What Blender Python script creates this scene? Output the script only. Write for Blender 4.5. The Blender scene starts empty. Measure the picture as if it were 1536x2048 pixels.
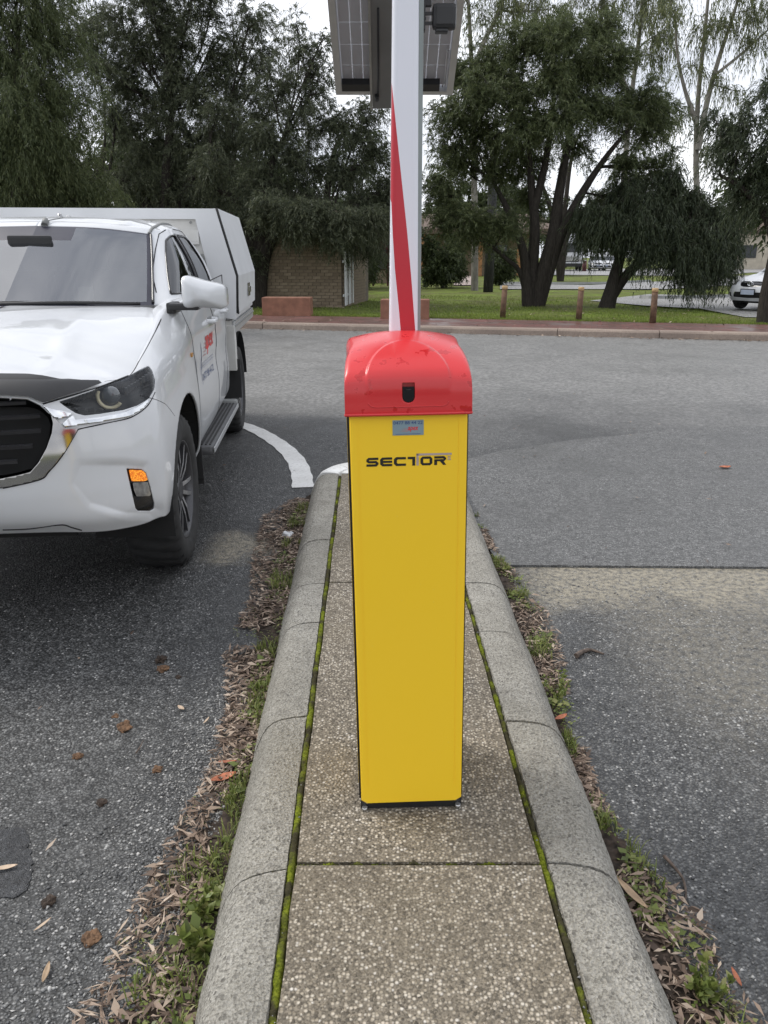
import bpy, bmesh, math, random
import numpy as np
from mathutils import Vector, Matrix
from mathutils.bvhtree import BVHTree

random.seed(7)
rng = np.random.default_rng(11)
scene = bpy.context.scene
col = scene.collection

# ------------------------------------------------------------------ camera
F_PX, PITCH, CAM_H = 1540.0, math.radians(18.3), 1.46
cam_data = bpy.data.cameras.new('camera')
cam = bpy.data.objects.new('camera', cam_data)
col.objects.link(cam)
cam.location = (0, 0, CAM_H)
cam.rotation_euler = (math.radians(90) - PITCH, 0, 0)
cam_data.sensor_fit = 'VERTICAL'
cam_data.sensor_height = 24.0
cam_data.lens = 24.0 * F_PX / 2048.0
cam_data.clip_start = 0.05
cam_data.clip_end = 4000
scene.camera = cam
scene.render.resolution_x, scene.render.resolution_y = 768, 1024

# ------------------------------------------------------------------ sky and sun
SUN_EL, SUN_AZ = 50.0, -65.0          # degrees; azimuth measured from +Y clockwise
world = bpy.data.worlds.new('World')
scene.world = world
world.use_nodes = True
wn = world.node_tree
wn.nodes.clear()
w_out = wn.nodes.new('ShaderNodeOutputWorld')
w_bg = wn.nodes.new('ShaderNodeBackground')
w_sky = wn.nodes.new('ShaderNodeTexSky')
w_sky.sky_type = 'NISHITA'
w_sky.sun_disc = False
w_sky.sun_elevation = math.radians(SUN_EL)
w_sky.sun_rotation = math.radians(SUN_AZ)
w_sky.air_density = 1.0
w_sky.dust_density = 2.0
w_tc = wn.nodes.new('ShaderNodeTexCoord')
w_map = wn.nodes.new('ShaderNodeMapping')
w_map.inputs['Scale'].default_value = (1.0, 1.0, 2.2)
w_noise = wn.nodes.new('ShaderNodeTexNoise')
w_noise.inputs['Scale'].default_value = 3.2
w_noise.inputs['Detail'].default_value = 7
w_noise.inputs['Roughness'].default_value = 0.55
w_ramp = wn.nodes.new('ShaderNodeValToRGB')
w_ramp.color_ramp.elements[0].position = 0.33
w_ramp.color_ramp.elements[0].color = (4.6, 4.85, 5.5, 1)
w_ramp.color_ramp.elements[1].position = 0.66
w_ramp.color_ramp.elements[1].color = (9.5, 9.6, 9.9, 1)
w_mix = wn.nodes.new('ShaderNodeMix')
w_mix.data_type = 'RGBA'
w_mix.inputs[0].default_value = 0.9
wn.links.new(w_tc.outputs['Generated'], w_map.inputs['Vector'])
wn.links.new(w_map.outputs['Vector'], w_noise.inputs['Vector'])
wn.links.new(w_noise.outputs['Fac'], w_ramp.inputs['Fac'])
wn.links.new(w_sky.outputs['Color'], w_mix.inputs[6])
wn.links.new(w_ramp.outputs['Color'], w_mix.inputs[7])
wn.links.new(w_mix.outputs[2], w_bg.inputs['Color'])
w_bg.inputs['Strength'].default_value = 0.108
wn.links.new(w_bg.outputs['Background'], w_out.inputs['Surface'])

sun_data = bpy.data.lights.new('sun', 'SUN')
sun_data.energy = 1.5
sun_data.angle = math.radians(20)
sun_data.color = (1.0, 0.965, 0.91)
sun = bpy.data.objects.new('sun', sun_data)
col.objects.link(sun)
_a, _e = math.radians(SUN_AZ), math.radians(SUN_EL)
_d = Vector((math.sin(_a) * math.cos(_e), math.cos(_a) * math.cos(_e), math.sin(_e)))
sun.rotation_euler = (-_d).to_track_quat('-Z', 'Y').to_euler()
sun.location = _d * 60

scene.view_settings.view_transform = 'Standard'
scene.view_settings.look = 'None'
scene.view_settings.exposure = 0.62
scene.view_settings.gamma = 1.0
scene.cycles.max_bounces = 8
scene.cycles.transparent_max_bounces = 16
scene.cycles.use_denoising = True

# ------------------------------------------------------------------ pixel <-> place
CP = np.array([0, 0, CAM_H])
CF = np.array([0, math.cos(PITCH), -math.sin(PITCH)])
CU = np.array([0, math.sin(PITCH), math.cos(PITCH)])
CR = np.array([1.0, 0, 0])
def ray(px, py): return CF + CR * (px - 768) / F_PX - CU * (py - 1024) / F_PX
def onz(px, py, z=0.0):
    d = ray(px, py); return CP + d * (z - CAM_H) / d[2]
def ony(px, py, Y):
    d = ray(px, py); return CP + d * Y / d[1]
def proj(P):
    v = np.asarray(P, float) - CP
    w = v @ CF
    return np.stack([768 + F_PX * (v @ CR) / w, 1024 - F_PX * (v @ CU) / w], -1)

# ------------------------------------------------------------------ object helpers
def tag(o, label=None, cat=None, group=None, kind=None):
    if label: o['label'] = label
    if cat: o['category'] = cat
    if group: o['group'] = group
    if kind: o['kind'] = kind
    return o
def empty(name, loc=(0, 0, 0), rz=0.0):
    o = bpy.data.objects.new(name, None)
    o.empty_display_size = 0.1
    col.objects.link(o)
    o.location = loc
    o.rotation_euler = (0, 0, rz)
    return o
def link_mesh(name, me, parent=None):
    o = bpy.data.objects.new(name, me)
    col.objects.link(o)
    if parent is not None: o.parent = parent
    return o
def np_mesh(name, V, Fc, mat, smooth=False, mats=None, midx=None):
    """V (n,3), Fc (m,k) with one k, or a list of faces"""
    me = bpy.data.meshes.new(name)
    if isinstance(Fc, np.ndarray) and Fc.ndim == 2:
        m, k = Fc.shape
        me.vertices.add(len(V)); me.vertices.foreach_set('co', np.asarray(V, np.float32).ravel())
        me.loops.add(m * k); me.loops.foreach_set('vertex_index', Fc.astype(np.int32).ravel())
        me.polygons.add(m)
        me.polygons.foreach_set('loop_start', np.arange(0, m * k, k, dtype=np.int32))
        me.polygons.foreach_set('loop_total', np.full(m, k, np.int32))
        me.update(calc_edges=True)
    else:
        me.from_pydata([tuple(v) for v in V], [], [tuple(f) for f in Fc])
        me.update()
    if mats is None: mats = [mat]
    for x in mats: me.materials.append(x)
    if midx is not None: me.polygons.foreach_set('material_index', np.asarray(midx, np.int32))
    if smooth: me.polygons.foreach_set('use_smooth', np.ones(len(me.polygons), bool))
    return me
def np_obj(name, V, Fc, mat, parent=None, smooth=False, **k):
    return link_mesh(name, np_mesh(name, V, Fc, mat, smooth, **k), parent)

def compact(V, Fc):
    used = np.unique(Fc)
    idx = np.full(len(V), -1); idx[used] = np.arange(len(used))
    return V[used], idx[Fc]

class MB:
    """collects primitive shapes into one mesh"""
    def __init__(s): s.v = []; s.f = []; s.sm = []
    def add(s, V, Fs, smooth=False):
        o = len(s.v)
        s.v += [tuple(map(float, p)) for p in V]
        for f in Fs: s.f.append(tuple(i + o for i in f)); s.sm.append(smooth)
        return s
    def box(s, c, d, rz=0.0, bev=0.0, R=None):
        cx, cy, cz = c; hx, hy, hz = d[0] / 2, d[1] / 2, d[2] / 2
        if R is None: R = Matrix.Rotation(rz, 3, 'Z')
        if bev <= 0:
            P = [(x, y, z) for z in (-hz, hz) for y in (-hy, hy) for x in (-hx, hx)]
            Fs = [(0, 2, 3, 1), (4, 5, 7, 6), (0, 1, 5, 4), (1, 3, 7, 5), (3, 2, 6, 7), (2, 0, 4, 6)]
        else:
            b = min(bev, hx * .99, hy * .99, hz * .99)
            bm = bmesh.new(); bmesh.ops.create_cube(bm, size=1.0)
            for v in bm.verts: v.co = Vector((v.co.x * 2 * hx, v.co.y * 2 * hy, v.co.z * 2 * hz))
            bmesh.ops.bevel(bm, geom=list(bm.edges), offset=b, segments=2, profile=0.6, affect='EDGES')
            bm.verts.ensure_lookup_table()
            P = [tuple(v.co) for v in bm.verts]; Fs = [tuple(v.index for v in f.verts) for f in bm.faces]
            bm.free()
        P = [tuple((R @ Vector(p)) + Vector(c)) for p in P]
        return s.add(P, Fs)
    def tube(s, pts, r, n=8, cap=True, smooth=True):
        V, Fq, caps = tube_np(np.asarray(pts, float), r, n)
        s.add(V, Fq.tolist(), smooth)
        if cap:
            o = len(s.v) - len(V)
            for c in caps: s.f.append(tuple(i + o for i in c)); s.sm.append(False)
        return s
    def prism(s, poly, axis, a, b):
        """extrude a 2-D polygon along an axis (0,1,2) from a to b"""
        n = len(poly); V = []
        for t in (a, b):
            for p in poly:
                q = [0, 0, 0]; o = [i for i in range(3) if i != axis]
                q[axis] = t; q[o[0]] = p[0]; q[o[1]] = p[1]; V.append(q)
        Fs = [tuple(range(n)), tuple(range(2 * n - 1, n - 1, -1))]
        for i in range(n): j = (i + 1) % n; Fs.append((i, i + n, j + n, j))
        return s.add(V, Fs)
    def build(s, name, mat, parent=None):
        me = bpy.data.meshes.new(name)
        me.from_pydata(s.v, [], s.f)
        me.materials.append(mat)
        if any(s.sm): me.polygons.foreach_set('use_smooth', np.array(s.sm, bool))
        bm = bmesh.new(); bm.from_mesh(me); bmesh.ops.recalc_face_normals(bm, faces=bm.faces); bm.to_mesh(me); bm.free()
        me.update()
        return link_mesh(name, me, parent)

def tube_np(P, r, n=6):
    P = np.asarray(P, float); m = len(P)
    r = np.broadcast_to(np.asarray(r, float), (m,))
    T = np.gradient(P, axis=0); T /= np.linalg.norm(T, axis=1)[:, None] + 1e-9
    ref = np.array([0, 0, 1.0]) if abs(T[0, 2]) < .9 else np.array([1.0, 0, 0])
    A = np.cross(T, ref); A /= np.linalg.norm(A, axis=1)[:, None] + 1e-9
    B = np.cross(T, A)
    t = np.linspace(0, 2 * math.pi, n, endpoint=False)
    V = (P[:, None] + r[:, None, None] * (np.cos(t)[None, :, None] * A[:, None] + np.sin(t)[None, :, None] * B[:, None])).reshape(-1, 3)
    i = np.arange(m - 1)[:, None] * n; j = np.arange(n)[None]; k = (j + 1) % n
    Fq = np.stack([i + j, i + k, i + n + k, i + n + j], -1).reshape(-1, 4)
    return V, Fq, [list(range(n)), list(range((m - 1) * n, m * n))]

def crom(P, n):
    """Catmull-Rom through rows of P (m,d) -> n samples of the parameter 0..m-1"""
    P = np.asarray(P, float); m = len(P)
    t = np.asarray(n, float) if np.ndim(n) else np.linspace(0, m - 1, n)
    i = np.clip(np.floor(t).astype(int), 0, m - 2); u = (t - i)
    sh = (slice(None),) + (None,) * (P.ndim - 1)
    u = u[sh]
    Q = np.concatenate([2 * P[:1] - P[1:2], P, 2 * P[-1:] - P[-2:-1]])
    p0, p1, p2, p3 = Q[i], Q[i + 1], Q[i + 2], Q[i + 3]
    return .5 * (2 * p1 + (p2 - p0) * u + (2 * p0 - 5 * p1 + 4 * p2 - p3) * u**2 + (3 * p1 - p0 - 3 * p2 + p3) * u**3)

def grid_faces(nr, nc):
    i = np.arange(nr - 1)[:, None] * nc; j = np.arange(nc - 1)[None]
    return np.stack([i + j, i + j + 1, i + nc + j + 1, i + nc + j], -1).reshape(-1, 4)

def poly_sd(P, poly):
    """signed distance of points P (n,2) to a polygon, negative inside"""
    poly = np.asarray(poly, float); n = len(poly)
    d = np.full(len(P), 1e9); ins = np.zeros(len(P), bool)
    for k in range(n):
        a = poly[k]; b = poly[(k + 1) % n]; e = b - a; w = P - a
        t = np.clip((w @ e) / (e @ e + 1e-12), 0, 1)
        d = np.minimum(d, np.linalg.norm(w - t[:, None] * e, axis=1))
        c = (a[1] <= P[:, 1]) != (b[1] <= P[:, 1])
        with np.errstate(divide='ignore', invalid='ignore'):
            xi = a[0] + (P[:, 1] - a[1]) / (b[1] - a[1] + 1e-15) * e[0]
        ins ^= c & (P[:, 0] < xi)
    return np.where(ins, -d, d)

def cut(V, Fc, sd):
    """clip the mesh along the zero line of sd (per vertex): V, triangles outside, triangles inside"""
    T = Fc if Fc.shape[1] == 3 else np.concatenate([Fc[:, [0, 1, 2]], Fc[:, [0, 2, 3]]])
    sd = np.where(np.abs(sd) < 1e-6, 1e-6, sd)
    neg = sd < 0; c = neg[T].sum(1)
    out, ins = T[c == 0], T[c == 3]
    newv, key, no, ni = [], {}, [], []
    base = len(V)
    def cross(a, b):
        k = (a, b) if a < b else (b, a)
        if k not in key:
            t = sd[a] / (sd[a] - sd[b]); key[k] = base + len(newv); newv.append(V[a] + (V[b] - V[a]) * t)
        return key[k]
    for t in T[(c == 1) | (c == 2)]:
        a, b, d = (int(x) for x in t)
        lone = neg[[a, b, d]].sum() == 1
        for _ in range(3):
            if neg[a] == lone and neg[b] != lone and neg[d] != lone: break
            a, b, d = b, d, a
        p, q = cross(a, b), cross(a, d)
        one, two = (ni, no) if lone else (no, ni)
        one.append((a, p, q)); two.append((p, b, d)); two.append((p, d, q))
    V = np.concatenate([V, np.array(newv).reshape(-1, 3)])
    if no: out = np.concatenate([out, np.array(no)])
    if ni: ins = np.concatenate([ins, np.array(ni)])
    return V, out, ins
def vnormals(V, Fc):
    n = np.cross(V[Fc[:, 2]] - V[Fc[:, 0]], V[Fc[:, 3 % Fc.shape[1]]] - V[Fc[:, 1]])
    N = np.zeros_like(V)
    for k in range(Fc.shape[1]): np.add.at(N, Fc[:, k], n)
    return N / (np.linalg.norm(N, axis=1)[:, None] + 1e-12)

# ------------------------------------------------------------------ materials
class NT:
    def __init__(s, name):
        s.m = bpy.data.materials.new(name); s.m.use_nodes = True
        s.t = s.m.node_tree; s.n = s.t.nodes; s.l = s.t.links
        s.b = s.n['Principled BSDF']; s.out = s.n['Material Output']
        s._tc = None
    def node(s, typ, **k):
        x = s.n.new(typ)
        for a, b in k.items():
            if a in x.inputs.keys(): x.inputs[a].default_value = b
            else: setattr(x, a, b)
        return x
    def coord(s, kind='Object', scale=None):
        if s._tc is None: s._tc = s.n.new('ShaderNodeTexCoord')
        o = s._tc.outputs[kind]
        if scale is not None:
            mp = s.n.new('ShaderNodeMapping'); mp.inputs['Scale'].default_value = scale
            s.l.new(o, mp.inputs['Vector']); o = mp.outputs['Vector']
        return o
    def noise(s, scale, detail=4, rough=.55, vec=None):
        x = s.node('ShaderNodeTexNoise', Scale=scale, Detail=detail, Roughness=rough)
        s.l.new(vec if vec is not None else s.coord(), x.inputs['Vector']); return x.outputs['Fac']
    def vor(s, scale, feature='F1', vec=None, rnd=1.0):
        x = s.node('ShaderNodeTexVoronoi', Scale=scale, Randomness=rnd); x.feature = feature
        s.l.new(vec if vec is not None else s.coord(), x.inputs['Vector']); return x
    def ramp(s, fac, stops):
        x = s.n.new('ShaderNodeValToRGB'); e = x.color_ramp.elements
        while len(e) < len(stops): e.new(.5)
        for i, (p, c) in enumerate(stops):
            e[i].position = p
            e[i].color = (c, c, c, 1) if isinstance(c, (int, float)) else (*c, 1)
        s.l.new(fac, x.inputs['Fac']); return x.outputs['Color']
    def mix(s, fac, a, b, mode='MIX'):
        x = s.n.new('ShaderNodeMix'); x.data_type = 'RGBA'; x.blend_type = mode
        for i, v in ((0, fac), (6, a), (7, b)):
            if isinstance(v, (int, float)): x.inputs[i].default_value = v if i == 0 else (v, v, v, 1)
            elif isinstance(v, tuple): x.inputs[i].default_value = (*v, 1)
            else: s.l.new(v, x.inputs[i])
        return x.outputs[2]
    def math(s, op, a, b=0.0):
        x = s.n.new('ShaderNodeMath'); x.operation = op
        for i, v in enumerate((a, b)):
            if isinstance(v, (int, float)): x.inputs[i].default_value = v
            else: s.l.new(v, x.inputs[i])
        return x.outputs[0]
    def set(s, **k):
        for a, v in k.items():
            key = {'color': 'Base Color', 'rough': 'Roughness', 'metal': 'Metallic', 'spec': 'Specular IOR Level', 'coat': 'Coat Weight', 'coatr': 'Coat Roughness', 'trans': 'Transmission Weight', 'ior': 'IOR', 'emit': 'Emission Color', 'emits': 'Emission Strength', 'alpha': 'Alpha', 'sss': 'Subsurface Weight'}[a]
            if isinstance(v, tuple): s.b.inputs[key].default_value = (*v, 1)
            elif isinstance(v, (int, float)): s.b.inputs[key].default_value = v
            else: s.l.new(v, s.b.inputs[key])
        return s
    def bump(s, h, strength=.3, dist=.01, prev=None):
        x = s.n.new('ShaderNodeBump'); x.inputs['Strength'].default_value = strength; x.inputs['Distance'].default_value = dist
        s.l.new(h, x.inputs['Height'])
        if prev is not None: s.l.new(prev, x.inputs['Normal'])
        s.l.new(x.outputs['Normal'], s.b.inputs['Normal']); return x.outputs['Normal']

def simple(name, c, rough=.5, metal=0.0, var=.12, scale=6.0, **k):
    t = NT(name)
    f = t.noise(scale, 5)
    lo = tuple(x * (1 - var) for x in c); hi = tuple(min(1, x * (1 + var)) for x in c)
    t.set(color=t.ramp(f, [(.3, lo), (.7, hi)]), rough=rough, metal=metal, **k)
    return t.m

MAT = {}
# --- asphalt: coarse chips in dark binder, damp
def asphalt(name, chip, dark, light, pale, rough, stain=None, damp=.0):
    t = NT(name)
    v = t.vor(chip); v2 = t.vor(chip * 2.3)
    rnd = t.n.new('ShaderNodeSeparateColor'); t.l.new(v.outputs['Color'], rnd.inputs['Color'])
    big = t.noise(1.1, 6, .62); mid = t.noise(9, 4)
    v3 = t.vor(chip * .55); s3 = t.n.new('ShaderNodeSeparateColor'); t.l.new(v3.outputs['Color'], s3.inputs['Color'])
    pick = t.mix(t.ramp(t.noise(22, 3), [(.45, 0.0), (.55, 1.0)]), rnd.outputs[0], t.math('MULTIPLY', t.math('ADD', rnd.outputs[0], s3.outputs[0]), .5))
    c = t.ramp(pick, [(.0, tuple(x * .6 for x in dark)), (.35, tuple((a * 2 + b) / 3 for a, b in zip(dark, light))), (.62, tuple((a + b * 2) / 3 for a, b in zip(dark, light))), (.82, light), (.97, pale)])
    edge = t.ramp(v.outputs['Distance'], [(.25, 1.0), (.62, .0)])
    c = t.mix(edge, tuple(x * .55 for x in dark), c)
    c2 = t.n.new('ShaderNodeSeparateColor'); t.l.new(v2.outputs['Color'], c2.inputs['Color'])
    fine = t.ramp(c2.outputs[1], [(.72, 0.0), (.9, .55)])
    c = t.mix(fine, c, light)
    c = t.mix(t.ramp(big, [(.36, .55), (.60, .0)]), c, tuple(x * .85 for x in dark))
    c = t.mix(t.ramp(mid, [(.55, .0), (.8, .10)]), c, pale)
    v4 = t.vor(58); s4 = t.n.new('ShaderNodeSeparateColor'); t.l.new(v4.outputs['Color'], s4.inputs['Color'])
    v5 = t.vor(90); s5 = t.n.new('ShaderNodeSeparateColor'); t.l.new(v5.outputs['Color'], s5.inputs['Color'])
    c = t.mix(1.0, c, t.ramp(t.math('MULTIPLY', t.math('ADD', s4.outputs[0], s5.outputs[1]), .5), [(.1, .62), (.5, 1.0), (.9, 1.45)]), 'MULTIPLY')
    if stain is not None: c = stain(t, c)
    r = t.ramp(big, [(.35, rough - .18), (.65, rough + .08)])
    t.set(color=c, rough=r, spec=.5)
    h = t.math('ADD', edge, t.math('MULTIPLY', rnd.outputs[2], .7))
    t.bump(h, .75, .004)
    return t.m
def dirt_band(t, c):
    x = t.n.new('ShaderNodeSeparateXYZ'); t.l.new(t.coord(), x.inputs[0])
    # tan silt gathered on the low side of the pavement seam, right of the island, and a patch by the left kerb
    y = t.math('ADD', x.outputs[1], t.math('MULTIPLY', t.noise(2.2, 5), -.9))
    m = t.math('MULTIPLY', t.ramp(y, [(0.0, 0.0), (1.0, 0.0)]), 1.0)
    def band(v, a, b, s):
        n = t.node('ShaderNodeMapRange', interpolation_type='SMOOTHSTEP'); n.inputs[1].default_value = a; n.inputs[2].default_value = a + s
        n2 = t.node('ShaderNodeMapRange', interpolation_type='SMOOTHSTEP'); n2.inputs[1].default_value = b - s; n2.inputs[2].default_value = b
        t.l.new(v, n.inputs[0]); t.l.new(v, n2.inputs[0])
        return t.math('MULTIPLY', n.outputs[0], t.math('SUBTRACT', 1.0, n2.outputs[0]))
    m1 = t.math('MULTIPLY', band(y, 2.45, 3.45, .35), band(x.outputs[0], .5, 2.9, .35)); m1b = t.math('MULTIPLY', t.math('MULTIPLY', band(y, 1.2, 3.45, .9), band(x.outputs[0], .75, 3.4, .5)), .42); m1 = t.math('MAXIMUM', m1, m1b)
    m2 = t.math('MULTIPLY', band(y, 3.0, 3.7, .25), band(x.outputs[0], -1.0, -.45, .2))
    m = t.math('MAXIMUM', m1, m2)
    m = t.math('MULTIPLY', m, t.ramp(t.noise(35, 4, .7), [(.35, .1), (.6, .85)]))
    yy = t.math('ADD', x.outputs[1], t.math('MULTIPLY', t.noise(.45, 5), 4.0))
    n = t.node('ShaderNodeMapRange', interpolation_type='SMOOTHSTEP'); n.inputs[1].default_value = 7.6; n.inputs[2].default_value = 11.5; n.inputs[4].default_value = .5
    t.l.new(yy, n.inputs[0])
    c = t.mix(n.outputs[0], c, t.mix(t.vor(26).outputs['Distance'], (.12, .12, .115), (.50, .49, .47)))
    return t.mix(m, c, (.36, .32, .24))
MAT['asphalt'] = asphalt('asphalt_old', 105, (.046, .047, .047), (.185, .187, .184), (.46, .455, .44), .52, stain=dirt_band)
MAT['asphalt_new'] = asphalt('asphalt_patch', 150, (.105, .106, .104), (.27, .27, .265), (.50, .495, .48), .50)
MAT['asphalt_far'] = asphalt('asphalt_far', 40, (.26, .255, .25), (.42, .41, .40), (.55, .53, .51), .55)

MAT['asphalt_smooth'] = asphalt('asphalt_smooth', 260, (.050, .052, .056), (.10, .103, .108), (.25, .25, .25), .5)
t = NT('exposed_aggregate')
v = t.vor(118); s = t.n.new('ShaderNodeSeparateColor'); t.l.new(v.outputs['Color'], s.inputs['Color'])
v2 = t.vor(260); s2 = t.n.new('ShaderNodeSeparateColor'); t.l.new(v2.outputs['Color'], s2.inputs['Color'])
big = t.noise(1.6, 6, .6)
c = t.ramp(s.outputs[0], [(0, (.045, .040, .033)), (.2, (.16, .137, .105)), (.45, (.36, .312, .24)), (.75, (.54, .48, .39)), (.95, (.60, .55, .46)), (1, (.70, .66, .60))])
gap = t.ramp(v.outputs['Distance'], [(.28, 1.0), (.60, 0.0)])
c = t.mix(gap, t.mix(s2.outputs[0], (.055, .048, .038), (.26, .225, .175)), c)
c = t.mix(t.ramp(big, [(.35, .5), (.62, 0.0)]), c, (.15, .125, .085))
c = t.mix(t.ramp(t.noise(7, 6, .7), [(.5, 0.0), (.75, .45)]), c, (.10, .085, .065))
t.set(color=c, rough=.72, spec=.35)
t.bump(t.math('ADD', gap, t.math('MULTIPLY', s.outputs[1], .5)), .7, .004)
MAT['aggregate'] = t.m

t = NT('slab_edge_concrete')
f = t.noise(60, 6, .7); g = t.noise(2.5, 5)
c = t.ramp(f, [(.3, (.16, .14, .11)), (.55, (.30, .265, .21)), (.75, (.42, .38, .31))])
c = t.mix(t.ramp(g, [(.4, .5), (.6, 0.0)]), c, (.15, .13, .10))
t.set(color=c, rough=.85); t.bump(f, .4, .003)
MAT['slab_edge'] = t.m

t = NT('kerb_concrete')
v = t.vor(150); s = t.n.new('ShaderNodeSeparateColor'); t.l.new(v.outputs['Color'], s.inputs['Color'])
f = t.noise(170, 4, .7); big = t.noise(2.4, 6, .65)
c = t.ramp(f, [(.28, (.075, .070, .062)), (.42, (.26, .247, .215)), (.56, (.43, .41, .36)), (.78, (.62, .595, .54))])
c = t.mix(t.ramp(s.outputs[0], [(.60, 0.0), (.8, .75)]), c, t.mix(s.outputs[1], (.52, .50, .45), (.085, .08, .07)))
c = t.mix(t.ramp(big, [(.36, .45), (.62, 0.0)]), c, (.16, .148, .12))
c = t.mix(t.ramp(t.noise(11, 6, .7), [(.52, 0.0), (.78, .5)]), c, (.12, .11, .095))
t.set(color=c, rough=.85, spec=.25)
t.bump(t.math('ADD', f, t.math('MULTIPLY', v.outputs['Distance'], .8)), .9, .007)
MAT['kerb'] = t.m

t = NT('white_road_paint')
f = t.noise(45, 6, .75); g = t.noise(5, 5)
c = t.mix(t.ramp(f, [(.35, .55), (.5, 0.0)]), (.80, .795, .77), (.42, .41, .39))
c = t.mix(t.ramp(g, [(.42, .25), (.62, 0.0)]), c, (.45, .44, .41))
t.set(color=c, rough=.6); t.bump(f, .4, .003)
MAT['road_paint'] = t.m

t = NT('moss')
f = t.noise(170, 5, .7); g = t.noise(9, 4)
c = t.ramp(f, [(.3, (.045, .055, .008)), (.5, (.15, .18, .018)), (.75, (.30, .32, .035))])
c = t.mix(t.ramp(g, [(.44, .95), (.56, 0.0)]), c, (.05, .043, .028))
t.set(color=c, rough=.95, spec=.1); t.bump(f, .8, .005)
MAT['moss'] = t.m
MAT['joint_soil'] = simple('joint_soil', (.045, .04, .03), .95, var=.5, scale=60)

t = NT('far_kerb_concrete')
f = t.noise(30, 6, .7); g = t.noise(1.2, 5)
c = t.ramp(f, [(.3, (.20, .155, .125)), (.7, (.36, .29, .235))])
c = t.mix(t.ramp(g, [(.4, .5), (.6, 0.0)]), c, (.17, .13, .11))
t.set(color=c, rough=.85); MAT['far_kerb'] = t.m

t = NT('red_brick_paving')
b = t.n.new('ShaderNodeTexBrick'); t.l.new(t.coord(), b.inputs['Vector'])
b.inputs['Scale'].default_value = 1.0; b.inputs['Brick Width'].default_value = .23; b.inputs['Row Height'].default_value = .115
b.inputs['Mortar Size'].default_value = .006; b.inputs['Color1'].default_value = (.17, .062, .05, 1); b.inputs['Color2'].default_value = (.105, .045, .04, 1)
b.inputs['Mortar'].default_value = (.05, .04, .035, 1)
g = t.noise(1.8, 6, .65)
c = t.mix(t.ramp(g, [(.4, .55), (.62, 0.0)]), b.outputs['Color'], (.10, .075, .06))
t.set(color=c, rough=t.ramp(g, [(.4, .35), (.6, .65)])); t.bump(b.outputs['Fac'], -.4, .004)
MAT['brick_paving'] = t.m

t = NT('lawn')
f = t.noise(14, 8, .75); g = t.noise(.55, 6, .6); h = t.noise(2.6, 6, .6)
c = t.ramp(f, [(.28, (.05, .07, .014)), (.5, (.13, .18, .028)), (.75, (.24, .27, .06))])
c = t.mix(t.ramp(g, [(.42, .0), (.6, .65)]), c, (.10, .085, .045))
c = t.mix(t.ramp(h, [(.36, .5), (.52, 0.0)]), c, (.05, .045, .025))  # brown and dark patches: bare dirt, and tree shade put into the colour
t.set(color=c, rough=.9, spec=.15); t.bump(f, .8, .03)
MAT['lawn'] = t.m

def leafmat(name, cols, trans=.25, rough=.5):
    t = NT(name)
    g = t.n.new('ShaderNodeNewGeometry')
    big = t.noise(.9, 3)
    r = t.math('ADD', t.math('MULTIPLY', g.outputs['Random Per Island'], .75), t.math('MULTIPLY', big, .25))
    n = len(cols)
    c = t.ramp(r, [(.08 + .84 * i / (n - 1), cc) for i, cc in enumerate(cols)])
    t.set(color=c, rough=rough, spec=.35)
    if trans > 0:
        tr = t.n.new('ShaderNodeBsdfTranslucent'); t.l.new(c, tr.inputs['Color'])
        mx = t.n.new('ShaderNodeMixShader'); mx.inputs[0].default_value = trans
        t.l.new(t.b.outputs[0], mx.inputs[1]); t.l.new(tr.outputs[0], mx.inputs[2]); t.l.new(mx.outputs[0], t.out.inputs['Surface'])
    return t.m
MAT['leaf_dark'] = leafmat('peppermint_leaf', [(.042, .052, .034), (.068, .082, .048), (.10, .115, .064), (.15, .165, .098)], .4)
MAT['leaf_green'] = leafmat('green_leaf', [(.045, .062, .028), (.078, .10, .042), (.11, .135, .055), (.16, .18, .085)], .4)
MAT['leaf_deep'] = leafmat('weeping_leaf', [(.028, .04, .022), (.042, .058, .03), (.06, .078, .038), (.09, .105, .056)], .3)
MAT['leaf_gum'] = leafmat('gum_leaf', [(.06, .075, .04), (.10, .12, .055), (.15, .17, .07), (.22, .23, .10)], .3)
MAT['leaf_bush'] = leafmat('bush_leaf', [(.022, .032, .014), (.04, .056, .02), (.065, .09, .03), (.10, .125, .05)])
MAT['grass'] = leafmat('grass_blade', [(.07, .10, .018), (.13, .19, .03), (.20, .26, .045), (.27, .28, .09)], .3, .45)
MAT['weed'] = leafmat('weed_leaf', [(.08, .10, .028), (.14, .18, .045), (.21, .25, .065), (.33, .31, .14)], .3, .4)
MAT['litter'] = leafmat('dry_leaf', [(.05, .036, .028), (.13, .09, .066), (.30, .22, .165), (.58, .48, .38)], .1, .6)
def bark(name, a, b, sc=(30, 30, 5)):
    t = NT(name); f = t.noise(1.0, 8, .7, t.coord('Object', sc)); g = t.noise(1.5, 4)
    c = t.ramp(f, [(.3, a), (.7, b)])
    t.set(color=c, rough=.9, spec=.2); t.bump(f, .8, .03); return t.m
MAT['bark_dark'] = bark('dark_bark', (.016, .014, .012), (.060, .052, .044))
MAT['bark_gum'] = bark('pale_gum_bark', (.12, .11, .095), (.30, .28, .25), (6, 6, 2))
MAT['bark_pole'] = bark('weathered_timber', (.025, .026, .028), (.07, .07, .07))
MAT['gravel'] = leafmat('loose_gravel', [(.07, .072, .075), (.16, .16, .16), (.30, .30, .29), (.55, .54, .52)], 0, .6)
MAT['clod'] = simple('dark_clod', (.045, .032, .024), .95, var=.6, scale=70)
MAT['clod_brown'] = simple('brown_clod', (.13, .075, .042), .95, var=.6, scale=70)
MAT['paper'] = simple('crumpled_paper', (.62, .63, .64), .7, var=.15, scale=30)
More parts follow.
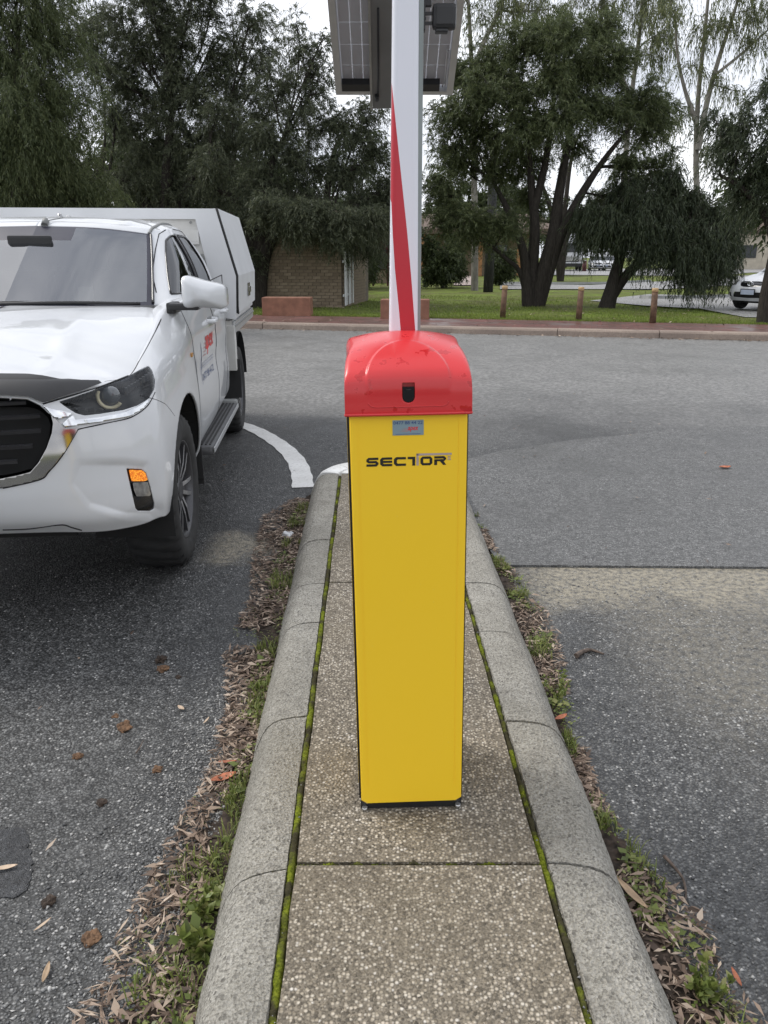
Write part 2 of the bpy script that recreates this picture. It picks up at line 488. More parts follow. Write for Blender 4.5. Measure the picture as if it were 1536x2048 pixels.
MAT['twig'] = simple('dry_bark_strip', (.10, .075, .06), .85, var=.5, scale=40)

# --- barrier
def paint(name, c, rough=.35, coat=.0, dust=.06):
    t = NT(name); f = t.noise(3.0, 6, .6); g = t.noise(90, 3, .7)
    cc = t.mix(t.ramp(f, [(.4, 0.0), (.75, dust)]), c, tuple(min(1, x * .6 + .12) for x in c))
    cc = t.mix(t.ramp(g, [(.72, 0.0), (.80, dust * 1.5)]), cc, (.75, .72, .62))
    t.set(color=cc, rough=t.ramp(f, [(.3, rough - .05), (.7, rough + .08)]), coat=coat, coatr=.08); return t.m
t = NT('yellow_powder_coat')
f = t.noise(2.2, 5, .6); g = t.vor(48); gg = t.noise(14, 2)
spot = t.ramp(g.outputs['Distance'], [(.035, 1.0), (.075, 0.0)])
spot = t.math('MULTIPLY', spot, t.ramp(gg, [(.52, 0.0), (.60, .55)]))
cc = t.mix(t.ramp(f, [(.35, 0.0), (.75, .12)]), (.93, .60, .022), (.88, .58, .06))
cc = t.mix(spot, cc, (.86, .62, .16))
t.set(color=cc, rough=t.ramp(f, [(.3, .40), (.7, .52)]), spec=.4); t.bump(t.noise(420, 2), .05, .001)
MAT['yellow'] = t.m
MAT['red_plastic'] = paint('red_plastic', (.60, .020, .024), .24, .20, .05)
MAT['red_tape'] = paint('red_reflective_tape', (.50, .012, .028), .30, 0, .04)
MAT['white_alu'] = paint('white_aluminium', (.76, .77, .83), .35, 0, .05)
MAT['edge_rubber'] = simple('grey_green_rubber', (.24, .27, .265), .6)
MAT['black_plastic'] = simple('black_plastic', (.016, .016, .017), .42, var=.25)
MAT['black_rubber'] = simple('black_rubber', (.018, .018, .018), .75, var=.3)
MAT['letter_black'] = simple('black_print', (.010, .009, .008), .5)
MAT['letter_grey'] = simple('silver_print', (.42, .34, .33), .4)
MAT['sticker'] = simple('blue_grey_sticker', (.22, .30, .34), .3, var=.08)
MAT['print_blue'] = simple('blue_print', (.035, .075, .20), .4)
MAT['print_red'] = simple('red_print', (.62, .03, .03), .4)
MAT['print_pink'] = simple('faded_red_print', (.42, .20, .19), .4)
MAT['print_grey'] = simple('grey_print', (.45, .46, .50), .4)
MAT['galv'] = simple('galvanised_steel', (.36, .37, .37), .42, .75, var=.15, scale=18)
MAT['alu'] = simple('aluminium', (.55, .56, .57), .38, .7, var=.08, scale=12)
MAT['grey_plate'] = simple('grey_painted_plate', (.20, .205, .20), .55, var=.15)
MAT['cell_back'] = simple('solar_cell_back', (.52, .525, .54), .35, var=.06, scale=4)
MAT['backsheet'] = simple('solar_backsheet', (.85, .85, .86), .4, var=.04)
MAT['solar_glass'] = simple('solar_cell_front', (.012, .016, .04), .1)
MAT['steel'] = simple('bright_steel', (.62, .62, .62), .3, .9, var=.1)

# --- vehicles
t = NT('white_car_paint')
f = t.noise(1.2, 5, .6)
t.set(color=t.ramp(f, [(.35, (.56, .575, .59)), (.7, (.62, .63, .645))]), rough=.34, coat=.8, coatr=.03)
MAT['car_white'] = t.m
MAT['white_panel'] = simple('white_powder_coated_panel', (.66, .67, .685), .38, var=.05, scale=3)
t = NT('dusty_white_panel')
f = t.noise(3, 6, .65); g = t.noise(18, 4, .7)
c = t.mix(t.ramp(f, [(.4, 0.0), (.7, .4)]), (.62, .62, .60), (.36, .32, .26))
t.set(color=t.mix(t.ramp(g, [(.6, 0.0), (.8, .3)]), c, (.28, .25, .2)), rough=.55); MAT['dusty_white'] = t.m
MAT['chrome'] = simple('chrome', (.72, .73, .74), .07, 1.0, var=.03)
MAT['chrome_dark'] = simple('satin_dark_chrome', (.36, .35, .34), .12, 1.0, var=.1)
MAT['gloss_black'] = simple('gloss_black', (.008, .008, .009), .12, var=.2)
MAT['frit'] = simple('windscreen_frit', (.05, .05, .065), .35, var=.1, spec=.25)
MAT['seam'] = simple('panel_gap', (.02, .02, .022), .8)
MAT['tyre'] = simple('tyre_rubber', (.020, .020, .020), .72, var=.35, scale=22)
MAT['rim_alu'] = simple('machined_alloy', (.50, .50, .51), .30, .9, var=.05)
MAT['rim_dark'] = simple('dark_grey_alloy', (.07, .07, .075), .35, .5, var=.1)
MAT['step'] = simple('ribbed_step_plastic', (.085, .085, .088), .55, var=.2, scale=20)
MAT['seat'] = simple('seat_cloth', (.07, .07, .075), .9)
MAT['underbody'] = simple('underbody_black', (.012, .012, .012), .9)
def glass(name, tint, trans, ior=1.6, rough=.02):
    t = NT(name)
    t.n.remove(t.b)
    tr = t.node('ShaderNodeBsdfTransparent', Color=(*tint, 1)); gl = t.node('ShaderNodeBsdfGlossy', Roughness=rough, Color=(.95, .97, 1, 1))
    fr = t.node('ShaderNodeFresnel', IOR=ior); mx = t.n.new('ShaderNodeMixShader')
    fac = t.math('ADD', fr.outputs[0], 1 - trans)
    t.l.new(fac, mx.inputs[0]); t.l.new(tr.outputs[0], mx.inputs[1]); t.l.new(gl.outputs[0], mx.inputs[2]); t.l.new(mx.outputs[0], t.out.inputs['Surface'])
    return t.m
MAT['windscreen'] = glass('windscreen_glass', (.50, .58, .58), .84, 1.7)
MAT['side_glass'] = glass('side_window_glass', (.16, .18, .18), .98, 1.55)
MAT['lens'] = glass('headlight_lens', (.90, .92, .92), 1.0, 1.38)
MAT['lamp_lens'] = simple('projector_lens', (.10, .11, .12), .05, var=.1, coat=1.0)
MAT['drl'] = simple('daytime_lamp_ring', (.70, .62, .42), .25, var=.2)
t = NT('amber_indicator'); f = t.vor(160)
t.set(color=t.ramp(f.outputs['Distance'], [(.1, (.85, .38, .03)), (.7, (.55, .13, .01))]), rough=.15, emit=t.ramp(f.outputs['Distance'], [(.15, (1.0, .42, .04)), (.55, (.55, .12, .01))]), emits=.5); MAT['amber'] = t.m
MAT['fog_clear'] = simple('fog_lamp_reflector', (.34, .33, .31), .15, .7, var=.5, scale=40)
MAT['reflector'] = simple('headlight_reflector', (.12, .12, .125), .18, .6, var=.4, scale=14)
MAT['beacon'] = simple('side_marker_amber', (.45, .22, .06), .25)
MAT['plate'] = simple('number_plate', (.40, .45, .55), .4)

# --- background
MAT['terracotta'] = simple('terracotta_concrete', (.24, .115, .075), .85, var=.25, scale=5)
MAT['timber'] = simple('brown_treated_timber', (.115, .065, .038), .8, var=.45, scale=9)
MAT['timber_top'] = simple('fresh_cut_timber', (.48, .33, .17), .8, var=.15, scale=20)
t = NT('cream_brick')
g = t.n.new('ShaderNodeObjectInfo'); f = t.noise(9, 5, .6)
c = t.ramp(g.outputs['Random'], [(0, (.20, .155, .105)), (.5, (.26, .205, .14)), (1, (.31, .25, .175))])
c = t.mix(t.ramp(f, [(.4, .35), (.65, 0.0)]), c, (.14, .11, .08)); t.set(color=c, rough=.9); MAT['brick'] = t.m
MAT['mortar'] = simple('mortar', (.15, .125, .10), .95, var=.2, scale=14)
MAT['picket'] = simple('white_slat_paint', (.62, .63, .63), .6, var=.12)
MAT['maroon'] = simple('maroon_paint', (.085, .018, .022), .5, var=.2)
MAT['board_grey'] = simple('notice_board_grey', (.10, .10, .10), .4, var=.2)
MAT['cream_wall'] = simple('cream_wall', (.50, .45, .36), .85, var=.15, scale=1.5)
MAT['roof_tile'] = simple('brown_roof', (.12, .085, .065), .8, var=.2)
MAT['path_pink'] = simple('pale_path', (.33, .27, .24), .85, var=.2, scale=2)
MAT['orange_wood'] = simple('orange_timber_post', (.30, .15, .06), .8, var=.25)
MAT['dark_glass'] = simple('dark_window', (.02, .025, .03), .08)
MAT['housing'] = simple('lamp_housing_black', (.012, .012, .013), .5, var=.2)
MAT['humus'] = simple('leaf_mould', (.040, .028, .020), .95, var=.7, scale=50)

t = NT('translucent_solar_cell'); c_ = t.ramp(t.noise(5, 3), [(.3, (.58, .585, .60)), (.7, (.66, .665, .68))]); t.set(color=c_, rough=.4)
tr_ = t.n.new('ShaderNodeBsdfTranslucent'); t.l.new(c_, tr_.inputs['Color']); mx_ = t.n.new('ShaderNodeMixShader'); mx_.inputs[0].default_value = .35
t.l.new(t.b.outputs[0], mx_.inputs[1]); t.l.new(tr_.outputs[0], mx_.inputs[2]); t.l.new(mx_.outputs[0], t.out.inputs['Surface']); MAT['cell_back'] = t.m
t = NT('translucent_backsheet'); t.set(color=(.86, .86, .87), rough=.4)
tr_ = t.node('ShaderNodeBsdfTranslucent', Color=(.86, .86, .87, 1)); mx_ = t.n.new('ShaderNodeMixShader'); mx_.inputs[0].default_value = .6
t.l.new(t.b.outputs[0], mx_.inputs[1]); t.l.new(tr_.outputs[0], mx_.inputs[2]); t.l.new(mx_.outputs[0], t.out.inputs['Surface']); MAT['backsheet'] = t.m
MAT['solar_glass'] = glass('solar_front_glass', (.80, .82, .85), 1.0, 1.45)
# water lying on the red hood and dulling, scuffed plastic
t = NT('red_hood_plastic'); f = t.noise(3.0, 6, .6); g = t.noise(26, 3, .6); h = t.noise(240, 3, .7)
wet = t.ramp(g, [(.62, 0.0), (.66, 1.0)])
c_ = t.mix(t.ramp(f, [(.4, 0.0), (.75, .10)]), (.60, .022, .026), (.50, .10, .09)); c_ = t.mix(t.math('MULTIPLY', wet, .6), c_, (.40, .006, .008)); c_ = t.mix(t.ramp(h, [(.68, 0.0), (.82, .12)]), c_, (.75, .45, .40))
t.set(color=c_, rough=t.mix(wet, t.ramp(f, [(.3, .24), (.7, .36)]), .08), coat=.15, coatr=.1); t.bump(h, .03, .001); MAT['red_plastic'] = t.m
MAT['slat'] = simple('grille_slat_black', (.030, .030, .032), .22, var=.2)
# ================================================================== SETTING
def sheet(name, pts, z, mat, parent=None, kind='structure'):
    V = np.array([(p[0], p[1], z) for p in pts]); o = np_obj(name, V, [tuple(range(len(pts)))], mat, parent)
    if kind: tag(o, kind=kind)
    return o
# far kerb line, found from pixels on the road; everything beyond it is raised 0.12
KL, KR = onz(490, 657, 0), onz(1536, 682, 0)
kd = (KR - KL) / np.linalg.norm(KR - KL); kn = np.array([-kd[1], kd[0], 0])
def kerb_pt(s, off, z=0): p = KL + kd * s + kn * off; return np.array([p[0], p[1], z])

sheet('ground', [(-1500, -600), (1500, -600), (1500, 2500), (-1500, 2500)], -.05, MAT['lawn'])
a, b = kerb_pt(-60, .1), kerb_pt(60, .1)
sheet('road', [(-60, -12), (60, -12), (b[0], b[1]), (a[0], a[1])], 0.0, MAT['asphalt'])
# newer asphalt patch on the right of the island: a real 12 mm overlay with its own edge
pp = [onz(1000, 1134), onz(1536, 1138), np.array([4.2, 3.49, 0]), np.array([7.6, 3.5, 0]), np.array([7.6, 7.6, 0]), onz(1536, 855), onz(1400, 858), onz(1150, 882), onz(1000, 905), onz(930, 922), np.array([.30, 5.6, 0]), np.array([.42, 4.9, 0]), np.array([.5, 4.2, 0])]
mb = MB(); mb.prism([(p[0], p[1]) for p in pp], 2, -.01, .012)
tag(mb.build('road_patch', MAT['asphalt_new']), kind='structure')

# painted line beside the island
ln = [(606, 976), (603, 950), (592, 922), (568, 896), (538, 875), (508, 859), (470, 846), (420, 834)]
P = crom(np.array([onz(x, y, 0) for x, y in ln]), 40); T = np.gradient(P, axis=0); T /= np.linalg.norm(T, axis=1)[:, None]
N = np.stack([-T[:, 1], T[:, 0], 0 * T[:, 0]], 1); w = .072 + .004 * np.sin(np.arange(40) * 1.7)
V = np.concatenate([P + N * w[:, None], P - N * w[:, None]]); V[:, 2] = .005
tag(np_obj('road_marking', V, np.array([(i, i + 1, 41 + i, 40 + i) for i in range(39)]), MAT['road_paint']), kind='structure')

# ------------------------------------------------------------------ traffic island
island = empty('traffic_island', (0, 0, 0))
tag(island, kind='structure')
ZS = .12
def jl(y): return -.186 - .0205 * y          # joint between slab and left kerb
def jr(y): return .400 - .0185 * y
def ol(y): return -.358 - .0255 * y          # outer foot of the kerbs
def orr(y): return .612 - .0150 * y
Y_N0, Y_N1 = 4.86, 5.32                      # where the nose starts and ends
PROF = [(0, -.03), (0, .106), (.012, .117), (.22, .123), (.44, .124), (.58, .119), (.68, .107), (.77, .085), (.86, .052), (.94, .012), (1.0, -.03)]
rk = random.Random(3)
def kerb_piece(stations, mat, name='kerb_stone', dz=0.0):
    """stations: list of (inner xy, outer xy)"""
    V = []
    for (a, b) in stations:
        for (s, z) in PROF: V.append((a[0] + (b[0] - a[0]) * s + rk.uniform(-.0012, .0012), a[1] + (b[1] - a[1]) * s, z + dz + rk.uniform(-.0011, .0011) - (.004 * (rk.random() < .06) if 0 < s < .05 else 0)))
    n = len(PROF); V = np.array(V); Fs = grid_faces(len(stations), n).tolist()
    Fs += [tuple(range(n)), tuple(range((len(stations) - 1) * n + n - 1, (len(stations) - 1) * n - 1, -1))]
    o = np_obj(name, V, Fs, mat, island)
    bm = bmesh.new(); bm.from_mesh(o.data); bmesh.ops.recalc_face_normals(bm, faces=bm.faces); bm.to_mesh(o.data); bm.free()
    return o
JL = [.25, 1.435, 2.06, 2.70, 3.08, 3.62, 4.25, Y_N0]
JR = [.25, 1.455, 2.03, 2.62, 3.08, 3.65, 4.22, Y_N0]
for js, ji, jo, sk in ((JL, jl, ol, -.07), (JR, jr, orr, -.05)):
    for k in range(len(js) - 1):
        g = .0055 if k in (0, 3) else .0022
        a0, a1 = js[k] + g, js[k + 1] - (.0055 if k + 1 in (1, 4) else .0022)
        st = []
        for y in np.linspace(a0, a1, 30):
            wob = .0025 * math.sin(y * 9.1 + sk * 50) + rk.uniform(-.0018, .0018)
            st.append(((ji(y) + (-.009 if ji is jl else .009), y), (jo(y) + wob, y + sk)))
        kerb_piece(st, MAT['kerb'], dz=rk.uniform(-.003, .003))
# painted nose: half ellipse
cx_in = (jl(Y_N0) + jr(Y_N0)) / 2; win = (jr(Y_N0) - jl(Y_N0)) / 2 + .009
cx_o = (ol(Y_N0) + orr(Y_N0)) / 2; wo = (orr(Y_N0) - ol(Y_N0)) / 2
for t0, t1 in ((0, 36), (36.6, 90), (90.6, 143), (143.6, 180)):
    st = []
    for tt in np.linspace(t0, t1, 9):
        c_, s_ = math.cos(math.radians(180 - tt)), math.sin(math.radians(180 - tt))
        st.append(((cx_in + win * c_, Y_N0 + .22 * s_), (cx_o + wo * c_, Y_N0 + .02 + .44 * s_)))
    kerb_piece(st, MAT['road_paint'])
# slabs
sl = [.25, 1.445, 3.08, Y_N0 - .01]
for k in range(3):
    y0, y1 = sl[k] + .0055, sl[k + 1] - .0055
    nx, ny = 4, 10
    V = []; ys = np.linspace(y0, y1, ny)
    mb = MB()
    bo = [(jl(y) + .011 + .002 * math.sin(y * 23), y) for y in ys] + [(jr(y) - .011 + .002 * math.sin(y * 19), y) for y in ys[::-1]]
    mb.prism(bo, 2, .02, ZS)
    mb.build('concrete_slab', MAT['aggregate'], island)
mb = MB(); bo = [(cx_in + (win - .02) * math.cos(a), Y_N0 + .004 + .2 * math.sin(a)) for a in np.linspace(0, math.pi, 17)]
mb.prism(bo, 2, .02, ZS - .001); mb.build('nose_slab', MAT['road_paint'], island)
# soil bed under the joints
mb = MB(); mb.prism([(jl(.25) - .12, .26), (jr(.25) + .12, .26), (jr(4.8) + .1, 4.82), (jl(4.8) - .1, 4.82)], 2, -.02, .098)
mb.build('joint_bed', MAT['joint_soil'], island)
# moss in the joints: bumpy cushions, real relief
def moss_strip(p0, p1, w, n, seed, gaps):
    r = np.random.default_rng(seed); m = 7
    t = np.linspace(0, 1, n); p0 = np.array(p0); p1 = np.array(p1); d = p1 - p0; nrm = np.array([-d[1], d[0]]) / np.linalg.norm(d)
    base = np.convolve(r.random(n + 8), np.ones(9) / 9, 'valid')[:n]
    base = (base - base.min()) / (base.max() - base.min())
    V = np.zeros((n, m, 3))
    for j in range(m):
        s = (j / (m - 1) - .5) * 2
        ww = w * (.75 + .5 * np.convolve(r.random(n + 2), np.ones(3) / 3, 'valid')[:n])
        V[:, j, :2] = p0 + d * t[:, None] + nrm * (s * ww)[:, None]
        V[:, j, 2] = .094 + (.012 + .016 * np.clip(base * 1.6 - gaps, 0, 1)) * (1 - s ** 4) + .004 * r.random(n)
    return V.reshape(-1, 3), grid_faces(n, m)
Vs, Fs, off = [], [], 0
for p0, p1, w, n, sd, gp in [((jl(.3), .3), (jl(4.8), 4.8), .0115, 1500, 1, .28), ((jr(.3), .3), (jr(4.8), 4.8), .0105, 1500, 2, .40),
                             ((jl(1.445) - .005, 1.445), (jr(1.445), 1.455), .007, 240, 3, .45), ((ol(1.435) + .075, 1.39), (jl(1.435), 1.437), .006, 60, 6, .5), ((jl(3.08), 3.08), (jr(3.08), 3.08), .006, 200, 5, .6)]:
    V, Fq = moss_strip(p0, p1, w, n, sd, gp); Vs.append(V); Fs.append(Fq + off); off += len(V)
tag(np_obj('moss', np.concatenate(Vs), np.concatenate(Fs), MAT['moss'], island, True), kind='stuff')
# hairline cracks across the kerbs
def crack(pts, r=.0022):
    mb = MB(); mb.tube(pts, r, 5, smooth=False); mb.build('kerb_crack', MAT['joint_soil'], island)
# ------------------------------------------------------------------ far kerb, brick paving, lawn
farkerb = empty('far_kerb', tuple(kerb_pt(0, 0)), math.atan2(kd[1], kd[0])); tag(farkerb, kind='structure')
kprof = [(0, -.02), (.012, .095), (.035, .125), (.33, .128), (.34, .02)]
rk = random.Random(5)
s = -40.0
while s < 40:
    L = rk.choice([1.9, 2.2, 2.6, 3.1]); mb = MB(); dy, dz = rk.uniform(-.012, .012), rk.uniform(-.008, .008)
    mb.prism([(p[0] + dy, p[1] + dz) for p in kprof], 0, s + .006, s + L - .006); mb.build('kerb_stone', MAT['far_kerb'], farkerb); s += L
o = np_obj('brick_path', np.array([(-60, .34, .118), (60, .34, .118), (60, 2.35, .122), (-60, 2.35, .122)]), [(0, 1, 2, 3)], MAT['brick_paving'], None); o.location = farkerb.location; o.rotation_euler = farkerb.rotation_euler
tag(o, kind='structure')
# lawn sheet, gently uneven, reaching far
n = 90
gx = np.concatenate([np.linspace(-400, -26, 12, endpoint=False), np.linspace(-26, 26, 90), np.linspace(30, 400, 12)])
gy = np.concatenate([np.linspace(2.34, 26, 60), np.linspace(28, 80, 26), np.array([110, 160, 250, 420])])
X, Yg = np.meshgrid(gx, gy)
Z = .115 + .02 * np.sin(X * 1.3 + Yg * .7) * np.sin(Yg * 1.1) * np.clip((Yg - 2.4) / 1.5, 0, 1)
lawn_V = np.stack([X, Yg, Z], -1).reshape(-1, 3)
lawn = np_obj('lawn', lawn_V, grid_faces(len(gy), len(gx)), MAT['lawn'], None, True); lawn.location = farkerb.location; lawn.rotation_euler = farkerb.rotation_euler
tag(lawn, kind='structure')
# roads beyond the lawn (pixel outlines laid on the ground)
def far_sheet(name, px, z, mat): return sheet(name, [onz(x, y, z) for x, y in px], z, mat)
far_sheet('side_road', [(1180, 601), (1300, 588), (1420, 592), (1580, 580), (2100, 585), (2300, 628), (1700, 636), (1490, 634), (1400, 617), (1290, 611)], .150, MAT['asphalt_far'])
far_sheet('side_road', [(1000, 578), (1330, 578), (1500, 568), (2100, 566), (2100, 552), (1536, 550), (1400, 553), (1330, 562), (1180, 570), (1000, 567)], .152, MAT['asphalt_far'])
far_sheet('side_road', [(1000, 549), (1330, 551), (1400, 554), (1500, 545), (2000, 545), (2000, 537), (1400, 535), (1000, 541)], .154, MAT['asphalt_far'])
far_sheet('path', [(905, 570), (952, 570), (955, 545), (930, 540)], .156, MAT['path_pink'])
def far_kerb(px, z=.15):
    P = crom(np.array([onz(x, y, z) for x, y in px]), 24)
    mb = MB(); mb.tube(P, .11, 6, smooth=False); tag(mb.build('side_kerb', MAT['grey_plate']), kind='structure')
far_kerb([(1000, 567), (1180, 568), (1300, 563)]); far_kerb([(1280, 596), (1330, 597), (1470, 594), (1540, 588)])
# grass blades over the near lawn and ragged tufts at its edge
def blades(n, pts_fn, h, w, mat, name, tilt=.5, parent=None):
    P = pts_fn(n); n = len(P); a = rng.random(n) * 2 * math.pi; hh = h * (.4 + rng.random(n))
    lean = np.stack([np.cos(a), np.sin(a), 0 * a], 1) * (tilt * hh * rng.random(n))[:, None]
    side = np.stack([-np.sin(a + 1), np.cos(a + 1), 0 * a], 1) * (w * (.6 + .8 * rng.random(n)))[:, None]
    top = P + lean + np.array([0, 0, 1]) * hh[:, None]
    V = np.stack([P - side, P + side, top], 1).reshape(-1, 3)
    return tag(np_obj(name, V, np.arange(3 * n).reshape(-1, 3), mat, parent), kind='stuff')
def lawn_pts(n):
    s = rng.uniform(-8, 16, n); t = 2.30 + 11 * rng.random(n) ** 1.9
    t[: n // 8] = 2.22 + .25 * rng.random(n // 8)
    P = KL + kd * s[:, None] + kn * t[:, None]; P[:, 2] = .11; return P
o = blades(90000, lawn_pts, .05, .006, MAT['grass'], 'lawn_grass', .8)
# ================================================================== BOOM BARRIER
BX, BY = .070, 1.632
bar = empty('boom_barrier', (BX, BY, ZS), math.radians(4.1))
bar.rotation_euler = (0, math.radians(-1.0), math.radians(1.8))
tag(bar, 'yellow boom gate cabinet with red hood and upright white arm', 'boom barrier')
W, D, HY = .262, .285, 1.030
mb = MB(); mb.box((0, D / 2 + .004, .012), (W - .004, D - .004, .024)); mb.build('base_plate', MAT['black_plastic'], bar)
mb = MB(); mb.box((0, D / 2 + .012, HY / 2 + .016), (W + .003, D - .02, HY - .012)); mb.build('cabinet_body', MAT['black_plastic'], bar)
# front door: folded sheet, bottom corners clipped, thin return edges
hw = W / 2 - .0040
poly = [(-hw + .014, .023), (hw - .014, .023), (hw, .033), (hw, HY), (-hw, HY), (-hw, .033)]
def bev_panel(poly, y0, y1, inset=.003):
    n = len(poly); c = np.mean(poly, 0); inn = [tuple(np.array(p) - np.sign(np.array(p) - c) * inset) for p in poly]
    V = [(p[0], y1, p[1]) for p in poly] + [(p[0], y0 + inset, p[1]) for p in poly] + [(p[0], y0, p[1]) for p in inn]
    Fs = [tuple(range(2 * n, 3 * n))]
    for i in range(n):
        j = (i + 1) % n; Fs += [(i, j, n + j, n + i), (n + i, n + j, 2 * n + j, 2 * n + i)]
    return V, Fs
V, Fs = bev_panel(poly, -.004, .003)
mb = MB(); mb.add(V, Fs); front = mb.build('front_door', MAT['yellow'], bar)
for sx in (-1, 1):
    mb = MB(); mb.box((sx * (W / 2 + .0010), D / 2 + .03, HY / 2 + .02), (.004, D - .07, HY - .03)); mb.build('side_panel', MAT['yellow'], bar)
    mb = MB(); mb.tube([(sx * (W / 2 - .012), -.001, .004), (sx * (W / 2 - .012), -.001, .012)], .007, 8); mb.build('anchor_bolt', MAT['steel'], bar)
# fold line of the door: a shallow raised rib near each side
for sx in (-1, 1):
    mb = MB(); mb.box((sx * (hw - .018), -.0042, HY / 2 + .03), (.0018, .0012, HY - .09)); mb.build('door_rib', MAT['yellow'], bar)
# ---- red hood: profile swept over the width
HB = HY - .002; hwx = .1352
prof = np.array([(-.012, -.006), (-.0135, 0), (-.0125, .020), (-.0105, .050), (-.003, .074), (.016, .094), (.055, .117), (.11, .136), (.17, .1455), (.225, .1485), (.27, .140), (.298, .10), (.304, .05), (.305, -.006)])
pv = crom(prof, 150)
u = np.linspace(-1, 1, 121)
Vh = np.zeros((len(pv), len(u), 3))
hmax = .1485
for i, (py_, pz_) in enumerate(pv):
    k = np.clip(pz_ / hmax, 0, 1)
    wloc = hwx * (1 - .015 * k ** 2) - .006 * math.exp(-((py_ - .14) / .06) ** 2) * k
    au = np.abs(u)
    # towards the sides the section rolls over into vertical skirts
    side = np.clip((au - .86) / .14, 0, 1)
    drop = (1 - np.sqrt(np.clip(1 - side ** 2, 0, 1)))
    crown = .020 * k ** 2 * au ** 2.2
    Vh[i, :, 0] = np.sign(u) * wloc * np.where(au < .86, au * 1.04, .8944 + .1056 * np.sin(side * math.pi / 2))
    Vh[i, :, 1] = py_
    Vh[i, :, 2] = HB + pz_ - crown - np.where(pz_ > .03, drop * np.clip(pz_ - .03, 0, 1) * .32 * k, 0)
V = Vh.reshape(-1, 3); Fq = grid_faces(len(pv), len(u))
# side skirts closing the hood down to its rim
for side_i in (0, -1):
    e_ = Vh[:, side_i]; low_ = e_.copy(); low_[:, 2] = HB - .006
    Vsk = np.concatenate([e_, low_]); n_e = len(e_)
    SK = np_obj('hood_side', Vsk, np.array([(i, i + 1, n_e + i + 1, n_e + i) for i in range(n_e - 1)]), MAT['red_plastic'], bar, True)
# the dome disc pressed into the front of the hood: slight raise inside an arch
sx, sz = V[:, 0] / .090, np.clip(V[:, 2] - HB - .072, 0, 1) / .066
arch = np.clip((1.0 - np.sqrt(sx ** 2 + sz ** 2)) / .045, 0, 1) * np.clip((V[:, 2] - HB - .035) / .05, 0, 1) * (V[:, 1] < .2)
N = vnormals(V, Fq); N *= np.sign(N[np.argmax(V[:, 2]), 2])
V = V + N * (arch * .0040)[:, None]
# lock opening, cut through the front face (front view x, z)
lock = [(-.0135, HB + .062), (.0135, HB + .062), (.0135, HB + .034)] + [(.0135 * math.cos(a), HB + .032 - .0125 * math.sin(a)) for a in np.linspace(0, math.pi, 9)] + [(-.0135, HB + .034)]
sd = poly_sd(V[:, [0, 2]], lock); sd[V[:, 1] > .10] = 1
V, Fo, Fi = cut(V, Fq, sd)
Vo, Fo2 = compact(V, Fo)
# closing rim under the lower edge: follow the bottom outline
hood = np_obj('hood', Vo, Fo2, MAT['red_plastic'], bar, True)
sol = hood.modifiers.new('thickness', 'SOLIDIFY'); sol.thickness = .003; sol.offset = -1
hb = BVHTree.FromPolygons([tuple(v) for v in V], [tuple(f) for f in Fq])
def hood_hit(x, z):
    h = hb.ray_cast(Vector((x, -.5, z)), Vector((0, 1, 0)))
    return h[0]
mb = MB()   # recess walls and black lock
Lp = [hood_hit(*p) for p in lock]; Lp = [p if p is not None else Vector((lock[i][0], .0, lock[i][1])) for i, p in enumerate(Lp)]
n = len(Lp); V2 = [tuple(p) for p in Lp] + [(p.x * .95, p.y + .014, p.z) for p in Lp]
mb.add(V2, [(i, (i + 1) % n, n + (i + 1) % n, n + i) for i in range(n)] + [tuple(range(n, 2 * n))]); mb.build('lock_recess', MAT['red_plastic'], hood)
mb = MB(); lk = [(p[0] * .90, HB + .0195 + (min(p[1], HB + .054) - HB - .0195) * .94 + .001) for p in lock]
y0 = hood_hit(0, HB + .04).y + .003
mb.prism([(p[0], p[1]) for p in lk], 1, y0 + .001, y0 + .010); mb.box((0, y0 + .0012, HB + .040), (.010, .004, .016), bev=.001); mb.build('key_lock', MAT['gloss_black'], hood)
def hood_line(pts, r, name='moulded_line'):
    P = [hood_hit(*p) for p in pts]; P = [(p.x, p.y - .0004, p.z) for p in P if p is not None]
    mb = MB(); mb.tube(P, r, 6); mb.build(name, MAT['red_plastic'], hood)
arcp = [(-.085, HB + .022)] + [(-.085 + .012 * (1 - math.cos(a)) * 1.4, HB + .022 - .010 * math.sin(a)) for a in np.linspace(0, math.pi / 2, 6)]
arcp += [(x, HB + .012) for x in np.linspace(-.066, .066, 14)] + [(-p[0], p[1]) for p in arcp[::-1]]
hood_line(arcp, .0011)
# lower bead of the hood
bead = [(-hwx * .985, .25, HB - .004), (-hwx * .985, .03, HB - .004), (-hwx * .97, -.004, HB - .004), (-hwx * .90, -.0128, HB - .004), (0, -.0135, HB - .004), (hwx * .90, -.0128, HB - .004), (hwx * .97, -.004, HB - .004), (hwx * .985, .03, HB - .004), (hwx * .985, .25, HB - .004)]
mb = MB(); mb.tube(crom(np.array(bead), 80), .0034, 8); mb.build('hood_rim', MAT['red_plastic'], hood)
# rain drops left on the hood
mbd = MB()
rd = random.Random(4)
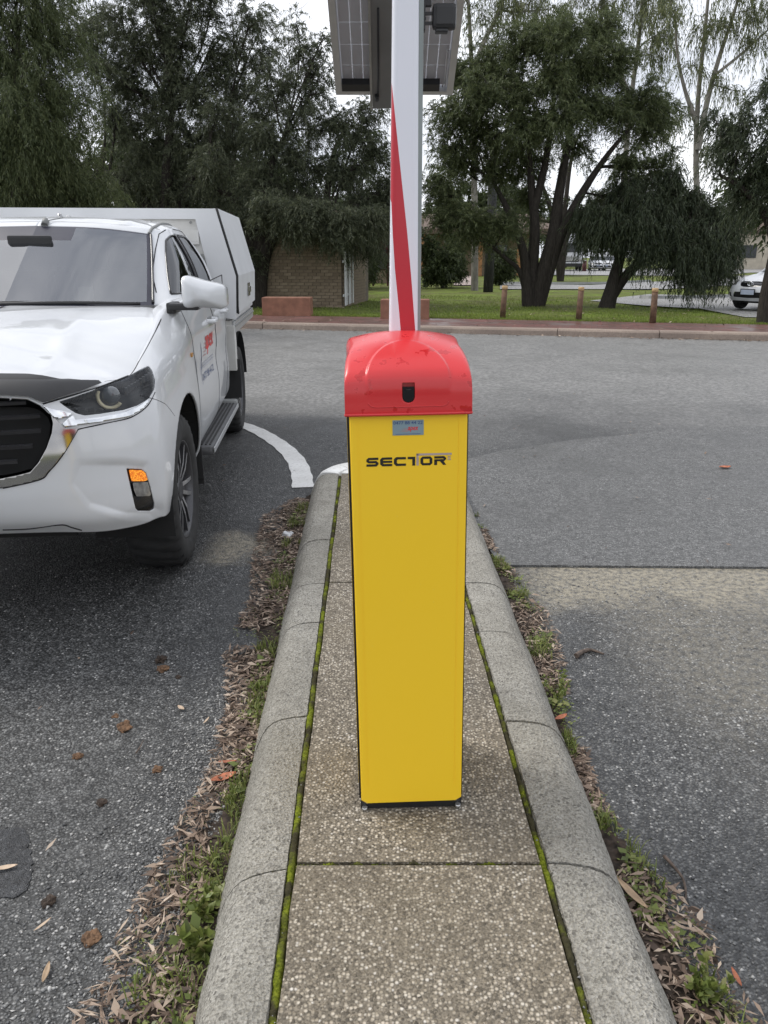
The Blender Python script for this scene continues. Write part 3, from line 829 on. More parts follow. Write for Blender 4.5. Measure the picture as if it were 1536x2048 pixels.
# ---- lettering
def strokes(name, rects, mat, y, parent):
    mb = MB()
    for q in rects: mb.add([(p[0], y, p[1]) for p in q], [tuple(range(len(q)))])
    me = bpy.data.meshes.new(name); me.from_pydata(mb.v, [], mb.f); me.materials.append(mat)
    return link_mesh(name, me, parent)
def rect(x0, z0, x1, z1): return [(x0, z0), (x1, z0), (x1, z1), (x0, z1)]
def letters(word, lw, lh, gap, st, sv, shear=.0):
    """wide squared techno capitals made from bars"""
    out = []; x = 0
    for ch in word:
        w_ = lw if ch != '1' else lw * .62
        B = []
        c = st * .9
        if ch == 'S':
            B = [[(c, lh), (w_, lh), (w_, lh - st), (sv, lh - st), (sv, lh / 2 + st / 2), (w_ - c, lh / 2 + st / 2), (w_, lh / 2 + st / 2 - c * .8), (w_, c), (w_ - c, 0), (0, 0), (0, st), (w_ - sv, st), (w_ - sv, lh / 2 - st / 2), (c, lh / 2 - st / 2), (0, lh / 2 - st / 2 + c * .8), (0, lh - c)]]
        elif ch == 'E':
            B = [[(w_, lh), (w_, lh - st), (c + sv * .4, lh - st), (sv, lh - st - c * .4), (sv, lh / 2 + st * .45), (w_, lh / 2 + st * .45), (w_, lh / 2 - st * .45), (sv, lh / 2 - st * .45), (sv, st + c * .4), (sv + c * .4, st), (w_, st), (w_, 0), (c, 0), (0, c), (0, lh - c), (c, lh)]]
        elif ch == 'C':
            B = [[(w_, lh), (w_, lh - st), (sv + c * .5, lh - st), (sv, lh - st - c * .5), (sv, st + c * .5), (sv + c * .5, st), (w_, st), (w_, 0), (c, 0), (0, c), (0, lh - c), (c, lh)]]
        elif ch == '1':
            B = [[(0, lh), (w_, lh), (w_, 0), (w_ - sv, 0), (w_ - sv, lh - st), (0, lh - st)]]
        elif ch == 'O':
            B = [[(c, 0), (0, c), (0, lh - c), (c, lh), (sv, lh - st)], [(c, lh), (w_ - c, lh), (w_ - sv, lh - st), (sv, lh - st)], [(w_ - c, lh), (w_, lh - c), (w_, c), (w_ - c, 0), (w_ - sv, st), (w_ - sv, lh - st)], [(w_ - c, 0), (c, 0), (sv, st), (w_ - sv, st)], [(c, 0), (sv, st), (sv, lh - st)]]
        elif ch == 'R':
            B = [rect(0, 0, sv, lh * .52), [(0, lh - st), (w_ - sv * .8, lh - st), (w_ - sv * .8, lh), (0, lh)], [(w_ - c, lh), (w_, lh - c), (w_, lh * .42 + c), (w_ - c, lh * .42), (w_ - sv, lh * .42 + st), (w_ - sv, lh - st)],
                 [(0, lh * .42), (w_ - c, lh * .42), (w_ - sv, lh * .42 + st * .9), (0, lh * .42 + st * .9)], [(w_ * .48, lh * .42), (w_ * .78, lh * .42), (w_, 0), (w_ - sv * 1.1, 0)]]
        for q in B: out.append([(x + p[0], p[1]) for p in q])
        x += w_ + gap
    return out, x - gap
zb = HY - .1215
L1, w1 = letters('SEC1', .0262, .0198, .0038, .0052, .0062)
x0 = -.0925
strokes('lettering', [[(p[0] + x0, p[1] + zb) for p in q] for q in L1], MAT['letter_black'], -.0047, front)
xo = x0 + w1 + .0115
L2, w2 = letters('OR', .0262, .0198, .0040, .0052, .0062)
strokes('lettering', [[(p[0] + xo, p[1] + zb) for p in q] for q in L2], MAT['letter_black'], -.0047, front)
xt = x0 + w1 + .0028
G = [rect(xt, zb, xt + .0050, zb + .0268), rect(xt, zb + .0222, xo + w2 + .0118, zb + .0268)]
G += [rect(xo + w2 + .0035 + i * .0036, zb + .0110, xo + w2 + .0052 + i * .0036, zb + .0198) for i in (0, 1)] + [rect(xo + w2 + .0025, zb + .0188, xo + w2 + .0105, zb + .0198), rect(xo + w2 + .0025, zb + .0110, xo + w2 + .0105, zb + .0120)]
o = strokes('lettering', G[:2], MAT['letter_grey'], -.0046, front); strokes('lettering', G[2:], MAT['letter_grey'], -.0048, front)
# text from Blender's own font, flattened to a mesh
def text_mesh(body, size, shear=0.0, bold=.0, sx=1.0):
    cu = bpy.data.curves.new('t', 'FONT'); cu.body = body; cu.size = size; cu.shear = shear; cu.offset = bold; cu.resolution_u = 3; cu.align_x = 'LEFT'
    ob = bpy.data.objects.new('t', cu); col.objects.link(ob)
    dg = bpy.context.evaluated_depsgraph_get(); dg.update()
    me = bpy.data.meshes.new_from_object(ob.evaluated_get(dg))
    bpy.data.objects.remove(ob); bpy.data.curves.remove(cu)
    V = np.array([v.co[:] for v in me.vertices]); Fs = [tuple(p.vertices) for p in me.polygons]; bpy.data.meshes.remove(me)
    V[:, 0] *= sx
    return V[:, :2], Fs
def text_on(name, body, x, z, width, height, mat, y, parent, shear=0.0, bold=.0):
    P, Fs = text_mesh(body, 1.0, shear, bold)
    P = (P - P.min(0)) / (P.max(0) - P.min(0)) * np.array([width, height]) + np.array([x, z])
    V = np.stack([P[:, 0], np.full(len(P), y), P[:, 1]], 1)
    return np_obj(name, V, Fs, mat, parent)
zs = HY - .0535; xs = -.0345
mb = MB(); mb.box((xs + .0335, -.0047, zs + .0165), (.067, .001, .033), bev=.0004); st = mb.build('sticker', MAT['sticker'], front)
text_on('sticker_text', '0477 88 44 22', xs + .002, zs + .0238, .0625, .0070, MAT['print_blue'], -.00545, st, 0, .012)
text_on('sticker_text', 'apex', xs + .033, zs + .0072, .023, .0112, MAT['print_red'], -.00545, st, .25, .02)
for k in range(4): strokes('sticker_swoosh', [[(xs + .010 + k * .003, zs + .0085 + k * .0021), (xs + .033, zs + .0078 + k * .0021), (xs + .033, zs + .0089 + k * .0021)]], MAT['print_pink'], -.00545, st)
strokes('sticker_line', [rect(xs + .006, zs + .0022, xs + .060, zs + .0032)], MAT['print_blue'], -.00545, st)

# ---- boom arm, upright, behind the hood
def boom_sec(z):
    t = np.clip((z - 1.15) / .85, 0, 1.6)
    return .0340 - .0062 * t, .026 - .001 * t
zz = np.linspace(.95, 4.3, 430)
Xc = lambda z: .0055 + .0184 * (z - 1.2)
Yc = lambda z: .262 + .02 * (z - 1.2)
prof = []
for a in range(4):
    ang0 = a * 90
    for q in np.linspace(0, 90, 7): prof.append((ang0, q))
sec = []
rr = .012
for i, (sx_, sy_) in enumerate(((1, -1), (1, 1), (-1, 1), (-1, -1))):
    sec.append((sx_, sy_))
def ring(hx, hy, n=16):
    P = []
    corners = [(1, -1, -90), (1, 1, 0), (-1, 1, 90), (-1, -1, 180)]
    for cx, cy, a0 in corners:
        for a in np.linspace(a0, a0 + 90, 5): P.append((cx * (hx - rr) + rr * math.cos(math.radians(a)), cy * (hy - rr) + rr * math.sin(math.radians(a))))
    # subdivide the long front face for the stripe
    out = []
    for i, p in enumerate(P):
        q = P[(i + 1) % len(P)]; out.append(p)
        L = math.hypot(q[0] - p[0], q[1] - p[1])
        if L > .02:
            for k in range(1, n): out.append((p[0] + (q[0] - p[0]) * k / n, p[1] + (q[1] - p[1]) * k / n))
    return np.array(out)
R0 = ring(.04, .028); nr = len(R0)
Vb = []
for z in zz:
    hx, hy = boom_sec(z); R = ring(hx, hy); Vb.append(np.stack([R[:, 0] + Xc(z), R[:, 1] + Yc(z), np.full(nr, z)], 1))
Vb = np.concatenate(Vb)
i = np.arange(len(zz) - 1)[:, None] * nr; j = np.arange(nr)[None]; k = (j + 1) % nr
Fb = np.stack([i + j, i + k, i + nr + k, i + nr + j], -1).reshape(-1, 4)
BM = np.array((Matrix.Translation(bar.location) @ bar.rotation_euler.to_matrix().to_4x4()))
def bar_world(V): return V @ BM[:3, :3].T + BM[:3, 3]
pix = proj(bar_world(Vb))
stripe = [(803, 680), (797, 610), (790, 540), (785.5, 470), (782.5, 400), (740, 380), (740, 120), (777, 120), (784.5, 175), (790, 230), (797, 300), (806, 385), (815, 470), (823, 560), (829, 640), (832, 680)]
sd = poly_sd(pix, stripe); sd[(Vb[:, 1] - Yc(Vb[:, 2])) > 0.0] = 5
V, Fo, Fi = cut(Vb, Fb, sd)
boom = np_obj('boom_arm', *compact(V, Fo), MAT['white_alu'], bar, True)
np_obj('red_stripe', *compact(V, Fi), MAT['red_tape'], boom, True)
mb = MB()
hxs = [(Xc(z) + boom_sec(z)[0] + .002, Yc(z) - .004, z) for z in (1.0, 4.3)]
mb.add([(x + dx, y + dy, z) for (x, y, z) in hxs for dx, dy in ((-.006, -.016), (.0045, -.010), (.0045, .016), (-.006, .016))], [(0, 1, 5, 4), (1, 2, 6, 5), (2, 3, 7, 6), (3, 0, 4, 7), (0, 3, 2, 1), (4, 5, 6, 7)]); mb.build('edge_strip', MAT['edge_rubber'], boom)
mb = MB(); mb.box((.0, .262, .98), (.13, .07, .12), bev=.01); mb.build('boom_bracket', MAT['black_plastic'], bar)

# ================================================================== SOLAR PANEL MAST
mast = empty('solar_panel_mast', (.060, 2.32, ZS))
tag(mast, 'small solar panel on a steel pole behind the boom barrier', 'solar panel')
MO = np.array([.060, 2.32, ZS])
def wp(px, py, w): return CP + w * ray(px, py)
w0, w1_ = 2.20, 1.868
BL, BR, TL0, TR0 = wp(672, 190, w0), wp(905, 190, w0), wp(668, 0, w1_), wp(942, 0, w1_)
up = ((TL0 - BL) + (TR0 - BR)) / 2; up /= np.linalg.norm(up)
rt = (BR - BL); pw = np.linalg.norm(rt); rt /= pw; up -= rt * (up @ rt); up /= np.linalg.norm(up)
nb = np.cross(up, rt); nb = nb if nb[1] > 0 else -nb      # towards the sky side
PL = .50; TL, TR = BL + up * PL, BR + up * PL
def pl(a, b, c=0): return BL + rt * a + up * b + nb * c - MO    # panel coords -> mast local
def pbox(mb, a0, a1, b0, b1, c0, c1):
    mb.add([pl(a, b, c) for c in (c0, c1) for b in (b0, b1) for a in (a0, a1)], [(0, 2, 3, 1), (4, 5, 7, 6), (0, 1, 5, 4), (1, 3, 7, 5), (3, 2, 6, 7), (2, 0, 4, 6)])
fw = .018
mb = MB(); pbox(mb, fw, pw - fw, fw, PL - fw, .016, .019); panel = mb.build('solar_panel', MAT['backsheet'], mast)
mb = MB(); pbox(mb, .004, pw - .004, .004, PL - .004, .0195, .022); mb.build('front_glass', MAT['solar_glass'], panel)
nx, ny = 10, 6
cw, chh = (pw - 2 * fw - .006) / nx, (PL - 2 * fw - .012) / ny
for ix in range(nx):
    for iy in range(ny):
        mb = MB(); g = .0011
        pbox(mb, fw + .003 + ix * cw + g, fw + .003 + (ix + 1) * cw - g, fw + .006 + iy * chh + g, fw + .006 + (iy + 1) * chh - g, .0150, .0162); mb.build('solar_cell', MAT['cell_back'], panel)
for q in ((0, fw, 0, PL), (pw - fw, pw, 0, PL), (fw, pw - fw, 0, fw * .8), (fw, pw - fw, PL - fw * .8, PL)):
    mb = MB(); pbox(mb, *q, 0, .024); mb.build('panel_frame', MAT['alu'], panel)
for a0, a1 in ((.019, .103), (.168, .293)):
    mb = MB(); pbox(mb, a0, a1, .020, .048, -.004, .0148); mb.build('junction_box', MAT['black_plastic'], panel)
mb = MB(); mb.tube([pl(.302, .02, .008), pl(.306, .06, .007), pl(.305, .16, .009)], .0016, 6); mb.tube([pl(.309, .02, .008), pl(.312, .06, .007), pl(.311, .16, .009)], .0016, 6); mb.build('panel_cable', MAT['picket'], panel)
# mounting channel under the panel
mb = MB(); pbox(mb, .105, .166, -.028, PL * .9, -.022, -.004); mb.build('mounting_channel', MAT['grey_plate'], mast)
mb = MB(); pbox(mb, .098, .1045, -.030, PL * .9, -.026, -.002); mb.build('channel_lip', MAT['galv'], mast)
mb = MB(); mb.tube([pl(.120, .018, -.026), pl(.122, .10, -.027), pl(.123, .34, -.027)], .0028, 7); mb.build('stay_rod', MAT['black_plastic'], mast)
mb = MB(); mb.tube([pl(.117, .015, -.027), pl(.117, .034, -.027)], .006, 8); mb.build('rod_end', MAT['black_plastic'], mast)
mid = pl(.185, .22, -.006)
pz = float(mid[2])
mb = MB(); mb.tube([(0, 0, 0), (0, 0, pz)], .024, 16); mb.build('pole', MAT['galv'], mast)
mb = MB(); mb.box((0, 0, .006), (.15, .13, .012)); mb.build('pole_foot', MAT['galv'], mast)
mb = MB(); mb.tube([(0, 0, pz - .03), tuple(mid)], .018, 10); mb.build('pole_clamp', MAT['galv'], mast)
# small black lamp on its own bracket at the pole
lp = wp(880, 34, 1.80)
lamp = empty('sensor_lamp', tuple(lp)); tag(lamp, 'small black sensor lamp on a bracket under the solar panel', 'lamp')
mb = MB(); mb.box((.010, 0, 0), (.056, .030, .054), bev=.010); mb.build('lamp_body', MAT['black_plastic'], lamp)
mb = MB(); mb.box((.004, -.002, -.030), (.030, .022, .008), bev=.003); mb.build('lamp_foot', MAT['black_plastic'], lamp)
mb = MB(); mb.box((-.024, .004, .008), (.026, .008, .006)); mb.box((-.024, .004, -.012), (.026, .008, .006)); mb.box((-.037, .010, 0), (.006, .030, .055), bev=.002); mb.box((-.03, .004, .030), (.020, .012, .018), bev=.003); mb.build('lamp_bracket', MAT['black_plastic'], lamp)
pw_ = np.array([.060, 2.32, lp[2]]) - lp
mb = MB(); mb.tube([(-.037, .012, 0), tuple(pw_)], .006, 8); mb.build('bracket_arm', MAT['black_plastic'], lamp)
# ================================================================== SERVICE UTE
UO = np.array([-1.904, 3.569, 0.0]); UE1 = np.array([.0834, -.9965, 0]); UE2 = np.array([.9965, .0834, 0])
ute = empty('service_ute', tuple(UO), math.atan2(-.9965, .0834))
tag(ute, 'white dual cab service ute with canopy, amber indicator lit beside the kerb', 'ute')
def upix(V):
    A = np.asarray(V, float).copy(); A[:, 1] = np.abs(A[:, 1])
    return proj(UO + A[:, :1] * UE1 + A[:, 1:2] * UE2 + A[:, 2:] * np.array([0, 0, 1.0]))
def c1(*pts): return [(a / 3.491, 720 + b / 3.491) for a, b in pts]
# control net: rows bottom -> top, columns from the nose centre round the corner to the cab's rear edge
PX = np.array([
 [(.86,0,.465),(.86,.30,.465),(.83,.56,.455),(.77,.73,.432),(.66,.845,.416),(.54,.900,.406),(.44,.930,.40),(0,.91,.40),(-.45,.90,.39),(-.65,.885,.40),(-1.3,.88,.41),(-2.22,.88,.45)],
 [(.925,0,.53),(.92,.30,.53),(.885,.57,.52),(.81,.745,.50),(.695,.862,.49),(.56,.917,.48),(.44,.945,.48),(0,.945,.48),(-.44,.94,.47),(-.65,.918,.47),(-1.3,.915,.48),(-2.22,.912,.51)],
 [(.95,0,.61),(.945,.30,.61),(.90,.57,.605),(.815,.745,.59),(.695,.862,.58),(.56,.919,.57),(.43,.952,.57),(0,.965,.57),(-.43,.955,.57),(-.65,.930,.57),(-1.3,.928,.58),(-2.22,.922,.60)],
 [(.95,0,.71),(.942,.30,.71),(.895,.565,.705),(.81,.735,.69),(.69,.852,.68),(.555,.915,.68),(.42,.952,.68),(0,.972,.68),(-.42,.960,.68),(-.65,.936,.68),(-1.3,.934,.69),(-2.22,.926,.70)],
 [(.94,0,.81),(.93,.30,.81),(.885,.565,.80),(.80,.73,.79),(.68,.842,.78),(.54,.904,.78),(.41,.944,.79),(0,.970,.80),(-.42,.958,.80),(-.65,.936,.80),(-1.3,.934,.81),(-2.22,.926,.82)],
 [(.92,0,.90),(.91,.30,.90),(.865,.56,.895),(.78,.72,.885),(.66,.826,.877),(.515,.889,.88),(.385,.928,.90),(0,.952,.935),(-.36,.950,.95),(-.64,.932,.96),(-1.3,.932,.98),(-2.22,.922,1.0)],
 [(.89,0,.985),(.88,.30,.985),(.835,.55,.975),(.75,.70,.962),(.635,.800,.955),(.49,.862,.963),(.36,.902,.995),(0,.925,1.04),(-.31,.928,1.075),(-.62,.918,1.095),(-1.3,.914,1.12),(-2.22,.902,1.14)],
 [(.835,0,1.035),(.825,.30,1.03),(.785,.52,1.02),(.715,.665,1.008),(.60,.762,.999),(.462,.822,1.0),(.30,.842,1.056),(0,.84,1.122),(-.27,.828,1.172),(-.60,.850,1.222),(-1.3,.872,1.245),(-2.22,.866,1.265)],
], float)
row8 = PX[7] + np.array([(-.04, -.02, -.012)] * 8 + [(-.07, -.07, .010)] + [(-.03, -.075, .012)] + [(0, -.07, .012)] * 2)
row8[:, 1] = np.maximum(row8[:, 1], 0)
PX = np.concatenate([PX, row8[None]])
nu_front = np.linspace(0, 6, 250); nu_side = np.linspace(6, 11, 180)[1:]
tu = np.concatenate([nu_front, nu_side]); tv = np.linspace(0, 8, 132)
S = crom(PX, tv)                                    # rows
S = np.swapaxes(crom(np.swapaxes(S, 0, 1), tu), 0, 1)   # (rows, cols, 3)
# character lines pressed into the sheet metal
Sx, Sy, Sz = S[..., 0], S[..., 1], S[..., 2]
side = np.clip((-.55 - Sx) / .1, 0, 1)
S[..., 1] -= side * (.012 * np.exp(-((Sz - .83) / .09) ** 2)) - side * .006 * np.exp(-((Sz - 1.06) / .03) ** 2)   # scooped door
# bumper: recess round the fog lamp and a step along the lower lip
V0 = S.reshape(-1, 3).copy(); F0 = grid_faces(len(tv), len(tu))
N0 = vnormals(V0, F0)
if N0[(np.abs(V0[:, 1]) > .9)][:, 1].mean() < 0: N0 = -N0; F0 = F0[:, ::-1]
px0 = upix(V0)
def region(poly, soft):    # 1 inside, falling to 0 over soft pixels outside
    return np.clip(1 - poly_sd(px0, poly) / soft, 0, 1)
frontmask = (V0[:, 0] > .40) | ((V0[:, 0] > -.3) & (V0[:, 2] > .9))
fogpan = c1((560, 735), (880, 735), (1010, 750), (1065, 900), (1095, 1040), (1060, 1075), (900, 1075), (640, 1000), (520, 860))
rec = np.minimum(region(fogpan, 16), 1) ** 1.5 * (V0[:, 0] > .45)
V0 = V0 - N0 * (rec * .012 * np.clip((px0[:, 0] - 130) / 90, 0, 1))[:, None]
px0 = upix(V0)
# ---- region outlines (photo crop pixels, laid on the real surface)
P_HEAD = c1((410, 292), (520, 255), (640, 215), (705, 184), (800, 148), (900, 110), (980, 66), (1038, 40), (1062, 72), (1084, 140), (1078, 205), (1040, 268), (960, 318), (860, 350), (700, 376), (590, 388), (530, 372), (470, 335))
P_STRIP = c1((432, 446), (475, 405), (505, 388), (520, 420), (700, 400), (870, 364), (960, 325), (1022, 278), (1030, 292), (985, 345), (890, 400), (700, 432), (560, 452), (450, 470))
P_WING = c1((278, 308), (345, 345), (420, 358), (500, 375), (475, 398), (410, 412), (370, 402), (330, 355))
P_CHR = c1((278, 312), (330, 358), (385, 405), (440, 472), (500, 478), (545, 478), (505, 548), (450, 640), (395, 715), (340, 775), (300, 822), (215, 850), (120, 872), (0, 895), (-1100, 905), (-1100, 842), (0, 830), (120, 806), (212, 782), (270, 715), (325, 615), (362, 510), (370, 440), (355, 385))
P_GRI = c1((-1100, 262), (0, 257), (190, 268), (282, 315), (357, 386), (371, 440), (363, 512), (326, 617), (271, 717), (213, 784), (120, 808), (0, 832), (-1100, 844))
P_PROT = c1((-1200, 118), (0, 120), (200, 122), (300, 132), (420, 157), (560, 163), (680, 163), (702, 180), (560, 228), (420, 270), (300, 306), (200, 266), (0, 256), (-1200, 260))
P_FOG = c1((882, 757), (990, 762), (1022, 790), (1050, 880), (1080, 1000), (1078, 1040), (1050, 1056), (965, 1056), (945, 1035))
def side_poly(a): return np.array(a, float)
arch_c, arch_r = (-.025, .375), .455
P_ARCH = [(arch_c[0] + arch_r * (1.0) * math.cos(t), arch_c[1] + arch_r * 1.02 * math.sin(t)) for t in np.linspace(-.35, math.pi + .35, 40)] + [(-.50, -.2), (.47, -.2)]
P_D1 = [(-.585, .445), (-.57, .62), (-.545, .80), (-.52, 1.0), (-.555, 1.13), (-.66, 1.30), (-1.515, 1.32), (-1.53, .9), (-1.52, .455)]
P_D2 = [(-1.53, .455), (-1.54, .9), (-1.525, 1.32), (-2.165, 1.34), (-2.175, .95), (-2.14, .80), (-2.05, .62), (-1.97, .49)]
def ute_pair(name, V, Fc, mat, parent, smooth=True, one=False):
    """a left panel and its mirror image, each an object"""
    V, Fc = compact(V, Fc)
    a = np_obj(name, V, Fc, mat, parent, smooth)
    b = np_obj(name, V * np.array([1, -1, 1]), Fc[:, ::-1], mat, parent, smooth)
    return a, b
def ute_whole(name, V, Fc, mat, parent, smooth=True):
    V, Fc = compact(V, Fc); n = len(V)
    return np_obj(name, np.concatenate([V, V * np.array([1, -1, 1])]), np.concatenate([Fc, Fc[:, ::-1] + n]), mat, parent, smooth)
V, Fc = V0, F0
def cut_pix(V, Fc, poly):
    sd = poly_sd(upix(V), poly); sd = np.where((V[:, 0] > .30) & (V[:, 2] > .3), sd, 99.)
    return cut(V, Fc, sd)
def cut_side(V, Fc, poly, xmax):
    sd = poly_sd(V[:, [0, 2]], poly); sd = np.where((V[:, 0] < xmax) & (V[:, 1] > .6), sd, 9.)
    return cut(V, Fc, sd)
V, Fc, f_arch = cut_side(V, Fc, P_ARCH, .52)
V, Fc, f_head = cut_pix(V, Fc, P_HEAD)
V, Fc, f_wing = cut_pix(V, Fc, P_WING)
V, Fc, f_chr = cut_pix(V, Fc, P_CHR)
V, Fc, f_gri = cut_pix(V, Fc, P_GRI)
V, Fc, f_strip = cut_pix(V, Fc, P_STRIP)
V, Fc, f_fog = cut_pix(V, Fc, P_FOG)
V, Fc, f_prot = cut_pix(V, Fc, P_PROT)
V, Fc, f_d1 = cut_side(V, Fc, P_D1, -.4)
V, Fc, f_d2 = cut_side(V, Fc, P_D2, -.4)
body = ute_whole('body_shell', V, np.concatenate([Fc, f_prot]), MAT['car_white'], ute)
sol = body.modifiers.new('thickness', 'SOLIDIFY'); sol.thickness = .012; sol.offset = -1
doors = []
for f, nm in ((f_d1, 'door'), (f_d2, 'door')): doors.append(ute_pair(nm, V, f, MAT['car_white'], ute))
for pr in doors:
    for d in pr:
        s_ = d.modifiers.new('thickness', 'SOLIDIFY'); s_.thickness = .012; s_.offset = -1
bvh = BVHTree.FromPolygons([tuple(v) for v in V0], [tuple(f) for f in F0])
def on_side(x, z, out=.0):
    h = bvh.ray_cast(Vector((x, 2.0, z)), Vector((0, -1, 0)))
    return (x, (h[0].y if h[0] is not None else .92) + out, z)
def mirror_obj(o, parent=None):
    me = o.data.copy(); me.transform(Matrix.Scale(-1, 4, (0, 1, 0))); me.flip_normals()
    c = link_mesh(o.name.split('.')[0], me, parent if parent is not None else o.parent); return c
def seam(poly, closed=True, w=.0035, parent=body, out=.0012):
    P = np.array(poly, float)
    if closed: P = np.concatenate([P, P[:1]])
    seg = np.linalg.norm(np.diff(P, axis=0), axis=1); t = np.concatenate([[0], np.cumsum(seg)])
    q = np.arange(0, t[-1], .02); X = np.interp(q, t, P[:, 0]); Zz = np.interp(q, t, P[:, 1])
    pts = [on_side(a, b, -.0015) for a, b in zip(X, Zz)]
    mb = MB(); mb.tube(pts, w, 5); o = mb.build('panel_gap', MAT['seam'], parent); mirror_obj(o)
seam(P_D1, True, parent=body); seam(P_D2[1:-1] + P_D2[-1:], False, parent=body)
seam([(.515, .925), (.36, .86), (.27, .79)], False, .0025)
# ---- headlights
F_ALL = np.concatenate([Fc, f_arch, f_head, f_wing, f_chr, f_gri, f_strip, f_fog, f_prot, f_d1, f_d2])
N = vnormals(V, F_ALL);  N = N if N[:, 1][np.abs(V[:, 1]) > .9].mean() > 0 else -N
Vin = V - N * .055; Vin[:, 0] -= .02
for lens in ute_pair('headlight', V, f_head, MAT['lens'], ute): pass
heads = [o for o in ute.children if o.name.startswith('headlight')]
def both(name, mbfun, mat, parents):
    mb = mbfun(); o = mb.build(name, mat, parents[0])
    c = mirror_obj(o, parents[1]); return o, c
# housing: the same outline pushed in, with a side wall
hv, hf = compact(V - N * .0, f_head)
def pocket(Vf, Nf, f, depth, name, mat, parents, push=0.0):
    vv, ff = compact(Vf, f); used = np.unique(f); nn = Nf[used]
    inner = vv - nn * depth; inner[:, 0] -= push
    K_ = ff.shape[1]
    E = np.concatenate([np.stack([ff[:, i], ff[:, (i + 1) % K_]], 1) for i in range(K_)])
    key = np.sort(E, 1); u_, idx, cnt = np.unique(key, axis=0, return_index=True, return_counts=True)
    Eb = E[idx[cnt == 1]]; n_ = len(vv)
    walls = np.stack([Eb[:, 0], Eb[:, 1], Eb[:, 1] + n_, Eb[:, 0] + n_], 1)
    VV = np.concatenate([vv - nn * .002, inner]); FF = np.concatenate([walls[:, :3], walls[:, [0, 2, 3]], ff + n_])
    a = np_obj(name, VV, FF, mat, parents[0], False); b = np_obj(name, VV * np.array([1, -1, 1]), FF[:, ::-1], mat, parents[1], False)
    return a, b
pocket(V, N, f_head, .060, 'lamp_housing', MAT['housing'], heads)
def pix_on(a, b):      # crop pixel -> point on the body surface (left side), in ute space
    px, py = a / 3.491, 720 + b / 3.491
    d = ray(px, py); o = CP - UO
    ol_ = Vector((float(o @ UE1), float(o @ UE2), float(o[2]))); dl = Vector((float(d @ UE1), float(d @ UE2), float(d[2])))
    h = bvh.ray_cast(ol_, dl.normalized()); return h[0], dl.normalized()
def lamp_disc(a, b, r, depth, kind):
    p, d = pix_on(a, b); c = p + d * depth; f = Vector((.93, .36, .05)).normalized()
    q = f.to_track_quat('Z', 'Y').to_matrix()
    def fn():
        mb = MB()
        if kind == 'ring':
            t = np.linspace(math.radians(150), math.radians(322), 24)
            P = [c + q @ Vector((r * math.cos(x), r * math.sin(x), 0)) for x in t]; mb.tube([tuple(x) for x in P], .0075, 8)
        else:
            V_, F_ = [], []
            for i in range(7):
                th = i / 6 * math.pi / 2
                for k in range(20): ph = 2 * math.pi * k / 20; V_.append(c + q @ Vector((r * math.cos(th) * math.cos(ph), r * math.cos(th) * math.sin(ph), r * .55 * math.sin(th))))
            for i in range(6):
                for k in range(20): F_.append((i * 20 + k, i * 20 + (k + 1) % 20, (i + 1) * 20 + (k + 1) % 20, (i + 1) * 20 + k))
            mb.add([tuple(v) for v in V_], F_, True)
        return mb
    return fn
both('lamp_ring', lamp_disc(768, 252, .046, .030, 'ring'), MAT['drl'], heads)
both('projector', lamp_disc(775, 248, .036, .030, 'dome'), MAT['lamp_lens'], heads)
def refl():
    mb = MB()
    for k in range(9):
        p, d = pix_on(880 + k * 20, 215 - k * 13); c = p + d * .042
        mb.box(tuple(c), (.010, .014, .030), bev=.003, R=Matrix.Rotation(.4, 3, 'Z'))
    for k in range(6):
        p, d = pix_on(520 + k * 60, 345 + k * 2); c = p + d * .035
        mb.box(tuple(c), (.012, .026, .012), bev=.003)
    return mb
both('reflector_bar', refl, MAT['reflector'], heads)
# ---- chrome, grille, bonnet protector
ute_whole('chrome_surround', V + N * .006, f_chr, MAT['chrome_dark'], ute)
gs = [o for o in ute.children if o.name.startswith('chrome_surround')][0]
s_ = gs.modifiers.new('thickness', 'SOLIDIFY'); s_.thickness = .018; s_.offset = -1
for f, d_, nm in ((f_strip, .010, 'chrome_strip'), (f_wing, .014, 'chrome_wing')):
    for o in ute_pair(nm, V + N * d_, f, MAT['chrome'], ute):
        s_ = o.modifiers.new('thickness', 'SOLIDIFY'); s_.thickness = .02; s_.offset = -1
gb = ute_whole('grille', V - N * .075, f_gri, MAT['underbody'], ute)
# slats follow the front's curve
def front_at(y, z):
    h = bvh.ray_cast(Vector((2.0, y, z)), Vector((-1, 0, 0))); return h[0].x if h[0] is not None else .9
for zc, ymax in ((.955, .53), (.905, .575), (.853, .575), (.800, .545), (.748, .49)):
    for sg in (1, -1):
        ys = np.linspace(0, ymax, 14)
        top = [(front_at(abs(y), zc) - .030, sg * y, zc + .010 + (.004 if i % 2 else 0) * 0) for i, y in enumerate(ys)]
        Vs_, Fs_ = [], []
        for (x, y, z) in top: Vs_ += [(x - .012, y, z), (x, y, z - .004), (x - .004, y, z - .016), (x - .03, y, z - .020)]
        for i in range(len(top) - 1):
            for k in range(3): Fs_.append((i * 4 + k, i * 4 + k + 1, (i + 1) * 4 + k + 1, (i + 1) * 4 + k))
        mb = MB(); mb.add(Vs_, Fs_); mb.build('grille_slat', MAT['slat'], gb)
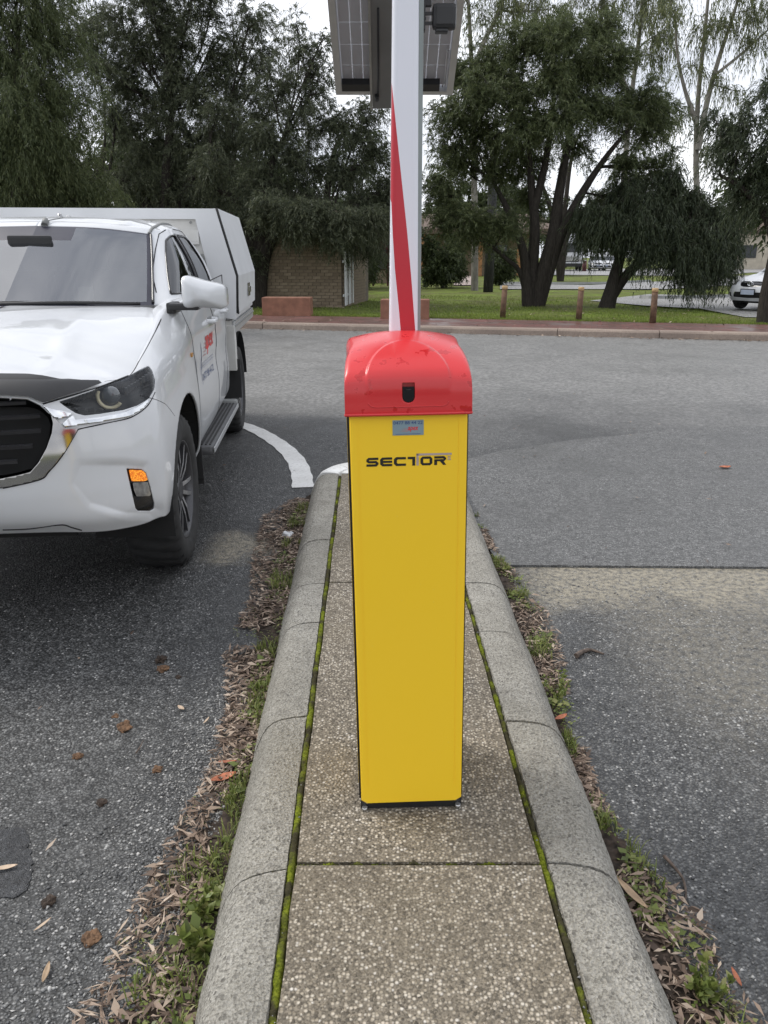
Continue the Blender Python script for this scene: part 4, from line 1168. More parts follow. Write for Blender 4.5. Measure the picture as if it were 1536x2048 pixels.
# ---- fog lamp cluster
fogs = ute_pair('fog_lamp', V - N * .004, f_fog, MAT['gloss_black'], ute)
for poly, nm, mt, d_ in ((c1((895, 766), (985, 769), (1012, 790), (1028, 838), (1000, 846), (915, 846), (905, 815)), 'indicator', 'amber', .004), (c1((922, 856), (1030, 852), (1050, 940), (1040, 950), (950, 952), (932, 910)), 'fog_lens', 'fog_clear', .003)):
    vv, fo_, fi = cut(V, f_fog, poly_sd(upix(V), poly))
    vv = vv + vnormals(vv, np.concatenate([fo_, fi])) * d_; vv, fi = compact(vv, fi)
    for sgn, par in ((1, fogs[0]), (-1, fogs[1])):
        o = np_obj(nm, vv * np.array([1, sgn, 1]), fi if sgn > 0 else fi[:, ::-1], MAT[mt], par, True)
# ---- bonnet
shut = crom(PX[7, :9], np.linspace(0, 8, 90))          # front centre -> rear corner along the shut line
rear = np.array([(-.27, .828, 1.172), (-.42, .80, 1.196), (-.56, .735, 1.210), (-.60, .55, 1.213), (-.565, .30, 1.214), (-.55, 0, 1.215)])
nT = 90
# bonnet grid: rays from a spine on the centre line out to the border (front edge + side + rear corner)
border = np.concatenate([shut, crom(rear, 60)[1:]])
spx = np.interp(np.linspace(0, 1, len(border)), [0, .42, 1], [.79, .2, -.50])
spine = np.stack([spx, 0 * spx, np.interp(spx, [-.55, -.2, .2, .6, .8], [1.219, 1.205, 1.150, 1.085, 1.045])], 1)
tt = np.linspace(0, 1, nT)
H = spine[None] * (1 - tt)[:, None, None] + border[None] * tt[:, None, None]
# height: crowned between spine and border
crown = .040 * (tt * (1 - tt) * 4)[:, None] ** .8 * np.interp(border[:, 0], [-.6, .3, .85], [.25, 1, .55])[None]
ys = np.abs(H[..., 1])
crease = .010 * np.exp(-((ys - (.52 + .10 * (H[..., 0] - .2))) / .05) ** 2) * np.clip((H[..., 0] + .35) / .3, 0, 1) * np.clip((1 - tt) / .15, 0, 1)[:, None]
H[..., 2] += crown + crease
H[..., 2] -= .003 * tt[:, None] ** 30
Vb_ = H.reshape(-1, 3); Fbn = grid_faces(nT, len(border))
nb_ = vnormals(Vb_, Fbn)
if nb_[:, 2].mean() < 0: Fbn = Fbn[:, ::-1]; nb_ = -nb_
hood_o = ute_whole('bonnet', Vb_, Fbn, MAT['car_white'], ute)
mb = MB(); mb.tube([(p[0], p[1] + .0, p[2] - .004) for p in border[44:]], .0045, 6); o = mb.build('panel_gap', MAT['seam'], hood_o); mirror_obj(o)
# bonnet protector from both surfaces
sd = poly_sd(upix(Vb_), P_PROT); sd = np.where(Vb_[:, 0] > .2, sd, 99)
v2, fo2, fi2 = cut(Vb_, Fbn, sd); n2 = vnormals(v2, np.concatenate([fo2, fi2])); v2 = v2 + n2 * .016
nb_ = np.concatenate([nb_, np.zeros((len(v2) - len(nb_), 3))]) if len(v2) > len(nb_) else nb_
v1 = V + N * .016; a1, b1 = compact(v1, f_prot); a2, b2 = compact(v2, fi2)
vv = np.concatenate([a1, a2]); ff = np.concatenate([b1, b2 + len(a1)])
ute_whole('bonnet_protector', vv, ff, MAT['black_plastic'], ute)
# ---- greenhouse
GX = np.array([
 [(-.46,0,1.205),(-.49,.35,1.205),(-.70,.715,1.212),(-.745,.805,1.205),(-.92,.848,1.215),(-1.30,.862,1.235),(-1.80,.858,1.25),(-2.13,.848,1.26),(-2.23,.775,1.26),(-2.235,0,1.26)],
 [(-.83,0,1.43),(-.855,.345,1.425),(-.985,.672,1.405),(-1.045,.752,1.395),(-1.20,.790,1.42),(-1.45,.802,1.43),(-1.86,.798,1.435),(-2.16,.785,1.43),(-2.24,.72,1.43),(-2.235,0,1.44)],
 [(-1.17,0,1.632),(-1.185,.34,1.622),(-1.255,.625,1.590),(-1.32,.692,1.578),(-1.42,.712,1.590),(-1.62,.716,1.600),(-1.92,.712,1.598),(-2.15,.695,1.575),(-2.215,.64,1.575),(-2.20,0,1.60)],
 [(-1.27,0,1.664),(-1.285,.34,1.655),(-1.33,.59,1.632),(-1.39,.645,1.627),(-1.50,.662,1.645),(-1.68,.667,1.652),(-1.90,.662,1.650),(-2.09,.645,1.632),(-2.13,.58,1.632),(-2.11,0,1.655)],
 [(-1.42,0,1.692),(-1.43,.28,1.688),(-1.46,.43,1.676),(-1.50,.47,1.674),(-1.58,.48,1.682),(-1.70,.485,1.684),(-1.86,.48,1.682),(-1.97,.46,1.672),(-1.99,.40,1.675),(-1.98,0,1.685)],
 [(-1.62,0,1.703),(-1.62,.0,1.703),(-1.63,.0,1.703),(-1.64,0,1.703),(-1.66,0,1.703),(-1.70,0,1.703),(-1.76,0,1.703),(-1.79,0,1.702),(-1.80,0,1.702),(-1.80,0,1.702)]], float)
tg = np.linspace(0, 9, 271); tr_ = np.linspace(0, 5, 101)
Gs = crom(GX, tr_); Gs = np.swapaxes(crom(np.swapaxes(Gs, 0, 1), tg), 0, 1)
# roof ribs and rails
rib = .006 * np.exp(-((np.abs(Gs[..., 1]) - .47) / .03) ** 2) * (Gs[..., 2] > 1.64)
Gs[..., 2] += rib
Vg = Gs.reshape(-1, 3); Fg = grid_faces(len(tr_), len(tg))
Ng = vnormals(Vg, Fg)
if Ng[Vg[:, 2] > 1.68][:, 2].mean() < 0: Fg = Fg[:, ::-1]; Ng = -Ng
uu = np.tile(tg, len(tr_)); vvp = np.repeat(tr_, len(tg))
fu, fv = uu[Fg].mean(1), vvp[Fg].mean(1)
ws = (fu < 2.0) & (fv < 2.0); inner_ws = (fu < 1.86) & (fv < 1.93) & (fv > .10)
sun_strip = (fu < .62) & (fv > 1.55) & inner_ws      # sensor patch at the top centre
f_wsg = Fg[inner_ws & ~sun_strip]; f_frit = Fg[ws & ~(inner_ws & ~sun_strip)]
Fr = Fg[~ws]
P_W1 = [(-.835, 1.265), (-.95, 1.345), (-1.165, 1.485), (-1.29, 1.558), (-1.38, 1.583), (-1.50, 1.592), (-1.485, 1.272)]
P_W2 = [(-1.56, 1.274), (-1.585, 1.594), (-1.90, 1.592), (-2.03, 1.572), (-2.10, 1.50), (-2.17, 1.34), (-2.16, 1.305)]
P_BP = [(-1.478, 1.262), (-1.495, 1.600), (-1.59, 1.602), (-1.565, 1.262)]
def cut_g(V, F_, poly):
    sd = poly_sd(V[:, [0, 2]], poly); sd = np.where((V[:, 1] > .55), sd, 9.); return cut(V, F_, sd)
Vg, Fr, g1 = cut_g(Vg, Fr, P_W1); Vg, Fr, g2 = cut_g(Vg, Fr, P_W2); Vg, Fr, gp = cut_g(Vg, Fr, P_BP)
Ng = vnormals(Vg, np.concatenate([Fr, g1, g2, gp]))
cab = ute_whole('cab_roof', Vg, Fr, MAT['car_white'], ute)
s_ = cab.modifiers.new('thickness', 'SOLIDIFY'); s_.thickness = .02; s_.offset = -1
wsc = ute_whole('windscreen', Vg, f_wsg, MAT['windscreen'], ute)
ute_whole('windscreen_border', Vg, f_frit, MAT['frit'], wsc)
for g in (g1, g2): ute_pair('side_window', Vg - Ng * .004, g, MAT['side_glass'], ute)
ute_pair('door_pillar', Vg + Ng * .001, gp, MAT['gloss_black'], ute)
gbvh = BVHTree.FromPolygons([tuple(v) for v in Gs.reshape(-1, 3)], [tuple(f) for f in Fg])
def on_g(x, z):
    h = gbvh.ray_cast(Vector((x, 2, z)), Vector((0, -1, 0))); return (x, (h[0].y if h[0] is not None else .8), z)
for Pw, nm in ((P_W1, 'window_seal'), (P_W2, 'window_seal')):
    Q = np.array(Pw + Pw[:1]); sg = np.linalg.norm(np.diff(Q, axis=0), axis=1); t_ = np.concatenate([[0], np.cumsum(sg)]); q = np.linspace(0, t_[-1], 60)
    mb = MB(); mb.tube([on_g(a, b) for a, b in zip(np.interp(q, t_, Q[:, 0]), np.interp(q, t_, Q[:, 1]))], .007, 6); o = mb.build(nm, MAT['gloss_black'], cab); mirror_obj(o)
# door-frame seam above the windows, dark strip at the screen's edge and the roof ditch moulding
mb = MB(); mb.tube([on_g(a, b) for a, b in ((-.80, 1.275), (-.93, 1.37), (-1.14, 1.505), (-1.29, 1.592), (-1.40, 1.618), (-1.6, 1.628), (-1.9, 1.624), (-2.06, 1.600))], .0035, 6); o = mb.build('panel_gap', MAT['seam'], cab); mirror_obj(o)
dp = [Gs[int(r / 5 * 100), int(c / 9 * 270)] for r, c in ((2.02, 1.96), (2.5, 2.05), (3.0, 2.3), (3.2, 3.0), (3.25, 4.2), (3.25, 5.5), (3.2, 6.8))]
mb = MB(); mb.tube(crom(np.array(dp), 40) + np.array([0, 0, .001]), .010, 6); o = mb.build('roof_moulding', MAT['grey_plate'], cab); mirror_obj(o)
mb = MB(); mb.tube(crom(np.array([Gs[int(r / 5 * 100), int(1.995 / 9 * 270)] for r in (.05, .6, 1.2, 1.7, 2.0)]), 30) + np.array([.004, .004, .002]), .007, 6); o = mb.build('screen_trim', MAT['gloss_black'], cab); mirror_obj(o)
# cowl, wipers, interior
mb = MB(); mb.add([(-.50, -.72, 1.207), (-.50, .72, 1.207), (-.68, .74, 1.214), (-.45, 0, 1.222), (-.68, -.74, 1.214)], [(0, 1, 2, 3, 4)]); cw_ = mb.build('cowl', MAT['black_plastic'], ute)
for pts in ([(-.62, .66, 1.226), (-.52, .30, 1.238), (-.50, -.08, 1.232)], [(-.54, .15, 1.240), (-.50, -.35, 1.236), (-.56, -.62, 1.228)]):
    mb = MB(); mb.tube(crom(np.array(pts), 12), .009, 6); mb.build('wiper', MAT['black_plastic'], ute)
mb = MB(); mb.box((-.88, 0, 1.10), (.36, 1.34, .22), bev=.06); mb.box((-1.0, -.38, 1.20), (.2, .4, .09), bev=.04); mb.build('dashboard', MAT['seat'], ute)
for y in (-.36, .36):
    for x, hgt in ((-1.55, 1.0), (-2.02, .98)):
        mb = MB(); mb.box((x, y, .86), (.46, .5, .18), bev=.05); mb.box((x - .20, y, 1.13), (.14, .48, .52), bev=.06); mb.box((x - .22, y, 1.45), (.10, .26, .16), bev=.04); mb.build('seat', MAT['seat'], ute)
mb = MB(); t = np.linspace(0, 2 * math.pi, 25); mb.tube([(-1.10 + .07 * math.sin(a), -.37 + .18 * math.cos(a), 1.16 + .16 * math.sin(a)) for a in t], .014, 6); mb.build('steering_wheel', MAT['black_plastic'], ute)
mb = MB(); mb.box((-1.30, 0, 1.28), (1.8, 1.5, .04)) if False else mb.box((-1.4, 0, .72), (1.6, 1.62, .06)); mb.build('cab_floor', MAT['underbody'], ute)
mb = MB(); mb.box((-1.02, 0, 1.545), (.03, .24, .065), bev=.012); mb.build('rear_view_mirror', MAT['black_plastic'], ute)
# roof antenna
mb = MB(); V_ = []
ax_, ay_ = -1.40, None
hp = None
d = ray(91, 449); o_ = CP - UO
ol_ = Vector((float(o_ @ UE1), float(o_ @ UE2), float(o_[2]))); dl = Vector((float(d @ UE1), float(d @ UE2), float(d[2]))).normalized()
h = gbvh.ray_cast(ol_, dl); hp = h[0] if h[0] is not None else Vector((-1.35, -.0, 1.68))
mb.tube([tuple(hp + Vector((.02, 0, -.005))), tuple(hp + Vector((-.01, 0, .022))), tuple(hp + Vector((-.05, 0, .018)))], [.020, .018, .008], 8); mb.tube([tuple(hp + Vector((-.01, .004, .020))), tuple(hp + Vector((-.10, .075, .042)))], .003, 5); mb.build('antenna', MAT['grey_plate'], ute)
# ---- mirrors, handles, markers
def mirror_shell():
    mb = MB(); n, m = 14, 24; V_, F_ = [], []
    for i in range(n + 1):
        s = i / n                                    # front to back
        x = -.34 - .16 * s
        k = math.sin(min(1, s * 1.6 + .12) * math.pi / 2) ** .6
        for j in range(m):
            a = 2 * math.pi * j / m; ca, sa = math.cos(a), math.sin(a)
            ex = .32
            yy = np.sign(ca) * abs(ca) ** ex * .106; zz_ = np.sign(sa) * abs(sa) ** ex * .072
            yy *= k; zz_ *= k * (1 - .18 * (yy / .106)) 
            V_.append((x - .05 * (yy / .106), 1.028 + yy, 1.276 + zz_ + .010 * (0 if yy > 0 else 1) - .01 * (yy / .106)))
    for i in range(n):
        for j in range(m): F_.append((i * m + j, i * m + (j + 1) % m, (i + 1) * m + (j + 1) % m, (i + 1) * m + j))
    F_ += [tuple(range(m))[::-1], tuple(n * m + j for j in range(m))]
    mb.add(V_, F_, True); return mb
o = mirror_shell().build('side_mirror', MAT['car_white'], ute); o2 = mirror_obj(o)
for oo, sg in ((o, 1), (o2, -1)):
    mb = MB(); mb.box((-.497, sg * 1.025, 1.278), (.006, .165, .10), bev=.002); mb.build('mirror_glass', MAT['chrome'], oo)
    mb = MB(); mb.box((-.42, sg * .925, 1.222), (.10, .15, .034), bev=.010); mb.box((-.46, sg * .860, 1.215), (.15, .05, .055), bev=.012); mb.build('mirror_stalk', MAT['black_plastic'], oo)
for dpair, x, z in ((doors[0], -1.33, 1.085), (doors[1], -2.04, 1.10)):
    y = on_side(x, z)[1]
    mb = MB(); mb.tube(crom(np.array([(x + .105, y - .004, z), (x + .09, y + .030, z), (x, y + .040, z), (x - .09, y + .030, z), (x - .105, y - .004, z)]), 24), .0145, 8); o = mb.build('door_handle', MAT['car_white'], dpair[0]); mirror_obj(o, dpair[1])
    mb = MB(); mb.box((x, y - .004, z), (.15, .012, .045), bev=.004); o = mb.build('handle_recess', MAT['grey_plate'], dpair[0]); mirror_obj(o, dpair[1])
y = on_side(-.36, .985)[1]; mb = MB(); mb.box((-.36, y + .003, .985), (.045, .012, .022), bev=.005); o = mb.build('side_marker', MAT['beacon'], ute); mirror_obj(o)
# ---- door sign
def side_text(body, x0, x1, z0, z1, mat, shear=0, bold=.0, dshift=.0022):
    P, Fs = text_mesh(body, 1.0, shear, bold); P = (P - P.min(0)) / (P.max(0) - P.min(0))
    for pr, sg in ((doors[0][0], 1), (doors[0][1], -1)):
        q = []
        for a, b in P:
            x = x0 + (x1 - x0) * a if sg > 0 else x0 + (x1 - x0) * (1 - a); z = z0 + (z1 - z0) * b; p = on_side(x, z, dshift); q.append((p[0], sg * p[1], p[2]))
        # the left side reads front to back, so its letters run from nose to tail
        np_obj('door_lettering', np.array(q), Fs, mat, pr)
side_text('apex', -1.00, -1.36, .905, 1.015, MAT['print_red'], .2, .02)
side_text('0477 88 44 22', -.86, -1.34, .775, .815, MAT['print_blue'], 0, .0)
for sg, pr in ((1, doors[0][0]), (-1, doors[0][1])):
    for k in range(4):
        pts = [on_side(-.85 - .03 * k, .915 + .02 * k, .002), on_side(-1.0, .91 + .022 * k, .002), on_side(-1.0, .918 + .022 * k, .002)]
        np_obj('door_swoosh', np.array([(p[0], sg * p[1], p[2]) for p in pts]), [(0, 1, 2)], MAT['print_pink'], pr)
    for zz0, zz1 in ((.846, .856), (.862, .876)):
        bp_ = [on_side(x, zz0, .002) for x in np.linspace(-.86, -1.36, 8)] + [on_side(x, zz1, .002) for x in np.linspace(-1.36, -.86, 8)]
        np_obj('door_band', np.array([(p[0], sg * p[1], p[2]) for p in bp_]), [tuple(range(16))], MAT['print_grey'], pr)
    ln_ = [on_side(-.825, z, .002) for z in np.linspace(.76, 1.0, 6)] + [on_side(-.833, z, .002) for z in np.linspace(1.0, .76, 6)]
    np_obj('door_line', np.array([(p[0], sg * p[1], p[2]) for p in ln_]), [tuple(range(12))], MAT['print_blue'], pr)
# ---- wheels
WR, WW = .378, .255
def make_tyre():
    prof = [(-.105, .235), (-.122, .262), (-.127, .31), (-.120, .350), (-.100, .368), (-.07, .374), (0, .378), (.07, .374), (.100, .368), (.120, .350), (.127, .31), (.122, .262), (.105, .235)]
    m = 180; V_ = []
    for k in range(m):
        a = 2 * math.pi * k / m; ph = k % 6
        for i, (yy, r) in enumerate(prof):
            dr = 0
            if 3 <= i <= 9 and (ph + i) % 6 < 2: dr = -.011
            if i in (3, 9) and ph < 3: dr = -.009
            V_.append(((r + dr) * math.cos(a), yy, (r + dr) * math.sin(a)))
    n_ = len(prof); Fs = []
    for k in range(m):
        for i in range(n_ - 1): Fs.append((k * n_ + i, k * n_ + i + 1, ((k + 1) % m) * n_ + i + 1, ((k + 1) % m) * n_ + i))
    return np_mesh('tyre', np.array(V_), np.array(Fs), MAT['tyre'], False)
def lathe(prof, m, mat, name, smooth=True):
    V_ = [(r * math.cos(2 * math.pi * k / m), y, r * math.sin(2 * math.pi * k / m)) for k in range(m) for (y, r) in prof]; n_ = len(prof)
    Fs = [(k * n_ + i, k * n_ + i + 1, ((k + 1) % m) * n_ + i + 1, ((k + 1) % m) * n_ + i) for k in range(m) for i in range(n_ - 1)]
    return np_mesh(name, np.array(V_), np.array(Fs), mat, smooth)
tyre_me = make_tyre()
rim_me = lathe([(-.10, .236), (.06, .215), (.098, .224), (.108, .236), (.112, .240), (.106, .242), (.09, .238)], 64, MAT['rim_dark'], 'rim')
back_me = lathe([(.02, .222), (.015, .0001)], 32, MAT['underbody'], 'wheel_back')
hub_me = lathe([(.04, .075), (.085, .066), (.092, .050), (.088, .034), (.090, .0001)], 24, MAT['rim_dark'], 'hub')
sp = MB(); spd = MB()
for k in range(6):
    for da in (-.17, .17):
        a = 2 * math.pi * k / 6 + .2
        R = Matrix.Rotation(-(a), 4, 'Y')
        def rad(r, off, y): v = R @ Vector((r, y, off)); return tuple(v)
        o0, o1 = da * .10, da * .24
        w_in, w_out = .011, .010
        Vt = [rad(.050, o0 - w_in, .086), rad(.050, o0 + w_in, .086), rad(.13, o1 * .75 + w_out, .100), rad(.13, o1 * .75 - w_out, .100), rad(.224, o1 + w_out, .103), rad(.224, o1 - w_out, .103)]
        sp.add(Vt, [(0, 1, 2, 3), (3, 2, 4, 5)])
        Vd = [(x, y - .001, z) for x, y, z in Vt] + [(x, y - .040, z) for x, y, z in Vt]
        spd.add(Vd, [(0, 1, 7, 6), (1, 2, 8, 7), (2, 4, 10, 8), (4, 5, 11, 10), (5, 3, 9, 11), (3, 0, 6, 9), (0, 1, 2, 3), (3, 2, 4, 5)])
    a = 2 * math.pi * k / 6 + .2; R = Matrix.Rotation(-a, 4, 'Y')
    Vd = [tuple(R @ Vector(v)) for v in ((.05, .078, -.02), (.05, .078, .02), (.12, .086, .020), (.12, .086, -.020))]
    spd.add(Vd, [(0, 1, 2, 3)])
first = None
def to_me(mb, mat, nm):
    me = bpy.data.meshes.new(nm); me.from_pydata(mb.v, [], mb.f); me.materials.append(mat); me.update(); return me
sp_me, spd_me = to_me(sp, MAT['rim_alu'], 'spoke_face'), to_me(spd, MAT['rim_dark'], 'spoke_body')
for x in (0.0, -3.107):
    for sg in (1, -1):
        wh = link_mesh('wheel', rim_me, ute); wh.location = (x, sg * (.815 if x > -1 else .795), .374)
        if sg < 0: wh.rotation_euler = (0, 0, math.pi)
        for me in (tyre_me, back_me, hub_me, sp_me, spd_me): link_mesh(me.name.split('.')[0], me, wh)
# wheel wells and underside
mb = MB(); mb.box((-.9, 0, .52), (3.3, 1.25, .22)); mb.box((-.45, 0, .80), (2.2, 1.2, .4)); mb.box((.45, 0, .55), (.7, 1.30, .22)); mb.box((-1.4, 0, .56), (1.5, 1.68, .24)); mb.build('chassis', MAT['underbody'], ute)
for sg in (1, -1):
    V_ = []; Fs_ = []
    for t in np.linspace(-.2, math.pi + .2, 20):
        V_ += [(-.025 + .462 * math.cos(t), sg * .60, .375 + .47 * math.sin(t)), (-.025 + .462 * math.cos(t), sg * .945, .375 + .47 * math.sin(t))]
    Fs_ = [(2 * i, 2 * i + 1, 2 * i + 3, 2 * i + 2) for i in range(19)] + [tuple(range(0, 40, 2))]
    mb = MB(); mb.add(V_, Fs_); mb.build('wheel_arch_liner', MAT['underbody'], ute)
    mb = MB(); mb.box((-.485, sg * .87, .36), (.012, .15, .20), bev=.003); mb.build('mud_flap', MAT['black_rubber'], ute)
    # side step
    mb = MB(); mb.box((-1.36, sg * .915, .405), (1.42, .145, .055), bev=.022); stp = mb.build('side_step', MAT['step'], ute)
    for k in range(5): mb = MB(); mb.box((-1.36, sg * (.865 + .024 * k), .4345), (1.34, .010, .006)); mb.build('step_rib', MAT['black_rubber'], stp)
    mb = MB(); mb.box((-1.36, sg * .990, .412), (1.42, .008, .030), bev=.003); mb.build('step_edge', MAT['alu'], stp)
    mb = MB(); mb.box((-2.10, sg * .915, .425), (.10, .14, .05), bev=.02); mb.build('step_end', MAT['grey_plate'], stp)
# ---- tray and canopy
XF, XR = -2.36, -4.10
tray = MB(); tray.box(((XF + XR) / 2, 0, .955), (XF - XR, 1.90, .10)); tray_o = tray.build('tray', MAT['dusty_white'], ute)
for sg in (1, -1):
    mb = MB(); mb.box(((XF + XR) / 2, sg * .962, .955), (XF - XR, .022, .085), bev=.004); mb.build('coaming_rail', MAT['alu'], tray_o)
    mb = MB(); mb.box(((XF + XR) / 2, sg * .975, .965), (XF - XR, .012, .012)); mb.build('rope_rail', MAT['galv'], tray_o)
    mb = MB(); mb.box((XF - .03, sg * .925, .80), (.10, .085, .34), bev=.004); mb.build('tray_leg', MAT['dusty_white'], tray_o)
    mb = MB(); mb.box((XF - .05, sg * .86, .56), (.02, .26, .30), bev=.004); mb.build('mud_flap', MAT['black_rubber'], tray_o)
    V_, Fs_ = [], []
    for t in np.linspace(.1, math.pi - .1, 14): V_ += [(-3.107 + .47 * math.cos(t), sg * .62, .40 + .46 * math.sin(t)), (-3.107 + .47 * math.cos(t), sg * .93, .40 + .46 * math.sin(t))]
    mb = MB(); mb.add(V_, [(2 * i, 2 * i + 1, 2 * i + 3, 2 * i + 2) for i in range(13)]); mb.build('rear_guard', MAT['underbody'], tray_o)
mb = MB(); mb.box((-3.1, 0, .72), (2.1, 1.0, .16)); mb.box((-3.107, 0, .374), (.10, 1.5, .10)); mb.build('rear_chassis', MAT['underbody'], ute)
# canopy: faceted box, sides slope in above the crease
ZT0, ZT1, ZC, ZB = 1.795, 1.815, 1.325, 1.012
YT, YC_, YB = .880, 1.0, .985
sec = lambda zt: [(-YB, ZB), (-YC_, ZC), (-YT, zt), (YT, zt), (YC_, ZC), (YB, ZB)]
Vc = [(XF, y, z) for y, z in sec(ZT0)] + [(XR, y, z) for y, z in sec(ZT1)]
mb = MB(); inset = [(y * .985, z - (.006 if z > 1.7 else 0)) for y, z in sec(ZT0)]
Vc = [(XF, y, z) for y, z in inset] + [(XR, y, z + .012) for y, z in inset]
mb.add(Vc, [tuple(range(6)), tuple(range(11, 5, -1))] + [(i, (i + 1) % 6, 6 + (i + 1) % 6, 6 + i) for i in range(6)]); can = mb.build('canopy', MAT['white_panel'], ute)
# front frame with the recessed panel behind the cab
def front_poly(k, d): return [(y * k, z + (d if z < 1.2 else -d)) for y, z in sec(ZT0)]
outer, innr = sec(ZT0), [(-.80, ZB + .03), (-.815, 1.30), (-.735, ZT0 - .072), (.735, ZT0 - .072), (.815, 1.30), (.80, ZB + .03)]
mb = MB()
for i in range(6):
    if i == 5: continue
    j = (i + 1) % 6; a, b, c_, d_ = outer[i], outer[j], innr[j], innr[i]
    mb.add([(XF + .020, *p) for p in (a, b, c_, d_)] + [(XF - .004, *p) for p in (a, b, c_, d_)], [(0, 1, 2, 3), (0, 4, 5, 1), (3, 2, 6, 7), (4, 7, 6, 5)])
mb.build('canopy_front_frame', MAT['white_panel'], can)
mb = MB(); mb.add([(XF + .0015, *p) for p in innr], [tuple(range(6))]); mb.build('canopy_front_panel', MAT['dusty_white'], can)
mb = MB(); mb.box((XF + .012, 0, 1.60), (.014, 1.50, .10)); mb.build('canopy_crossbar', MAT['dusty_white'], can)
for y in (-.70, -.42, .42, .70):
    mb = MB(); mb.tube([(XF + .018, y, 1.70), (XF + .027, y, 1.70)], .010, 8); mb.build('canopy_bolt', MAT['grey_plate'], can)
for sg in (1, -1):
    mb = MB(); mb.box((XF + .030, sg * .74, 1.46), (.03, .07, .05), bev=.005); mb.tube([(XF + .03, sg * .78, 1.45), (XF + .03, sg * .80, 1.30), (XF + .02, sg * .84, 1.15)], .008, 6); mb.build('canopy_catch', MAT['grey_plate'], can)
    # gull-wing door: two facets, with a black seal at its front edge
    off = .012
    q = [(YT + .010, 1.800), (YC_ + off, ZC + .004), (YB + off + .002, ZB + .045)]
    xs0, xs1 = XF - .045, XR + .03
    Vd = [(xs0, sg * y, z) for y, z in q] + [(xs1, sg * y, z + .012) for y, z in q] + [(xs0, sg * (y - .03), z) for y, z in q] + [(xs1, sg * (y - .03), z + .012) for y, z in q]
    mb = MB(); mb.add(Vd, [(0, 1, 4, 3), (1, 2, 5, 4), (0, 6, 7, 1), (1, 7, 8, 2), (3, 4, 10, 9), (4, 5, 11, 10), (0, 3, 9, 6), (2, 8, 11, 5), (6, 9, 10, 7), (7, 10, 11, 8)]); cd = mb.build('canopy_door', MAT['white_panel'], can)
    mb = MB(); mb.tube([(XF - .030, sg * (y - .008), z) for y, z in q], .012, 6); mb.build('door_seal', MAT['black_rubber'], can)
    mb = MB(); mb.tube([(XF - .028, sg * (YB + .006), 1.14), (XF - .05, sg * (YB + .012), 1.10), (XF - .058, sg * (YB + .012), 1.05)], .007, 6); mb.build('seal_cable', MAT['black_rubber'], can)
    mb = MB(); mb.box((-3.30, sg * (YC_ + .012), 1.20), (.16, .010, .11), bev=.004); mb.box((-3.30, sg * (YC_ + .020), 1.20), (.10, .016, .05), bev=.006); mb.build('canopy_lock', MAT['chrome_dark'], cd)
# filler between cab and tray seen through the gap
mb = MB(); mb.box((-2.29, 0, .80), (.05, 1.5, .45)); mb.build('cab_rear_wall', MAT['underbody'], ute)

# dark shut lines on the nose, traced on the real surface
def seam_pix(pts, r=.003, out=.0):
    P = [pix_on(*p)[0] for p in pts]; P = np.array([tuple(p) for p in P if p is not None])
    if len(P) > 2:
        mb = MB(); mb.tube(crom(P, 4 * len(P)), r, 5); o = mb.build('panel_gap', MAT['seam'], body); mirror_obj(o)
seam_pix([(545, 484), (700, 450), (880, 412), (960, 376), (1020, 330), (1050, 290), (1082, 225)], .0026)
seam_pix([(545, 484), (505, 552), (452, 643), (398, 718), (342, 780), (302, 826), (215, 854), (120, 876), (20, 896)], .0026)
seam_pix([(300, 308), (420, 272), (560, 230), (700, 186), (800, 148), (895, 110)], .0035)
seam_pix([(20, 1185), (200, 1178), (420, 1150), (500, 1168), (570, 1188), (640, 1205)], .0035)
# ================================================================== BACKGROUND THINGS
def on_lawn(px, py): p = onz(px, py, .12); return p
KA = math.atan2(kd[1], kd[0])
# terracotta concrete blocks at the path edge
for (xa, xb, yb, h, lab) in ((525, 623, 632, .44, 'terracotta concrete block in front of the brick wall'), (762, 859, 638, .44, 'terracotta concrete block half hidden behind the upright boom arm')):
    a, b = on_lawn(xa, yb), on_lawn(xb, yb); L = np.linalg.norm(b - a)
    e = empty('concrete_block', tuple((a + b) / 2 + np.array([0, .2, -.01])), KA * .3); tag(e, lab, 'concrete block', 'terracotta blocks along the path')
    mb = MB(); mb.box((0, 0, h / 2), (L, .40, h), bev=.025); mb.build('block', MAT['terracotta'], e)
    mb = MB(); mb.box((0, 0, .012), (L + .03, .43, .024)); mb.build('footing', MAT['terracotta'], e)
# timber bollards
for k, (px, py, lab) in enumerate(((1005, 636, 'brown timber bollard with pale top nearest the big multi-trunk tree'), (1157, 641, 'brown timber bollard with pale top in front of the leaning trunk'), (1305, 646, 'brown timber bollard with pale top beside the side road'))):
    p = on_lawn(px, py); e = empty('timber_bollard', (p[0], p[1], .10)); e.rotation_euler = (0, math.radians((1.5, 2.5, 1.2)[k]), k * 1.1); tag(e, lab, 'bollard', 'timber bollards along the brick path')
    mb = MB(); mb.tube([(0, 0, 0), (0, 0, .3), (.004, 0, .66)], [.070, .066, .064], 12); mb.build('post', MAT['timber'], e)
    mb = MB(); mb.tube([(.004, 0, .662), (.004, 0, .73), (.004, 0, .742)], [.068, .067, .056], 12); mb.build('post_top', MAT['timber_top'], e)
